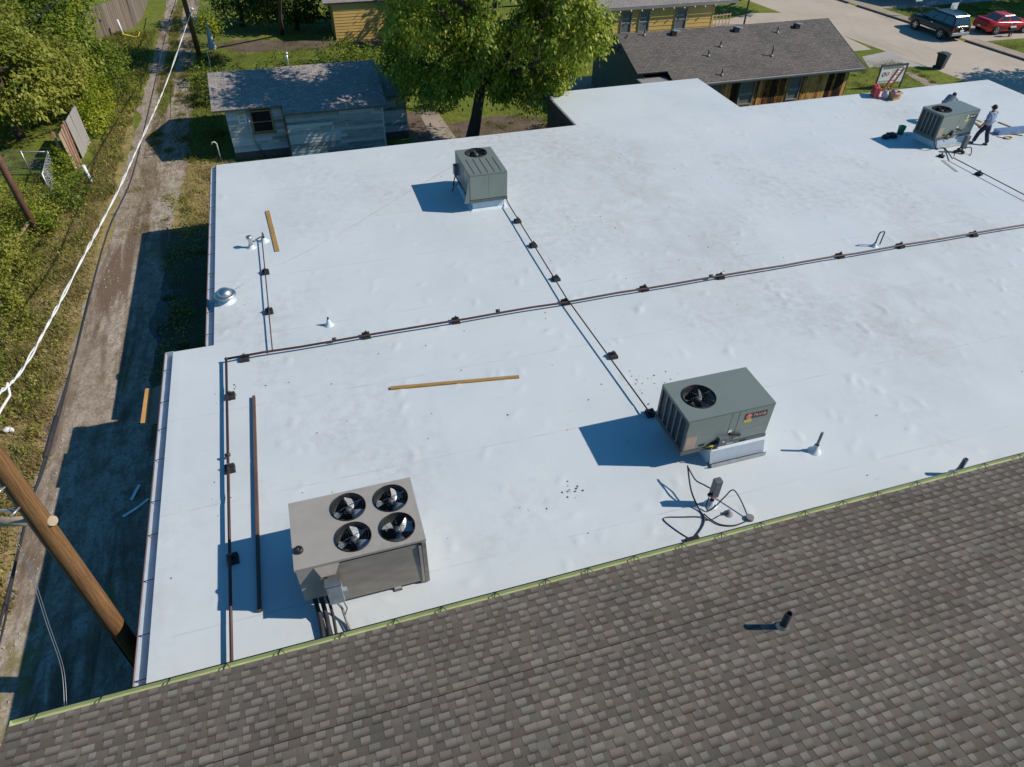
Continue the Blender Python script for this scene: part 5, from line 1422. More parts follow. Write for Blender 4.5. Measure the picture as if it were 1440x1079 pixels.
def car(name, label, cat, loc, rz, paint, st, gh, wheels, wr, suv):
    """st: stations (y, half width, z sill, z shoulder, z centre); gh: greenhouse (y bottom rear/front, y top rear/front, z belt, z roof, half widths)"""
    t = thing(name, label, cat, loc, rz)
    b = MB(); secs = []
    for (y, w, z0, z1, zc) in st:
        h = [(w * 0.88, z0), (w * 0.98, z0 + 0.10), (w, z0 + (z1 - z0) * 0.55), (w * 0.975, z1 - 0.05), (w * 0.92, z1), (w * 0.5, zc - 0.008), (0.0, zc)]
        secs.append([(x, y, z) for x, z in h] + [(-x, y, z) for x, z in reversed(h[:-1])])
    loft(b, secs)
    body = part('body', b, paint, t, local=True)
    yb0, yb1, yt0, yt1, zb, zr, wb, wt = gh
    P = lambda x, y, z: (x, y, z)
    low = [(-wb, yb0, zb), (wb, yb0, zb), (wb, yb1, zb), (-wb, yb1, zb)]
    top = [(-wt, yt0, zr - 0.03), (wt, yt0, zr - 0.03), (wt, yt1, zr - 0.03), (-wt, yt1, zr - 0.03)]
    b = MB().add(low + top + [(0, (yt0 + yt1) / 2, zr)], [(0, 1, 5, 4), (1, 2, 6, 5), (2, 3, 7, 6), (3, 0, 4, 7), (4, 5, 8), (5, 6, 8), (6, 7, 8), (7, 4, 8)])
    part('roof', b, paint, t, local=True, bevel=0.05)
    def pane(nm, a, b_, c, d, k0=0.08, k1=0.10, off=0.012):
        a, b_, c, d = map(Vector, (a, b_, c, d))
        q = lambda u, v: (a * (1 - u) + b_ * u) * (1 - v) + (d * (1 - u) + c * u) * v
        nn = (b_ - a).cross(d - a).normalized()
        vs = [q(k0, k1) + nn * off, q(1 - k0, k1) + nn * off, q(1 - k0, 1 - k1 * 1.3) + nn * off, q(k0, 1 - k1 * 1.3) + nn * off]
        vs2 = [p - nn * 0.03 for p in vs]
        part(nm, MB().add(vs + vs2, [(0, 1, 2, 3), (0, 4, 5, 1), (1, 5, 6, 2), (2, 6, 7, 3), (3, 7, 4, 0)]), 'glass_car', t, local=True)
    pane('rear_window', low[0], low[1], top[1], top[0])
    pane('windscreen', low[2], low[3], top[3], top[2])
    for s in (1, -1):
        nw = 3 if suv else 2
        for k in range(nw):
            f0, f1_ = k / nw, (k + 1) / nw
            lo = lambda f: Vector((s * wb, yb0 + (yb1 - yb0) * f, zb)); hi = lambda f: Vector((s * wt, yt0 + (yt1 - yt0) * f, zr - 0.03))
            if s > 0: pane('side_window', lo(f0), lo(f1_), hi(f1_), hi(f0), 0.06, 0.12)
            else: pane('side_window', lo(f1_), lo(f0), hi(f0), hi(f1_), 0.06, 0.12)
    y_r, y_f = st[0][0], st[-1][0]
    wmax = max(q[1] for q in st)
    for (wy_, s) in [(w, s) for w in wheels for s in (-1, 1)]:
        x = s * (wmax - 0.11)
        Mx = Matrix.Translation((x, wy_, wr)) @ Matrix.Rotation(R(90) * s, 4, 'Y')
        arch = MB().lathe([(wr * 1.16, 0.105), (wr * 1.16, 0.118), (0.0, 0.118)], (0, 0, 0), 24, False)
        link('wheel_arch', arch.mesh('wheel_arch', None, Mx), 'fan_dark', body)
        ty = MB().lathe([(wr * 0.62, -0.11), (wr * 0.92, -0.12), (wr, -0.08), (wr, 0.10), (wr * 0.93, 0.135), (wr * 0.62, 0.128)], (0, 0, 0), 24)
        w = link('wheel', ty.mesh('wheel', None, Mx), 'black_rubber', t)
        rm = MB().lathe([(wr * 0.63, 0.10), (wr * 0.63, 0.132), (wr * 0.55, 0.125), (wr * 0.52, 0.09), (0.0, 0.085)], (0, 0, 0), 24)
        for k in range(5):
            a = 2 * math.pi * k / 5
            rm.bar((0, 0, 0.115), (wr * 0.58 * math.cos(a), wr * 0.58 * math.sin(a), 0.12), wr * 0.2, 0.03)
        link('rim', rm.mesh('rim', None, Mx), 'rim', w)
    zb_ = st[0][2]
    w0 = st[0][1]
    part('rear_bumper', MB().box(-w0 * 0.98, w0 * 0.98, y_r - 0.07, y_r + 0.06, zb_ + 0.02, zb_ + 0.24), 'box_light' if suv else paint, t, local=True, bevel=0.03)
    part('front_bumper', MB().box(-w0 * 0.93, w0 * 0.93, y_f - 0.05, y_f + 0.06, zb_ + 0.02, zb_ + 0.24), paint, t, local=True, bevel=0.03)
    zl = st[0][3]
    for s in (-1, 1):
        part('tail_light', MB().box(s * w0 * 0.99 - 0.10, s * w0 * 0.99 + 0.012, y_r - 0.015, y_r + 0.12, zl - (0.34 if suv else 0.24), zl - 0.08) if s > 0 else MB().box(s * w0 * 0.99 - 0.012, s * w0 * 0.99 + 0.10, y_r - 0.015, y_r + 0.12, zl - (0.34 if suv else 0.24), zl - 0.08), 'tail_red', t, local=True, bevel=0.01)
        part('headlight', MB().box(s * w0 * 0.72 - 0.17, s * w0 * 0.72 + 0.17, y_f - 0.10, y_f + 0.015, st[-1][3] - 0.2, st[-1][3] - 0.06), 'chrome', t, local=True, bevel=0.01)
        m = MB().ball((s * (wmax + 0.11), yb1 - 0.45, zb + 0.07), 0.10, 10, 6, (1.0, 0.6, 0.75))
        part('mirror', m, paint, t, local=True)
        part('door_handle', MB().box(s * wmax - 0.015, s * wmax + 0.02, -0.25, -0.08, zb - 0.17, zb - 0.13), 'chrome' if suv else paint, t, local=True)
        part('sill', MB().box(s * wmax * 0.96 - 0.03, s * wmax * 0.96 + 0.03, wheels[0] + wr * 1.3, wheels[1] - wr * 1.3, zb_ + 0.0, zb_ + 0.1), 'chrome' if suv else 'fan_dark', t, local=True)
    part('number_plate', MB().box(-0.17, 0.17, y_r - 0.085, y_r - 0.07, zb_ + 0.30 if suv else zb_ + 0.08, zb_ + 0.43 if suv else zb_ + 0.2), 'label_white', t, local=True)
    return t
sv_ = car('parked_suv', 'black sport utility vehicle parked at the far kerb with chrome details', 'car', (50.0, 47.2, GZ + 0.012), R(1), 'car_black',
    [(-2.28, 0.82, 0.42, 1.05, 1.06), (-2.20, 0.90, 0.36, 1.10, 1.11), (-1.2, 0.93, 0.32, 1.10, 1.12), (0.6, 0.93, 0.32, 1.08, 1.10), (0.95, 0.93, 0.33, 1.06, 1.10), (1.9, 0.90, 0.36, 0.98, 1.02), (2.25, 0.82, 0.42, 0.88, 0.93), (2.36, 0.70, 0.46, 0.78, 0.80)],
    (-2.18, 1.12, -1.92, 0.25, 1.09, 1.76, 0.85, 0.68), (-1.33, 1.33), 0.37, True)
for s in (-1, 1):
    part('roof_rail', MB().tube([(s * 0.6, -1.7, 1.74), (s * 0.6, -1.6, 1.80), (s * 0.6, 0.0, 1.80), (s * 0.6, 0.1, 1.74)], 0.02, 6), 'chrome', sv_, local=True)
part('rear_trim', MB().box(-0.62, 0.62, -2.32, -2.28, 0.98, 1.04), 'chrome', sv_, local=True)
part('rear_emblem', MB().ball((0, -2.32, 0.90), 0.05, 10, 6, (1, 0.3, 1)), 'chrome', sv_, local=True)
part('side_stripe', MB().box(-0.945, -0.925, -1.0, 1.0, 0.62, 0.66), 'wall_tan', sv_, local=True)
rcr = car('parked_coupe', 'shiny red two door coupe parked in the driveway right of the black vehicle', 'car', (55.75, 46.45, GZ + 0.012), R(-93), 'car_red',
    [(-2.22, 0.74, 0.40, 0.80, 0.82), (-2.10, 0.86, 0.28, 0.94, 0.98), (-1.3, 0.91, 0.22, 0.94, 0.97), (0.4, 0.91, 0.22, 0.88, 0.92), (0.8, 0.91, 0.24, 0.86, 0.92), (1.8, 0.88, 0.26, 0.76, 0.84), (2.2, 0.74, 0.32, 0.64, 0.70), (2.32, 0.60, 0.36, 0.54, 0.56)],
    (-1.55, 0.95, -0.75, 0.15, 0.93, 1.36, 0.82, 0.60), (-1.33, 1.36), 0.33, False)
part('rear_spoiler', MB().bar((-0.72, -2.02, 1.04), (0.72, -2.02, 1.04), 0.16, 0.03).box(-0.6, -0.56, -2.06, -1.98, 0.94, 1.03).box(0.56, 0.6, -2.06, -1.98, 0.94, 1.03), 'car_red', rcr, local=True)
part('tail_panel', MB().box(-0.62, 0.62, -2.235, -2.2, 0.60, 0.74), 'tail_red', rcr, local=True)
# wheeled bin on the near kerb
p = (43.900, 39.968, -3.150)
wb_ = thing('wheeled_bin', 'dark wheeled rubbish bin standing at the near edge of the street', 'bin', (p[0], p[1], GZ + 0.012), R(20))
part('tub', MB().add([(-.22, -.24, .05), (.22, -.24, .05), (.22, .2, .05), (-.22, .2, .05), (-.29, -.33, .95), (.29, -.33, .95), (.29, .33, .95), (-.29, .33, .95)], [(0, 1, 2, 3), (4, 5, 6, 7), (0, 1, 5, 4), (1, 2, 6, 5), (2, 3, 7, 6), (3, 0, 4, 7)]), 'bin_dark', wb_, local=True, bevel=0.02)
part('lid', MB().extrude([(-.31, -.36, .96), (-.31, .38, .96), (-.31, .36, 1.02), (-.31, 0, 1.07), (-.31, -.34, 1.01)], (0.62, 0, 0)), 'bin_dark', wb_, local=True)
part('handle', MB().tube([(-.22, .36, .93), (-.22, .44, .97), (.22, .44, .97), (.22, .36, .93)], 0.02, 6), 'bin_dark', wb_, local=True)
for s in (-1, 1):
    me = MB().lathe([(0.0, -0.03), (0.11, -0.03), (0.12, 0), (0.11, 0.03), (0.0, 0.03)], (0, 0, 0), 16).mesh('wheel', None, Matrix.Translation((s * 0.26, 0.24, 0.12)) @ Matrix.Rotation(R(90), 4, 'Y'))
    link('wheel', me, 'black_rubber', wb_)
part('sticker', MB().box(0.02, 0.12, -0.30, -0.285, 0.66, 0.78), 'label_white', wb_, local=True)

# ------------------------------------------------------------------ houses beyond
def roof_part(name, quads, m, parent, th=0.10):
    """roof slopes with thickness; quad = (eave start, eave end, ridge end, ridge start); uv in metres"""
    vs, fs, uv = [], [], []
    off = wloc(parent)
    for q in quads:
        q = [Vector(p) for p in q]
        nn = (q[1] - q[0]).cross(q[3] - q[0]).normalized()
        o = len(vs)
        vs += [p - off for p in q] + [p - nn * th - off for p in q]
        ex = (q[1] - q[0]).normalized(); ey = nn.cross(ex)
        c = [((p - q[0]).dot(ex), (p - q[0]).dot(ey)) for p in q] * 2
        for f in ((0, 1, 2, 3), (7, 6, 5, 4), (0, 4, 5, 1), (1, 5, 6, 2), (2, 6, 7, 3), (3, 7, 4, 0)):
            fs.append(tuple(o + i for i in f)); uv += [c[i] for i in f]
    me = bpy.data.meshes.new(name)
    me.from_pydata([tuple(v) for v in vs], [], fs)
    u = me.uv_layers.new(name='UVMap')
    for i, l in enumerate(uv): u.data[i].uv = l
    return link(name, me, m, parent)
def lap_boards(parent, x0, x1, y, z0, z1, h, m, holes=(), name='board', seed=1, split=None):
    """horizontal lapped boards on a wall facing -Y, cut round openings (x0, x1, z0, z1)"""
    g = random.Random(seed); z = z0
    while z < z1 - 0.02:
        ze = min(z + h, z1); segs = [(x0, x1)]
        for (a, c, d, e) in holes:
            if d < ze - 0.02 and e > z + 0.02:
                segs = [s for q in segs for s in ((q[0], min(q[1], a)), (max(q[0], c), q[1])) if s[1] - s[0] > 0.03]
        if split:
            out = []
            for (a, c) in segs:
                k = a
                while k < c:
                    e = min(c, k + g.uniform(*split)); out.append((k + 0.003, e - 0.003)); k = e
            segs = out
        for (a, c) in segs:
            dy = g.uniform(-0.004, 0.006)
            o = part(name, MB().extrude([(a, y - 0.030 + dy, z + 0.003), (a, y - 0.008 + dy, ze + 0.01), (a, y + 0.02, ze + 0.01), (a, y + 0.02, z + 0.003)], (c - a, 0, 0)), m, parent)
        z += h
def window(parent, x0, x1, z0, z1, y, frame='fascia_dark', pane='window_grey', blind=True, sill=True):
    b = MB(); f = 0.07
    b.box(x0, x1, y - 0.07, y + 0.02, z1 - f, z1).box(x0, x1, y - 0.07, y + 0.02, z0, z0 + f).box(x0, x0 + f, y - 0.07, y + 0.02, z0 + f, z1 - f).box(x1 - f, x1, y - 0.07, y + 0.02, z0 + f, z1 - f)
    zm = z0 + (z1 - z0) * 0.48
    b.box(x0 + f, x1 - f, y - 0.05, y + 0.01, zm - 0.02, zm + 0.02)
    w = part('window', b, frame, parent)
    part('pane', MB().box(x0 + f, x1 - f, y - 0.012, y - 0.004, z0 + f, z1 - f), pane, w)
    if blind: part('blind', MB().box(x0 + f + 0.02, x1 - f - 0.02, y - 0.022, y - 0.014, zm - 0.1, zm + 0.05), 'blind', w)
    return w

# --- weathered shed
SH = thing('weathered_shed', 'low blue grey weathered board shed with a dappled shingle roof behind the white roof', 'shed', (1.3, 39.7, GZ))
part('wall', MB().box(-3.12, -0.42, 37.24, 42.3, GZ - 0.1, -0.62).box(-0.42, 4.5, 36.55, 42.3, GZ - 0.1, -0.72).box(4.5, 5.92, 37.84, 42.0, GZ - 0.1, -0.9), 'shed_base', SH)
lap_boards(SH, -3.16, -0.42, 37.20, GZ + 0.36, -0.55, 0.165, 'shed_board', holes=((-2.02, -0.98, -1.86, -0.74),), split=(1.2, 3.0), seed=2)
lap_boards(SH, -0.40, 4.5, 36.50, GZ + 0.1, -0.62, 0.165, 'shed_board', split=(1.4, 3.2), seed=3)
lap_boards(SH, 4.52, 5.95, 37.80, GZ + 0.38, -0.80, 0.165, 'shed_board', seed=4)
part('foundation', MB().box(-3.18, -0.42, 37.16, 37.24, GZ, GZ + 0.36), 'shed_base', SH)
part('foundation', MB().box(4.52, 5.97, 37.76, 37.84, GZ, GZ + 0.38), 'shed_base', SH)
part('corner_board', MB().box(-0.46, -0.37, 36.45, 37.2, GZ, -0.68), 'shed_base', SH)
part('corner_board', MB().box(4.44, 4.53, 36.45, 37.8, GZ, -0.72), 'shed_board', SH)
w = window(SH, -2.02, -0.98, -1.86, -0.74, 37.19, 'window_wood', 'dark_inside', blind=False)
part('sill', MB().box(-2.1, -0.9, 37.06, 37.18, -1.92, -1.865), 'window_wood', w)
part('notice', MB().box(-2.62, -2.22, 37.150, 37.162, -1.34, -0.82), 'label_white', SH)
part('notice_band', MB().box(-2.62, -2.22, 37.142, 37.1485, -0.90, -0.82), 'label_yellow', SH)
part('notice_print', MB().box(-2.54, -2.30, 37.142, 37.1485, -1.10, -0.94), 'banner_grey', SH)
part('notice_print', MB().box(-2.54, -2.30, 37.142, 37.1485, -1.26, -1.16), 'banner_grey', SH)
part('conduit', MB().tube([(-2.12, 37.12, -0.55), (-2.10, 37.12, -2.2), (-1.7, 37.1, GZ)], 0.03, 6), 'rail_steel', SH)
part('conduit_arm', MB().tube([(-1.95, 37.12, -2.35), (-1.45, 37.12, -2.33)], 0.02, 6), 'rail_steel', SH)
rs = roof_part('roof', [[(-3.72, 36.85, -0.50), (-0.42, 36.85, -0.50), (-0.42, 39.7, 0.42), (-3.72, 39.7, 0.42)],
    [(-0.42, 36.15, -0.70), (4.72, 36.15, -0.70), (4.72, 39.7, 0.44), (-0.42, 39.7, 0.44)],
    [(4.72, 37.35, -0.72), (6.25, 37.35, -0.72), (6.25, 39.7, 0.18), (4.72, 39.7, 0.18)],
    [(4.72, 42.7, -0.55), (-3.72, 42.7, -0.55), (-3.72, 39.7, 0.42), (4.72, 39.7, 0.42)],
    [(6.25, 42.4, -0.75), (4.72, 42.4, -0.75), (4.72, 39.7, 0.18), (6.25, 39.7, 0.18)]], 'roof_shed', SH)
for (a, z) in ((-3.10, 0.36), (4.55, 0.36)):
    part('gable', MB().extrude([(a, 37.25, -0.62), (a, 42.3, -0.62), (a, 39.7, z - 0.08)], (0.06, 0, 0)), 'shed_board', SH)
part('vent_pipe', MB().tube([(0.3, 40.2, 0.2), (0.3, 40.2, 0.9)], 0.05, 8), 'rail_steel', SH)
part('vent_cap', MB().lathe([(0.0, 0), (0.1, 0), (0.1, 0.06), (0, 0.1)], (0.3, 40.2, 0.9), 10), 'rail_steel', SH)
p = (-3.930, 37.280, -3.150)
solo('standpipe', MB().tube([(p[0], p[1], GZ), (p[0], p[1], GZ + 0.9), (p[0] - 0.08, p[1], GZ + 1.0), (p[0] - 0.2, p[1], GZ + 0.98), (p[0] - 0.24, p[1], GZ + 0.86)], 0.03, 8), 'white_post', 'white bent standpipe in the dry grass left of the shed', 'standpipe')

# --- brown shingled house with stained boards
BH = thing('brown_roofed_house', 'single storey house with a big brown shingle roof and dark stained vertical boards', 'house', (25.6, 39.3, GZ))
part('wall', MB().box(19.1, 32.1, 35.3, 43.2, GZ - 0.1, -0.78), 'wall_brown', BH)
ey, ez, ry, rz2 = 34.9, -0.62, 39.3, 0.92
def on_bh(y): return ez + (y - ey) / (ry - ey) * (rz2 - ez)
roof_part('roof', [[(20.35, ey, ez), (32.75, ey, ez), (32.75, ry, rz2), (20.35, ry, rz2)],
    [(18.55, 36.0, on_bh(36.0)), (20.35, 36.0, on_bh(36.0)), (20.35, ry, rz2), (18.55, ry, rz2)],
    [(32.75, 43.7, ez), (18.55, 43.7, ez), (18.55, ry, rz2), (32.75, ry, rz2)]], 'roof_brown', BH, 0.09)
part('fascia', MB().box(20.35, 32.76, ey - 0.022, ey - 0.004, ez - 0.21, ez - 0.015), 'fascia_grey', BH)
part('gutter', MB().extrude([(20.3, ey - 0.03, ez - 0.03), (20.3, ey - 0.13, ez - 0.04), (20.3, ey - 0.11, ez - 0.13), (20.3, ey - 0.03, ez - 0.13)], (12.46, 0, 0)), 'fascia_grey', BH)
part('soffit', MB().box(20.36, 32.74, ey, 35.3, ez - 0.2, ez - 0.17), 'fascia_dark', BH)
part('rake_board', MB().bar((32.765, ey, ez - 0.07), (32.765, ry, rz2 - 0.07), 0.03, 0.16), 'fascia_dark', BH)
part('rake_board', MB().bar((18.535, 36.0, on_bh(36) - 0.07), (18.535, ry, rz2 - 0.07), 0.03, 0.16), 'fascia_dark', BH)
for a in (19.0, 32.12):
    part('gable', MB().extrude([(a, 35.5, -0.75), (a, 43.2, -0.75), (a, ry, rz2 - 0.14)], (0.06, 0, 0)), 'green_grey_wall' if a < 20 else 'wall_brown', BH)
part('side_wall', MB().box(19.0, 19.06, 35.6, 43.2, GZ, -0.75), 'green_grey_wall', BH)
part('recess_soffit', MB().box(18.6, 20.34, 35.32, 36.3, -0.62, -0.56), 'fascia_grey', BH)
part('gable_brace', MB().bar((18.5, 38.9, 0.1), (19.1, 38.9, 0.95), 0.06, 0.06).bar((18.5, 38.2, 0.2), (18.5, 39.3, 0.2), 0.06, 0.06), 'fascia_dark', BH)
wins = [(22.6, 23.55), (24.75, 25.75), (28.0, 28.85)]
g = random.Random(9); x = 19.15; k = 0
while x < 32.1:
    wd = g.uniform(0.17, 0.24); xe = min(32.1, x + wd)
    inw = [q for q in wins if x < q[1] and xe > q[0]]
    for (za, zb2) in ([(GZ, -2.25), (-0.92, -0.80)] if inw else [(GZ, -0.80)]):
        dy = g.uniform(0, 0.018)
        part('board', MB().box(x + 0.004, xe - 0.004, 35.26 - dy, 35.3, za, zb2), 'stained_board', BH)
    x = xe; k += 1
for (a, c) in wins:
    window(BH, a, c, -2.25, -0.92, 35.27, 'fascia_grey', 'window_grey')
for k, p in enumerate([(21.976, 38.940, 0.794), (26.041, 38.832, 0.756), (30.147, 38.735, 0.722)]):
    v = part('roof_vent', MB().box(p[0] - 0.16, p[0] + 0.16, p[1] - 0.2, p[1] + 0.05, p[2] - 0.1, p[2] + 0.20), 'fan_dark', BH)
    part('vent_hood', MB().bar((p[0] - 0.05, p[1] - 0.08, p[2] + 0.215), (p[0] + 0.42, p[1] - 0.08, p[2] + 0.16), 0.28, 0.02), 'rail_steel', v)
for k, p in enumerate([(20.191, 39.003, 0.816), (24.426, 37.565, 0.313), (23.325, 36.900, 0.080), (28.658, 38.369, 0.594), (27.242, 36.458, -0.075), (23.417, 35.303, -0.479)]):
    hh = 0.55 if k == 4 else 0.34
    v = part('roof_pipe', MB().tube([(p[0], p[1], p[2]), (p[0], p[1], p[2] + hh)], 0.04, 7), 'dark_pipe', BH)
    part('pipe_flashing', MB().lathe([(0.11, 0.02), (0.06, 0.08), (0.045, 0.13)], p, 10), 'fascia_grey', v)

# --- yellow house
YH = thing('yellow_house', 'yellow lap sided house with three grey windows and string lights under its eave', 'house', (26, 53, GZ))
YY = 49.75
part('wall', MB().box(21.6, 31.15, YY + 0.02, 57, GZ - 0.1, -0.45), 'yellow_siding', YH)
ww = [((23.738, 49.740, -1.325)[0], (24.579, 49.740, -1.375)[0]), ((25.144, 49.740, -1.409)[0], (25.998, 49.740, -1.460)[0]), ((28.044, 49.740, -1.392)[0], (28.981, 49.740, -1.447)[0])]
lap_boards(YH, 21.6, 31.15, YY, GZ, -0.47, 0.27, 'yellow_siding', holes=[(a, c, -2.15, -0.75) for a, c in ww], seed=6)
for (a, c) in ww: window(YH, a, c, -2.15, -0.75, YY - 0.01, 'fascia_grey', 'window_grey')
part('corner_board', MB().box(31.1, 31.22, YY - 0.05, YY + 0.1, GZ, -0.47), 'yellow_siding', YH)
roof_part('roof', [[(21.9, 49.42, -0.36), (32.9, 49.42, -0.36), (32.9, 53.6, 1.1), (21.9, 53.6, 1.1)], [(32.9, 58.0, -0.42), (21.9, 58.0, -0.42), (21.9, 53.6, 1.1), (32.9, 53.6, 1.1)],
    [(19.6, 48.6, -0.75), (19.6, 57, -0.75), (20.9, 57, 0.1), (20.9, 48.6, 0.1)], [(22.3, 57, -0.75), (22.3, 48.6, -0.75), (20.9, 48.6, 0.1), (20.9, 57, 0.1)]], 'roof_far', YH)
part('porch_wall', MB().box(19.9, 21.6, 49.3, 56.5, GZ, -0.6), 'yellow_siding', YH)
part('porch_gable', MB().extrude([(19.8, 49.25, -0.62), (22.0, 49.25, -0.62), (20.9, 49.25, 0.05)], (0, 0.06, 0)), 'path_concrete', YH)
part('fascia', MB().box(21.9, 32.9, 49.39, 49.41, -0.54, -0.38), 'fascia_grey', YH)
part('porch_fascia', MB().bar((22.3, 48.58, -0.80), (20.9, 48.58, 0.05), 0.03, 0.16).bar((19.6, 48.58, -0.80), (20.9, 48.58, 0.05), 0.03, 0.16), 'fascia_dark', YH)
for k in range(11):
    part('string_light', MB().ball((22.6 + k * 0.84, 49.36, -0.60 - 0.03 * (k % 2)), 0.055, 8, 6), 'label_white', YH)
# small railing and slim pole right of it
ra = thing('railing', 'low pale picket railing beside the yellow house corner', 'fence', (34, 53, GZ))
part('rail', MB().bar((30.9, 52.6, GZ + 0.85), (34.9, 53.1, GZ + 0.85), 0.05, 0.06).bar((30.9, 52.6, GZ + 0.2), (34.9, 53.1, GZ + 0.2), 0.05, 0.05), 'fence_tan', ra)
for k in range(13):
    part('picket', MB().box(30.9 + k * 0.33 - 0.03, 30.9 + k * 0.33 + 0.03, 52.6 + k * 0.041 - 0.015, 52.6 + k * 0.041 + 0.015, GZ, GZ + 0.95), 'fence_tan', ra)
p = (36.232, 53.011, -3.150)
solo('slim_pole', MB().tube([(p[0], p[1], GZ), (p[0], p[1], GZ + 7.5)], [0.07, 0.05], 8), 'dark_metal', 'slim dark pole standing on the pavement right of the yellow house', 'pole')

# --- yellow garage at the top, grey blue house beyond the cars
YG = thing('yellow_garage', 'small yellow sided building glimpsed between the dark trees', 'garage', (7, 58, GZ))
part('wall', MB().box(4.15, 10.2, 56.32, 61, GZ - 0.1, -0.62), 'yellow_siding', YG)
lap_boards(YG, 4.15, 10.2, 56.3, GZ, -0.6, 0.2, 'yellow_siding', seed=7)
roof_part('roof', [[(3.5, 56.05, -0.55), (10.8, 56.05, -0.55), (10.8, 58.8, 0.6), (3.5, 58.8, 0.6)], [(10.8, 62, -0.55), (3.5, 62, -0.55), (3.5, 58.8, 0.6), (10.8, 58.8, 0.6)]], 'roof_far', YG)
GB = thing('grey_blue_house', 'shaded grey blue house wall beyond the red coupe', 'house', (62, 58, GZ))
part('wall', MB().box(55.5, 72, 54.5, 63, GZ - 0.1, 0.1), 'blue_wall', GB)
lap_boards(GB, 55.5, 72, 54.5, GZ, 0.1, 0.22, 'blue_wall', seed=8)
roof_part('roof', [[(55, 53.9, 0.05), (72.5, 53.9, 0.05), (72.5, 58.7, 1.8), (55, 58.7, 1.8)], [(72.5, 63.5, 0.05), (55, 63.5, 0.05), (55, 58.7, 1.8), (72.5, 58.7, 1.8)]], 'roof_far', GB)
window(GB, 58.2, 59.4, -2.0, -0.7, 54.45, 'fascia_grey', 'window_grey')
window(GB, 63.4, 64.8, -2.0, -0.7, 54.45, 'fascia_grey', 'window_grey')

# ------------------------------------------------------------------ street, kerbs, paths
near = [(41.133, 56.958, -3.150), (42.568, 47.883, -3.150), (42.978, 44.139, -3.150), (43.238, 40.604, -3.150), (43.871, 37.431, -3.150)]
far = [(49.306, 54.561, -3.150), (49.998, 49.999, -3.150), (50.816, 44.542, -3.150), (51.423, 39.887, -3.150)]
nd = Vector((near[-1][0] - near[0][0], near[-1][1] - near[0][1])); fd = Vector((far[-1][0] - far[0][0], far[-1][1] - far[0][1]))
n0 = (near[0][0] - nd.x * 3, near[0][1] - nd.y * 3); n1 = (near[-1][0] + nd.x * 2.5, near[-1][1] + nd.y * 2.5)
f0 = (far[0][0] - fd.x * 4, far[0][1] - fd.y * 4); f1_ = (far[-1][0] + fd.x * 3, far[-1][1] + fd.y * 3)
structure('street', MB().poly([n0, near[0][:2], near[-1][:2], n1, f1_, far[-1][:2], far[0][:2], f0], GZ + 0.006), 'street_concrete')
ku = Vector((fd.x, fd.y, 0)).normalized()
def along(t0, t1):
    a = Vector((far[0][0], far[0][1], 0)); return a + ku * t0, a + ku * t1
L1 = (Vector(far[1][:2]) - Vector(far[0][:2])).length; L2 = (Vector(far[2][:2]) - Vector(far[0][:2])).length
for (a, c) in ((-1.2, L1 + 0.6), (L2 - 0.3, 45)):
    q0, q1 = along(a, c)
    kb = MB().bar(q0 + Vector((0.08, 0, GZ + 0.03)), q1 + Vector((0.08, 0, GZ + 0.03)), 0.16, 0.2)
    structure('kerb', kb, 'kerb_dark')
    structure('pavement', MB().bar(q0 + Vector((0.7, 0, GZ + 0.02)), q1 + Vector((0.7, 0, GZ + 0.02)), 1.08, 0.2), 'path_concrete')
q0, q1 = along(-40, -2.2)
structure('kerb', MB().bar(q0 + Vector((0.08, 0, GZ + 0.03)), q1 + Vector((0.08, 0, GZ + 0.03)), 0.16, 0.2), 'kerb_dark')
# driveway beside the yellow house, driveway of the brown house, far driveway, paths
structure('driveway', MB().poly([(30.6, 44.6), (42.2, 44.9), (42.6, 55.2), (38.6, 56.0), (36, 54.8), (30.6, 54.6)], GZ + 0.008), 'street_concrete')
structure('driveway', MB().poly([(40.311, 43.609, -3.150)[:2], (43.201, 44.258, -3.150)[:2], (43.238, 40.604, -3.150)[:2], (39.185, 41.389, -3.150)[:2]], GZ + 0.012), 'concrete')
structure('driveway', MB().poly([(51.3, 44.5), (64, 44.2), (64, 48.2), (50.9, 48.4)], GZ + 0.010), 'street_concrete')
structure('driveway', MB().poly([(49.384, 57.988, -3.150)[:2], (49.496, 54.993, -3.150)[:2], (56, 53.4), (55, 58)], GZ + 0.009), 'path_concrete')
structure('footpath', MB().poly([(40.874, 39.814, -3.150)[:2], (41.379, 39.989, -3.150)[:2], (41.491, 36.630, -3.150)[:2], (40.358, 36.647, -3.150)[:2]], GZ + 0.012), 'path_concrete')
structure('footpath', MB().poly([(7.186, 41.330, -3.150)[:2], (8.261, 41.517, -3.150)[:2], (8.442, 36.403, -3.150)[:2], (7.166, 36.742, -3.150)[:2]], GZ + 0.012), 'path_concrete')
structure('soil_bed', MB().poly(ragged([(6.0, 36.2), (6.0, 41.5), (7.0, 41.3), (8.2, 39.0), (12.5, 39.6), (15, 38.0), (15, 34.5), (6.5, 34.5)], 0.5, 0.12), GZ + 0.006), 'soil')
structure('driveway', MB().poly(ragged([(16.5, 41.0), (24, 40.6), (24, 44.5), (17.2, 44.6)], 0.5, 0.06, 12), GZ + 0.008), 'path_concrete')
structure('soil_bed', MB().poly(ragged([(-4.2, 58), (-3.5, 55.5), (8, 54.5), (9, 57)], 0.6, 0.2), GZ + 0.006), 'soil')

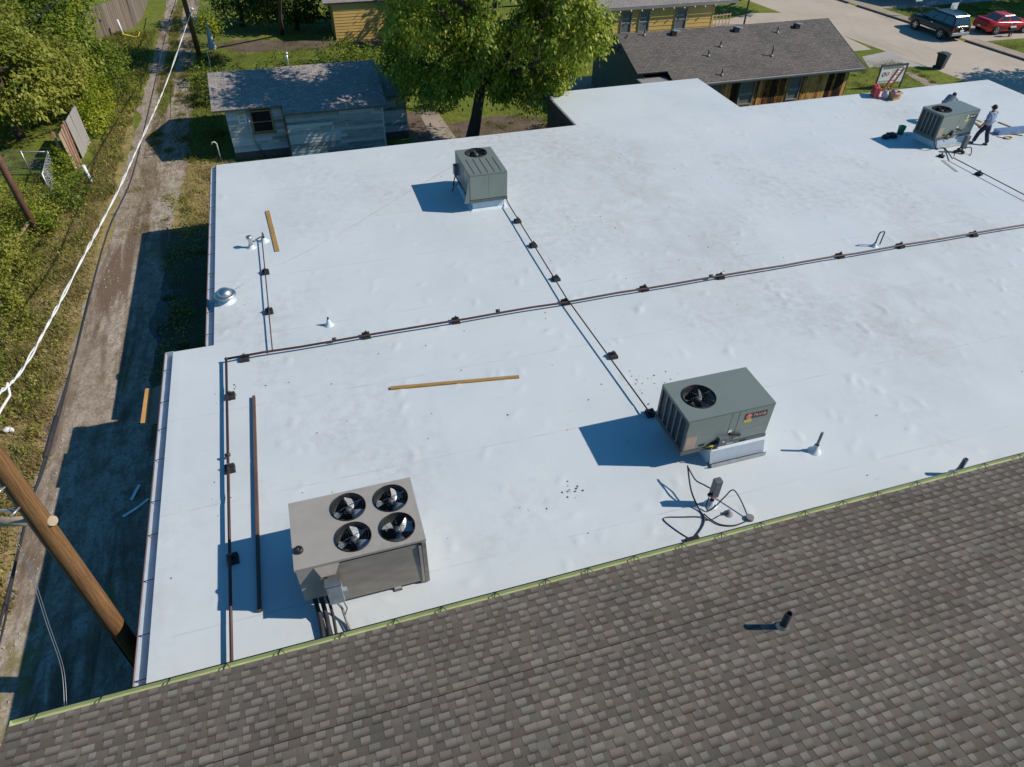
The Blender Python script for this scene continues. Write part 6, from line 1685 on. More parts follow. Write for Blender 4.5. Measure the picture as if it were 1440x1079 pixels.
# banner between posts, yard signs, mailbox
bn = thing('banner_sign', 'white banner sign with purple and pink marks stretched between dark posts', 'sign', (37.1, 37.4, GZ))
P0, P1 = Vector((36.55, 37.55, 0)), Vector((38.55, 37.55, 0))
for q in (P0, P1): part('post', MB().box(q.x - 0.04, q.x + 0.04, q.y - 0.04, q.y + 0.04, GZ, GZ + 1.52), 'fascia_dark', bn)
pnl = part('panel', MB().box(P0.x + 0.05, P1.x - 0.05, 37.53, 37.56, GZ + 0.40, GZ + 1.42), 'label_white', bn)
part('top_bar', MB().box(P0.x, P1.x, 37.51, 37.57, GZ + 1.43, GZ + 1.52), 'fascia_dark', bn)
ys = 37.518
part('printed_heading', MB().box(P0.x + 0.18, P1.x - 0.3, ys, ys + 0.008, GZ + 1.28, GZ + 1.39), 'fascia_grey', pnl)
b = MB().lathe([(0.08, 0), (0.14, 0), (0.14, 0.008), (0.08, 0.008), (0.08, 0)], (0, 0, 0), 16, False)
link('printed_emblem', b.mesh('printed_emblem', None, Matrix.Translation((P0.x + 0.36 - bn.location.x, ys + 0.008 - bn.location.y, 0.95)) @ Matrix.Rotation(R(90), 4, 'X')), 'banner_purple', pnl)
b = MB().lathe([(0.06, 0), (0.13, 0), (0.13, 0.008), (0.06, 0.008), (0.06, 0)], (0, 0, 0), 16, False)
link('printed_emblem', b.mesh('printed_emblem', None, Matrix.Translation((P0.x + 0.66 - bn.location.x, ys + 0.006 - bn.location.y, 0.97)) @ Matrix.Rotation(R(90), 4, 'X')), 'label_pink', pnl)
for k in range(4):
    part('printed_line', MB().box(P0.x + 0.98, P1.x - 0.35 - 0.2 * (k % 2), ys, ys + 0.008, GZ + 1.12 - k * 0.13, GZ + 1.16 - k * 0.13), 'label_pink' if k in (1,) else 'banner_grey', pnl)
part('printed_line', MB().box(P0.x + 0.15, P1.x - 0.6, ys, ys + 0.008, GZ + 0.48, GZ + 0.56), 'banner_grey', pnl)
for lab, (px, py) in (('small white yard sign on two thin legs left of the black vehicle', (51.563, 51.499, -3.150)[:2]), ('small white yard sign half hidden behind the black vehicle', (52.4, 48.6))):
    ys_ = thing('yard_sign', lab, 'sign', (px, py, GZ), 0, 'white yard signs on the far lawn')
    part('sheet', MB().box(px - 0.33, px + 0.33, py - 0.015, py + 0.015, GZ + 1.25, GZ + 1.75), 'label_white', ys_)
    part('printed_line', MB().box(px - 0.24, px - 0.02, py - 0.022, py - 0.0155, GZ + 1.36, GZ + 1.60), 'banner_grey', ys_)
    for s in (-1, 1): part('leg', MB().tube([(px + s * 0.2, py, GZ), (px + s * 0.2, py, GZ + 1.3)], 0.02, 5), 'dark_metal', ys_)
p = (55.157, 45.004, -3.150)
mb_ = thing('mailbox', 'dark mailbox on a short post in the grass before the red coupe', 'mailbox', p)
part('box', MB().extrude([(p[0] - 0.28, p[1] - 0.13, GZ + 0.5), (p[0] - 0.28, p[1] + 0.13, GZ + 0.5), (p[0] - 0.28, p[1] + 0.13, GZ + 0.7), (p[0] - 0.28, p[1], GZ + 0.8), (p[0] - 0.28, p[1] - 0.13, GZ + 0.7)], (0.56, 0, 0)), 'bin_dark', mb_)
part('post', MB().box(p[0] - 0.05, p[0] + 0.05, p[1] - 0.05, p[1] + 0.05, GZ, GZ + 0.5), 'fascia_dark', mb_)
part('second_leg', MB().tube([(p[0] + 0.22, p[1], GZ), (p[0] + 0.2, p[1], GZ + 0.5)], 0.03, 6), 'fascia_dark', mb_)

# ------------------------------------------------------------------ poles, cables, fences along the alley
up_ = thing('utility_pole', 'thick weathered brown utility pole leaning up from the alley at the lower left', 'utility pole', (-5.22, 9.05, GZ))
part('pole', MB().tube([(-5.22, 9.05, GZ - 0.3), (-5.22, 9.05, 0), (-5.235, 9.06, 3), (-5.25, 9.07, 6.5), (-5.25, 9.07, 8.2)], [0.185, 0.17, 0.155, 0.135, 0.125], 18), 'pole_wood', up_)
a = Vector((-5.2, 9.1, 2.95)); c = Vector((-7.200, 10.362, 1.977))
part('brace_timber', MB().tube([a + Vector((0.16, -0.1, 0)), c], 0.085, 12), 'fence_tan', up_)
part('steel_strut', MB().bar((-5.26, 9.0, 3.35), (-5.750, 8.910, 3.559), 0.03, 0.05), 'rail_steel', up_)
part('step_bolt', MB().tube([(-5.3, 8.92, 3.5), (-5.4, 8.75, 3.5)], 0.018, 6).tube([(-5.3, 8.92, 4.0), (-5.42, 8.77, 4.0)], 0.018, 6), 'rail_steel', up_)
part('ground_wire', MB().tube([(-5.31, 8.88, GZ), (-5.33, 8.90, 2.0), (-5.34, 8.93, 6.0)], 0.012, 5), 'dark_metal', up_)
part('insulator', MB().lathe([(0.0, 0.05), (0.05, 0.05), (0.07, 0.0), (0.05, -0.05), (0.0, -0.05)], (-5.30, 9.24, 4.60), 12), 'white_post', up_)
fpole = thing('utility_pole', 'slim brown utility pole beside the far end of the alley tracks', 'utility pole', (-5.35, 55.0, GZ))
part('pole', MB().tube([(-5.35, 55.0, GZ - 0.3), (-5.4, 55.0, 2), (-5.45, 55.0, 5.5)], [0.17, 0.15, 0.13], 12), 'pole_wood', fpole)
part('crossarm', MB().bar((-6.4, 55.0, 4.6), (-4.4, 55.0, 4.6), 0.1, 0.12), 'pole_wood', fpole)
lpole = thing('utility_pole', 'rust brown pole rising among the shrubs at the left frame edge', 'utility pole', (-11.3, 31.2, GZ))
part('pole', MB().tube([(-11.3, 31.2, GZ - 0.3), (-11.45, 31.3, 0.5), (-11.6, 31.4, 4.5)], [0.15, 0.135, 0.12], 12), 'rust_pole', lpole)
part('brace', MB().bar((-11.35, 31.2, GZ + 0.9), (-12.3, 30.6, GZ), 0.09, 0.09), 'fence_tan', lpole)
wc = [(-5.200, 9.238, 5.211), (-5.200, 10.067, 4.946), (-5.200, 11.038, 4.616), (-5.200, 13.227, 4.243), (-5.200, 16.577, 3.743), (-5.200, 21.049, 3.072), (-5.200, 26.256, 2.428), (-5.200, 31.536, 1.769), (-5.200, 38.325, 1.052), (-5.200, 56.631, -0.560)]
fine = loop_curve(wc, 12)
h1 = []; h2 = []
for i, q in enumerate(fine):
    o = Vector((math.cos(i * 0.9 + math.sin(i * .37)), 0, math.sin(i * 0.9 + math.sin(i * .37)))) * (0.016 + 0.006 * math.sin(i * 0.53))
    h1.append(q + o); h2.append(q - o)
cbl = thing('service_cable', 'white twisted power cable sagging along the whole alley', 'cable', tuple(fine[0]))
part('strand', MB().tube(h1, 0.0155, 6), 'white_rope', cbl)
part('strand', MB().tube(h2, 0.0155, 6), 'white_rope', cbl)
part('tail', MB().tube([fine[-1], (-5.3, 56.4, 1.5), (-5.42, 55.1, 3.5)], 0.02, 5), 'white_rope', cbl)
part('clamp', MB().ball(tuple(fine[-1]), 0.11, 8, 6), 'white_rope', cbl)
part('tie', MB().tube([(-5.200, 10.406, 4.865), (-5.200, 10.271, 4.703), (-5.200, 9.846, 4.794), (-5.200, 9.353, 4.877)], 0.022, 5), 'white_rope', cbl)
bc = [(-6.300, 7.166, 1.649), (-6.300, 8.321, 1.498), (-6.300, 10.742, 1.489), (-6.300, 11.908, 1.412), (-6.300, 13.273, 1.377), (-6.300, 16.019, 1.231), (-6.300, 22.424, 1.103), (-6.300, 28.197, 0.369), (-6.300, 36.380, 0.148), (-6.300, 50.176, -0.038), (-6.300, 58.751, -0.412), (-6.300, 64.930, -0.342)]
fb = loop_curve(bc, 6)
bk = thing('phone_cable', 'black telephone cable strung low along the left side of the alley', 'cable', tuple(fb[0]))
part('strand', MB().tube(fb, 0.028, 6), 'black_rubber', bk)
part('strand', MB().tube([q + Vector((0.05 * math.sin(i * 0.35), 0, -0.05 - 0.03 * math.sin(i * 0.5))) for i, q in enumerate(fb[:34])], 0.02, 6), 'black_rubber', bk)
part('splice', MB().tube([fb[20], fb[25]], 0.05, 8), 'black_rubber', bk)
gw = [(-5.600, 8.772, 2.838), (-5.550, 8.565, 2.403), (-5.500, 7.971, 1.572), (-5.450, 7.506, 0.947)]
dw = thing('drop_wire', 'pale thin drop wire hanging from the cable to the green gutter', 'cable', gw[0])
e = (-5.45, 7.0, 0.62)
part('wire', MB().tube(loop_curve(gw + [e], 5), 0.007, 5), 'steel_wire', dw)
part('wire', MB().tube([q + Vector((0.035, 0, 0)) for q in loop_curve(gw + [e], 5)], 0.006, 5), 'steel_wire', dw)
sw = thing('overhead_wire', 'thin dark wires crossing the tree tops at the upper left', 'cable', (-14, 40, 3))
part('wire', MB().tube([(-14.000, 45.416, 0.909), (-12.500, 46.826, 1.494), (-11.500, 50.915, 1.775)], 0.02, 5), 'dark_metal', sw)
part('wire', MB().tube([(-14.200, 46.538, 0.969), (-12.500, 48.881, 1.491), (-11.800, 50.941, 1.784)], 0.014, 5), 'dark_metal', sw)
dr = thing('drop_wire', 'thin wires running from the far pole down to the shed', 'cable', (-4.6, 52, 0))
part('wire', MB().tube(loop_curve([tuple(fine[-1]), (-4.300, 49.332, -0.750), (-3.800, 42.910, -0.663)], 5), 0.014, 5), 'steel_wire', dr)
part('wire', MB().tube(loop_curve([tuple(fine[-1]), (-4.300, 55.980, -0.676), (-2.000, 51.928, -0.419)], 5), 0.014, 5), 'steel_wire', dr)

def fence(name, label, pts, h, wd, m, post='fence_wood', rail='fence_wood', seed=1, jitter=0.05, lean=0.0):
    """picket fence along points, each picket and post its own part"""
    g = random.Random(seed)
    t = thing(name, label, 'fence', (pts[0][0], pts[0][1], GZ))
    me = {}
    for a, c in zip(pts[:-1], pts[1:]):
        a = Vector((a[0], a[1], 0)); c = Vector((c[0], c[1], 0)); L = (c - a).length; d = (c - a) / L; n = Vector((-d.y, d.x, 0))
        k = max(1, int(L / wd))
        for i in range(k):
            q = a + d * (L * (i + 0.5) / k)
            hh = h + g.uniform(-jitter, jitter)
            b = MB().bar(q + Vector((0, 0, GZ)), q + n * lean + Vector((g.gauss(0, .012), g.gauss(0, .012), GZ + hh)), 0.024, L / k - 0.012, up=tuple(d))
            part('picket', b, m, t)
        for z in (0.4, h - 0.4):
            part('rail', MB().bar(a + n * (0.05 + lean * z / h) + Vector((0, 0, GZ + z)), c + n * (0.05 + lean * z / h) + Vector((0, 0, GZ + z)), 0.04, 0.09), rail, t)
        part('post', MB().box(c.x + n.x * 0.1 - 0.05, c.x + n.x * 0.1 + 0.05, c.y + n.y * 0.1 - 0.05, c.y + n.y * 0.1 + 0.05, GZ, GZ + h), post, t)
    return t
fence('board_fence', 'tall brown board fence curving beside the far end of the alley', [(-13.2, 59.8), (-11.5, 61.8), (-10.3, 63.2), (-9.9, 66), (-9.8, 72)], 2.1, 0.17, 'picket_wood', seed=3)
pf = fence('panel_fence', 'grey and tan board fence panel with pinkish posts by the lawn', [(-10.7, 39.35), (-10.6, 41.5)], 1.95, 0.27, 'fence_grey', lean=0.08, seed=5, jitter=0.015)
for k in range(6):
    y = 37.95 + k * 0.235
    part('picket', MB().bar((-10.82, y, GZ), (-10.9, y, GZ + 1.85), 0.024, 0.22, up=(0, 1, 0)), 'fence_tan', pf)
for y in (38.3, 38.75): part('post', MB().box(-10.76, -10.68, y - 0.05, y + 0.05, GZ, GZ + 2.15), 'post_pink', pf)
part('post', MB().box(-11.25, -11.15, 38.1, 38.2, GZ, GZ + 1.9), 'post_pink', pf)
cf = thing('chain_link_fence', 'chain link fence with thin steel rails at the corner of the left lawn', 'fence', (-11.6, 37.6, GZ))
q = [(-13.9, 38.2), (-11.6, 37.6), (-11.4, 35.0)]
for a, c in zip(q[:-1], q[1:]):
    part('top_rail', MB().tube([(a[0], a[1], GZ + 1.2), (c[0], c[1], GZ + 1.2)], 0.025, 6), 'rail_steel', cf)
    b = MB(); L = math.hypot(c[0] - a[0], c[1] - a[1]); k = int(L / 0.12)
    for i in range(-8, k):
        for s in (0, 1):
            t0, t1 = max(0, i) / k, min(k, i + 9) / k
            z0 = (max(0, -i)) / 9 * 1.15; z1 = (min(9, k - i)) / 9 * 1.15
            if s: z0, z1 = 1.15 - z0, 1.15 - z1
            b.tube([(a[0] + (c[0] - a[0]) * t0, a[1] + (c[1] - a[1]) * t0, GZ + 0.04 + z0), (a[0] + (c[0] - a[0]) * t1, a[1] + (c[1] - a[1]) * t1, GZ + 0.04 + z1)], 0.0035, 3, caps=False)
    part('wire_mesh', b, 'rail_steel', cf)
for (a, c) in ((-12.8, 37.9), (-11.6, 37.6), (-11.4, 35.0), (-13.9, 38.2)):
    part('post', MB().tube([(a, c, GZ), (a, c, GZ + 1.25)], 0.03, 6), 'rail_steel', cf)
for lab, (a, c), h in (('white marker post leaning in the weeds below the panel fence', (-9.807, 35.955, -3.150)[:2], 1.0), ('pale pipe post near the far board fence', (-10.783, 61.273, -3.150)[:2], 1.1)):
    solo('marker_post', MB().tube([(a, c, GZ), (a - 0.1, c + 0.1, GZ + h)], 0.08, 8), 'white_post', lab, 'post')
p = (-9.900, 59.979, -3.150)
solo('yellow_tape', MB().tube(loop_curve([(p[0] - 0.7, p[1] - 0.2, GZ + 0.55), (p[0] - 0.3, p[1], GZ + 0.35), (p[0] + 0.2, p[1], GZ + 0.22), (p[0] + 0.45, p[1] + 0.2, GZ + 0.5)], 4), 0.035, 5), 'yellow_cable', 'strip of bright yellow tape caught in the grass by the alley', 'tape')
p = (-4.420, 55.404, -3.150)
ps = thing('closed_parasol', 'closed grey white parasol standing on the sunny far lawn', 'parasol', p)
part('cloth', MB().lathe([(0.02, 2.0), (0.10, 1.6), (0.22, 0.8), (0.27, 0.35), (0.12, 0.3), (0.03, 0.3)], p, 9, False), 'parasol_cloth', ps)
part('pole', MB().tube([(p[0], p[1], GZ), (p[0], p[1], GZ + 2.1)], 0.025, 6), 'rail_steel', ps)
# scraps of flashing on the shaded alley floor, white litter
for lab, (a, c), ang in (('short pale blue strip of flashing lying in the shaded alley', (-6.186, 15.132, -3.150)[:2], 1.2), ('longer pale bent strip of flashing lying in the shaded alley', (-6.083, 14.525, -3.150)[:2], 0.5)):
    v = Vector((math.cos(ang), math.sin(ang), 0)); P = Vector((a, c, GZ + 0.05)); L = 0.28 if 'short' in lab else 0.42
    b = MB().bar(P - v * L, P + Vector((0, 0, 0.03)), 0.08, 0.008).bar(P + Vector((0, 0, 0.03)), P + v.lerp(Vector((0, 1, 0)), 0.3) * L, 0.08, 0.008)
    solo('flashing_scrap', b, 'scrap_foil', lab, 'scrap')
p = (-10.131, 18.820, -3.150)
solo('litter_bag', MB().ball((p[0], p[1], GZ + 0.08), 0.12, 7, 4, (1.3, 1, 0.6)).ball((p[0] + 0.12, p[1] - 0.05, GZ + 0.07), 0.08, 6, 4), 'label_white', 'crumpled white litter in the weeds beside the utility pole', 'litter')
for lab, xy in (('pale stick lying in the weeds, left of a pair', ((57, 413), (60, 395))), ('pale stick lying in the weeds, right of a pair', ((60, 418), (65, 400)))):
    pass

# ------------------------------------------------------------------ trees and plants
tree('shade_tree', 'big pecan tree with drooping bright leaves overhanging the back roof edge', 'tree', (9.05, 36.1, GZ),
     [(10.0, 35.0, 4.9, 3.6, 3.2, 3.2), (12.4, 33.4, 4.0, 2.1, 2.0, 2.2), (7.2, 35.6, 4.0, 2.5, 2.5, 2.3), (13.9, 32.8, 3.2, 1.35, 1.3, 1.5), (11.7, 33.6, 2.4, 1.5, 1.3, 1.5), (6.6, 37.2, 2.2, 1.5, 1.6, 1.5), (9.0, 33.8, 2.7, 1.3, 1.2, 1.2), (13.2, 35.8, 5.2, 2.4, 2.6, 2.6), (7.6, 35.4, 6.6, 2.4, 2.2, 1.5), (4.8, 36.2, 6.2, 1.6, 1.5, 0.9), (14.6, 32.4, 2.6, 0.7, 0.7, 0.9), (8.1, 36.0, 0.7, 1.2, 1.1, 1.1), (11.2, 35.0, 1.3, 1.4, 1.2, 1.2), (6.9, 37.0, 0.6, 1.0, 1.0, 1.0), (12.7, 34.0, 1.5, 1.2, 1.2, 1.3), (13.6, 33.4, 1.9, 0.9, 0.9, 1.1), (10.6, 35.2, 0.2, 0.7, 0.7, 0.8), (12.2, 35.2, -0.9, 0.6, 0.6, 0.6), (7.5, 35.8, -0.1, 1.1, 1.0, 1.0), (10.7, 34.7, 0.5, 1.1, 1.0, 1.0), (12.6, 34.0, 0.6, 1.0, 0.9, 0.9), (6.3, 36.9, -0.2, 0.9, 0.9, 0.9), (5.6, 37.2, 1.2, 1.1, 1.1, 1.1), (8.6, 35.0, 1.2, 1.0, 1.0, 1.0)],
     'leaf_pecan', 0.29, per=70, n=34, size=0.185, spread=(0.19, 0.19, 0.28), droop=1.5, seed=4, gaps=0.62, trunk_top=(10.3, 35.2, 4.5))
tree('leafy_tree', 'broad bushy tree filling the upper left corner', 'tree', (-14.2, 43.0, GZ),
     [(-13.8, 43.0, 0.3, 2.6, 3.0, 2.4), (-15.5, 47.0, 0.8, 2.8, 3.2, 2.4), (-16.2, 40.0, 0.4, 2.6, 2.6, 2.3), (-12.4, 45.5, -0.6, 1.9, 2.4, 1.8)], 'leaf_olive', 0.22, per=75, n=24, size=0.2, droop=0.5, seed=5, gaps=0.4)
tree('leafy_tree', 'bright green tree behind the broad tree, beside the far board fence', 'tree', (-13.0, 53.5, GZ),
     [(-13.0, 53.0, 0.4, 2.6, 3.0, 2.2), (-11.8, 50.0, -0.8, 1.9, 2.2, 1.8), (-15.2, 56.0, 0.6, 2.6, 2.8, 2.2)], 'leaf_mid', 0.2, per=70, n=22, size=0.22, droop=0.5, seed=6, gaps=0.4)
tree('leafy_tree', 'dark tree at the very top left beyond the bright tree', 'tree', (-17.5, 62.0, GZ),
     [(-17.5, 62.0, -0.2, 3.0, 3.0, 2.4), (-20.0, 57.0, 0.2, 3.0, 3.0, 2.5), (-14.5, 66.5, -0.4, 2.2, 2.4, 2.2)], 'leaf_dark', 0.2, per=55, n=20, size=0.25, droop=0.4, seed=7, gaps=0.4)
tree('leafy_tree', 'olive tree at the left frame edge above the sloping lawn', 'tree', (-17.6, 46.0, GZ),
     [(-18.0, 46.0, 0.2, 2.6, 2.8, 2.2), (-19.6, 50.5, 0.6, 2.8, 2.8, 2.4)], 'leaf_olive', 0.2, per=70, n=22, size=0.22, droop=0.5, seed=8, gaps=0.4)
TG = 'dark trees around the far lawn'
for k, (lab, bx, by_, L, lf) in enumerate([
    ('dark dense tree left of the yellow garage', 1.6, 60.0, [(1.6, 60, -0.4, 2.2, 2.0, 2.2), (3.0, 59.4, -1.2, 1.3, 1.3, 1.5)], 'leaf_dark'),
    ('dark spreading tree behind the sunny far lawn', -2.4, 62.0, [(-2.4, 62, -0.6, 2.4, 2.2, 2.0), (-0.6, 60.6, -1.2, 1.6, 1.4, 1.4)], 'leaf_dark'),
    ('tall shaded tree between the yellow garage and the pecan tree', 11.4, 54.0, [(11.4, 54, 0.0, 2.2, 2.0, 2.4), (9.6, 53.2, -1.0, 1.5, 1.4, 1.6)], 'leaf_mid')]):
    tree('shade_tree', lab, 'tree', (bx, by_, GZ), L, lf, 0.18, per=60, n=20, size=0.24, droop=0.4, seed=20 + k, group=TG, gaps=0.35)
tree('garden_tree', 'small lime green tree behind the closed parasol', 'tree', (-4.3, 57.4, GZ), [(-4.3, 57.4, -1.6, 0.95, 0.95, 0.7)], 'leaf_lime', 0.06, per=90, n=20, size=0.16, seed=31)
# trees outside the frame that cast the shade seen on the street, the lawns and the alley
tree('street_tree', 'street tree whose crown shades the road beyond the right roof corner', 'tree', (54.5, 33.5, GZ), [(54.3, 33.6, 3.0, 2.8, 2.6, 2.0), (52.4, 34.0, 2.2, 1.8, 1.8, 1.4)], 'leaf_mid', 0.2, per=45, n=18, size=0.3, seed=41)
tree('street_tree', 'tree on the corner lawn that shades the drive beside the yellow house', 'tree', (42.4, 61.5, GZ), [(42.6, 55.0, 2.4, 2.4, 1.7, 1.2), (41.5, 59.5, 3.0, 2.2, 2.2, 1.6)], 'leaf_mid', 0.2, per=45, n=18, size=0.3, seed=42)
tree('street_tree', 'tall tree that shades the lawn and wall beyond the red coupe', 'tree', (69.0, 49.5, GZ), [(68.5, 49.5, 4.0, 3.4, 3.2, 2.8), (64.5, 50.8, 4.2, 3.0, 2.2, 2.2), (72, 51, 4.2, 3, 3, 2.5)], 'leaf_mid', 0.25, per=40, n=18, size=0.34, seed=43)
tree('street_tree', 'tall tree behind the pecan that shades the lawn by the alley', 'tree', (0.4, 59.0, GZ), [(1.8, 51.3, 4.8, 2.8, 2.6, 2.0), (-0.6, 52.6, 5.2, 2.4, 2.2, 1.7)], 'leaf_mid', 0.13, per=45, n=18, size=0.28, seed=44)

def shrub(label, base, lobes, leaf, seed, per=95, n=18, size=0.13, group='shrubs along the alley and lawns', gaps=0.3, name='shrub'):
    return tree(name, label, 'shrub', (*base, GZ), lobes, leaf, 0.04, per=per, n=n, size=size, spread=(0.13, 0.13, 0.12), droop=0.3, seed=seed, group=group, gaps=gaps, trunk_top=(lobes[0][0], lobes[0][1], lobes[0][2]))
shrub('tall lime green creeper mound over the fence at the alley bend', (-10.2, 44.2), [(-10.2, 43.2, -2.2, 0.75, 1.6, 1.1), (-10.25, 45.6, -2.0, 0.7, 1.4, 1.2)], 'leaf_lime', 51, per=130)
shrub('lime green creeper sprawling at the chain link corner', (-11.2, 37.4), [(-11.1, 37.2, -2.5, 0.55, 0.9, 0.75), (-10.9, 36.2, -2.7, 0.5, 0.7, 0.5)], 'leaf_lime', 52, per=120)
shrub('green weedy shrub right of the lime creeper, by the white marker post', (-10.2, 35.4), [(-10.3, 35.4, -2.75, 0.8, 0.9, 0.5), (-10.5, 34.0, -2.7, 0.8, 0.9, 0.55)], 'leaf_mid', 53)
shrub('shaded shrub between the creeper mound and the alley tracks', (-9.6, 49.0), [(-9.9, 49.0, -2.3, 0.9, 1.6, 1.0), (-10.2, 51.5, -2.1, 1.0, 1.5, 1.1)], 'leaf_mid', 54)
for k, (x, y, rx, ry, h, lf, lab) in enumerate([
    (-13.3, 33.0, 1.2, 1.5, 1.2, 'leaf_olive', 'olive shrub at the frame edge above the rust brown pole foot'),
    (-12.6, 29.3, 1.2, 1.5, 1.1, 'leaf_olive', 'olive shrub beside the foot of the rust brown pole'),
    (-11.6, 32.0, 0.9, 1.2, 0.8, 'leaf_mid', 'low green shrub right of the rust brown pole'),
    (-13.2, 27.0, 1.3, 1.5, 1.0, 'leaf_mid', 'green shrub at the frame edge below the rust brown pole'),
    (-11.9, 26.2, 0.9, 1.2, 0.7, 'leaf_olive', 'olive shrub left of the dry verge, below the pole foot'),
    (-12.6, 24.0, 1.0, 1.2, 0.8, 'leaf_dark', 'dark green shrub at the frame edge opposite the dome vent'),
    (-11.6, 22.3, 0.8, 1.0, 0.55, 'leaf_mid', 'low shrub at the frame edge opposite the white cable tie'),
    (-11.1, 19.3, 0.8, 1.1, 0.5, 'leaf_mid', 'small weedy shrub at the frame edge above the utility pole'),
    (-10.6, 13.6, 0.7, 1.0, 0.4, 'leaf_lime', 'yellow green weeds just left of the utility pole'),
    (-14.6, 36.2, 1.0, 1.1, 0.9, 'leaf_olive', 'olive shrub at the near corner of the left lawn')]):
    shrub(lab, (x, y), [(x, y, GZ + h * 0.6, rx, ry, h), (x + rx * 0.5, y - ry * 0.5, GZ + h * 0.4, rx * 0.6, ry * 0.6, h * 0.7)], lf, 60 + k, per=80)
for k, (x, y, rx, ry, h, lf, lab) in enumerate([
    (-3.4, 46.0, 1.6, 1.4, 1.3, 'leaf_dark', 'dark hedge shrub at the left end behind the shed'),
    (-0.6, 46.4, 1.6, 1.3, 1.5, 'leaf_mid', 'green hedge shrub behind the shed roof vent'),
    (2.4, 46.2, 1.6, 1.3, 1.3, 'leaf_dark', 'dark hedge shrub behind the middle of the shed roof'),
    (5.0, 46.6, 1.4, 1.3, 1.5, 'leaf_mid', 'green hedge shrub behind the right end of the shed'),
    (7.2, 48.5, 1.3, 1.4, 1.6, 'leaf_olive', 'olive shrub in front of the yellow garage'),
    (3.6, 50.6, 1.3, 1.2, 1.2, 'leaf_mid', 'sunlit shrub left of the yellow garage corner'),
    (6.6, 42.6, 0.9, 1.0, 1.2, 'leaf_mid', 'shaded shrub at the shed corner under the pecan tree'),
    (14.3, 36.4, 0.9, 0.9, 0.8, 'leaf_mid', 'small green shrub at the roof notch under the pecan tree'),
    (-5.0, 49.3, 0.8, 1.4, 0.6, 'leaf_mid', 'low shrub around the foot of the far pole'),
    (8.6, 41.2, 0.8, 0.8, 0.9, 'leaf_dark', 'dark shrub left of the pecan trunk'),
    (11.6, 46.5, 1.6, 1.3, 1.5, 'leaf_dark', 'dark shrub beyond the lawn, straight behind the pecan trunk'),
    (15.0, 45.5, 1.5, 1.3, 1.4, 'leaf_mid', 'green shrub beyond the lawn, right of the pecan trunk')]):
    shrub(lab, (x, y), [(x, y, GZ + h * 0.6, rx, ry, h), (x + rx * 0.6, y + ry * 0.2, GZ + h * 0.5, rx * 0.7, ry * 0.8, h * 0.75)], lf, 80 + k, per=60, n=16, size=0.17)

# loose stones on the alley floor
g = np.random.default_rng(99); N = 3000
C = np.stack([g.uniform(-8.9, -4.6, N), g.uniform(8, 44, N)], 1)
C = C[(C[:, 0] < -6.0) | (C[:, 1] < 17)]; N = len(C)
r = g.uniform(0.010, 0.034, N) * g.choice([1, 1, 1, 1.8], N); a = g.uniform(0, 6.28, N)
T = []
for k in range(3):
    a0, a1 = a + k * 2.09, a + (k + 1) * 2.09
    T.append(np.stack([np.stack([C[:, 0] + r * np.cos(a0), C[:, 1] + r * np.sin(a0), np.full(N, GZ + 0.012)], 1), np.stack([C[:, 0] + r * np.cos(a1), C[:, 1] + r * np.sin(a1), np.full(N, GZ + 0.012)], 1), np.stack([C[:, 0], C[:, 1], GZ + 0.012 + r * 0.8], 1)], 1))
stuff(quads_object('loose_stones', np.concatenate(T), 'stone', None, np.zeros(3 * N), nv=3), 'loose pale stones strewn over the alley floor', 'stones')

# grass, weeds and lawn blades: nobody could count them
def blades(name, regions, m, g, hmin, hmax, label):
    Ps, hs, tn = [], [], []
    for (x0, x1, y0, y1, k, hsc, t0) in regions:
        P = np.stack([g.uniform(x0, x1, k), g.uniform(y0, y1, k)], 1)
        nc = max(6, int((x1 - x0) * (y1 - y0) * 0.8))
        cc = np.stack([g.uniform(x0, x1, nc), g.uniform(y0, y1, nc)], 1)
        own = g.integers(0, nc, k); clump = g.uniform(size=k) < 0.62
        P = np.where(clump[:, None], cc[own] + g.normal(size=(k, 2)) * (0.08 + 0.28 * g.uniform(size=nc)[own])[:, None], P)
        f = np.where(clump, (g.uniform(-1, 1, nc))[own] * 1.6, 0.0)
        kp = (P[:, 0] > x0 - 0.2) & (P[:, 0] < x1 + 0.2)
        P = P[kp]; f = f[kp]
        Ps.append(P); hs.append(g.uniform(hmin, hmax, len(P)) * hsc * (1 + 0.2 * f)); tn.append(np.clip(t0 - 0.08 * f + g.normal(size=len(P)) * 0.14, 0, 1))
    P = np.concatenate(Ps); h = np.concatenate(hs); N = len(P)
    a = g.uniform(0, 6.28, N); w = h * 0.09 + 0.005
    s_ = np.stack([np.cos(a) * w, np.sin(a) * w, np.zeros(N)], 1)
    lean = np.stack([g.normal(size=N) * h * 0.45, g.normal(size=N) * h * 0.45, h], 1)
    B = np.stack([P[:, 0], P[:, 1], np.full(N, GZ)], 1)
    Q = np.stack([B - s_, B + s_, B + lean], 1)
    return stuff(quads_object(name, Q, m, None, np.concatenate(tn), nv=3), label, 'weeds')
g = np.random.default_rng(77)
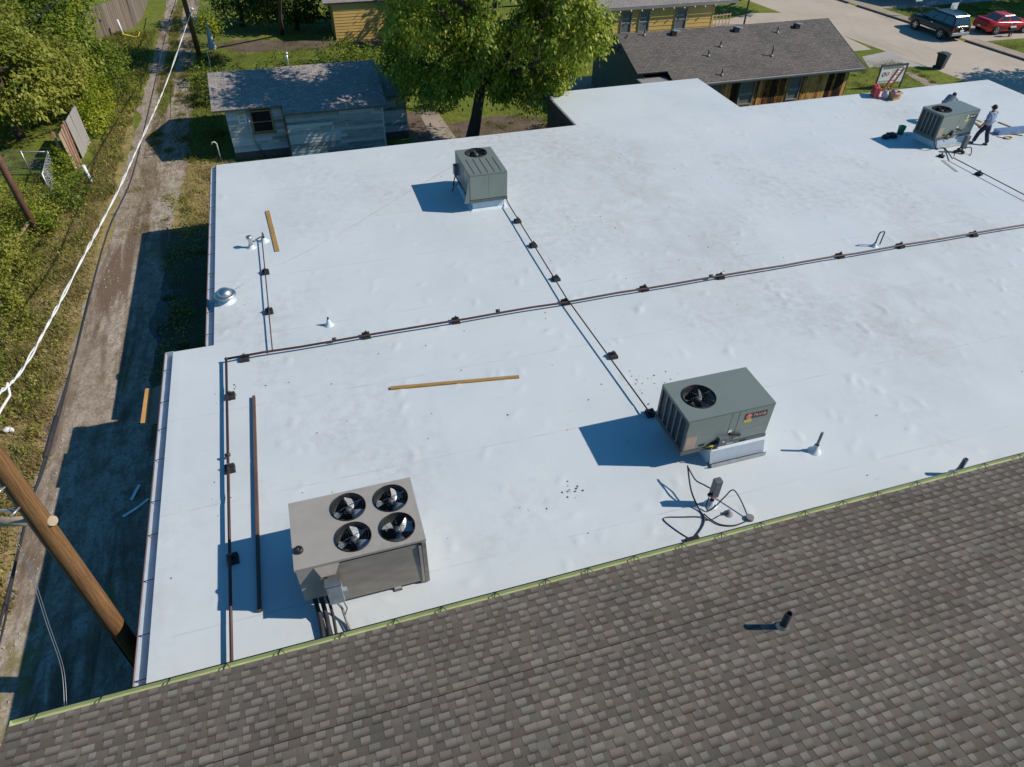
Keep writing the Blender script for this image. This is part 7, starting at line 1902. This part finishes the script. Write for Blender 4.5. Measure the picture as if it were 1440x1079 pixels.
blades('weed_growth', [(-13.5, -9.2, 5, 20, 42000, 0.7, 0.68), (-14.5, -9.3, 20, 36, 42000, 0.75, 0.62), (-9.6, -8.9, 4, 34, 9000, 0.7, 0.85), (-10.0, -8.9, 34, 46, 16000, 0.8, 0.7), (-12.0, -8.6, 46, 62, 16000, 1.0, 0.35), (-7.6, -6.9, 40, 70, 9000, 0.6, 0.55), (-8.2, -6.2, 30, 42, 2600, 0.45, 0.75), (-6.6, -5.6, 37, 60, 5000, 0.6, 0.4), (-6.0, -3.5, 18, 29, 4200, 0.5, 0.25), (-5.6, -3.3, 29, 37, 6500, 0.7, 0.85), (-5.6, -3.8, 37, 55, 7000, 0.9, 0.3)], 'grass_blade', g, 0.10, 0.30, 'rough grass and weeds along both sides of the alley')
# broad-leaved weeds sprawling between the grass
C = np.concatenate([np.stack([g.uniform(-13.5, -9.3, 350), g.uniform(5, 36, 350), GZ + g.uniform(0.05, 0.36, 350)], 1), np.stack([g.uniform(-14, -10.6, 420), g.uniform(12, 36, 420), GZ + g.uniform(0.1, 0.8, 420)], 1), np.stack([g.uniform(-10.5, -8.9, 160), g.uniform(36, 62, 160), GZ + g.uniform(0.05, 0.3, 160)], 1), np.stack([g.uniform(-6.2, -4.8, 60), g.uniform(18, 34, 60), GZ + g.uniform(0.04, 0.15, 60)], 1)])
Q, tone = leaf_quads(C, 30, (0.22, 0.22, 0.09), 0.10, 0.2, g, tonebase=np.clip(g.normal(size=len(C)) * 0.25 + 0.5, 0, 1))
Q[:, :, 2] = np.maximum(Q[:, :, 2], GZ + 0.02)
stuff(quads_object('weed_leaves', Q, 'leaf_olive', None, tone), 'broad leaved weeds sprawling along the left of the alley', 'weeds')
blades('lawn_grass', [(-17, -10.8, 36, 45, 26000, 0.5, 0.22), (-5, 9, 50, 58, 16000, 0.6, 0.25), (8, 20, 33, 41, 16000, 0.6, 0.2), (33, 42.2, 34, 42.5, 16000, 0.6, 0.2), (50.8, 60, 49, 54, 9000, 0.6, 0.2), (51.5, 62, 38, 44, 9000, 0.6, 0.25)], 'grass_blade', g, 0.06, 0.18, 'mown lawn grass around the houses')
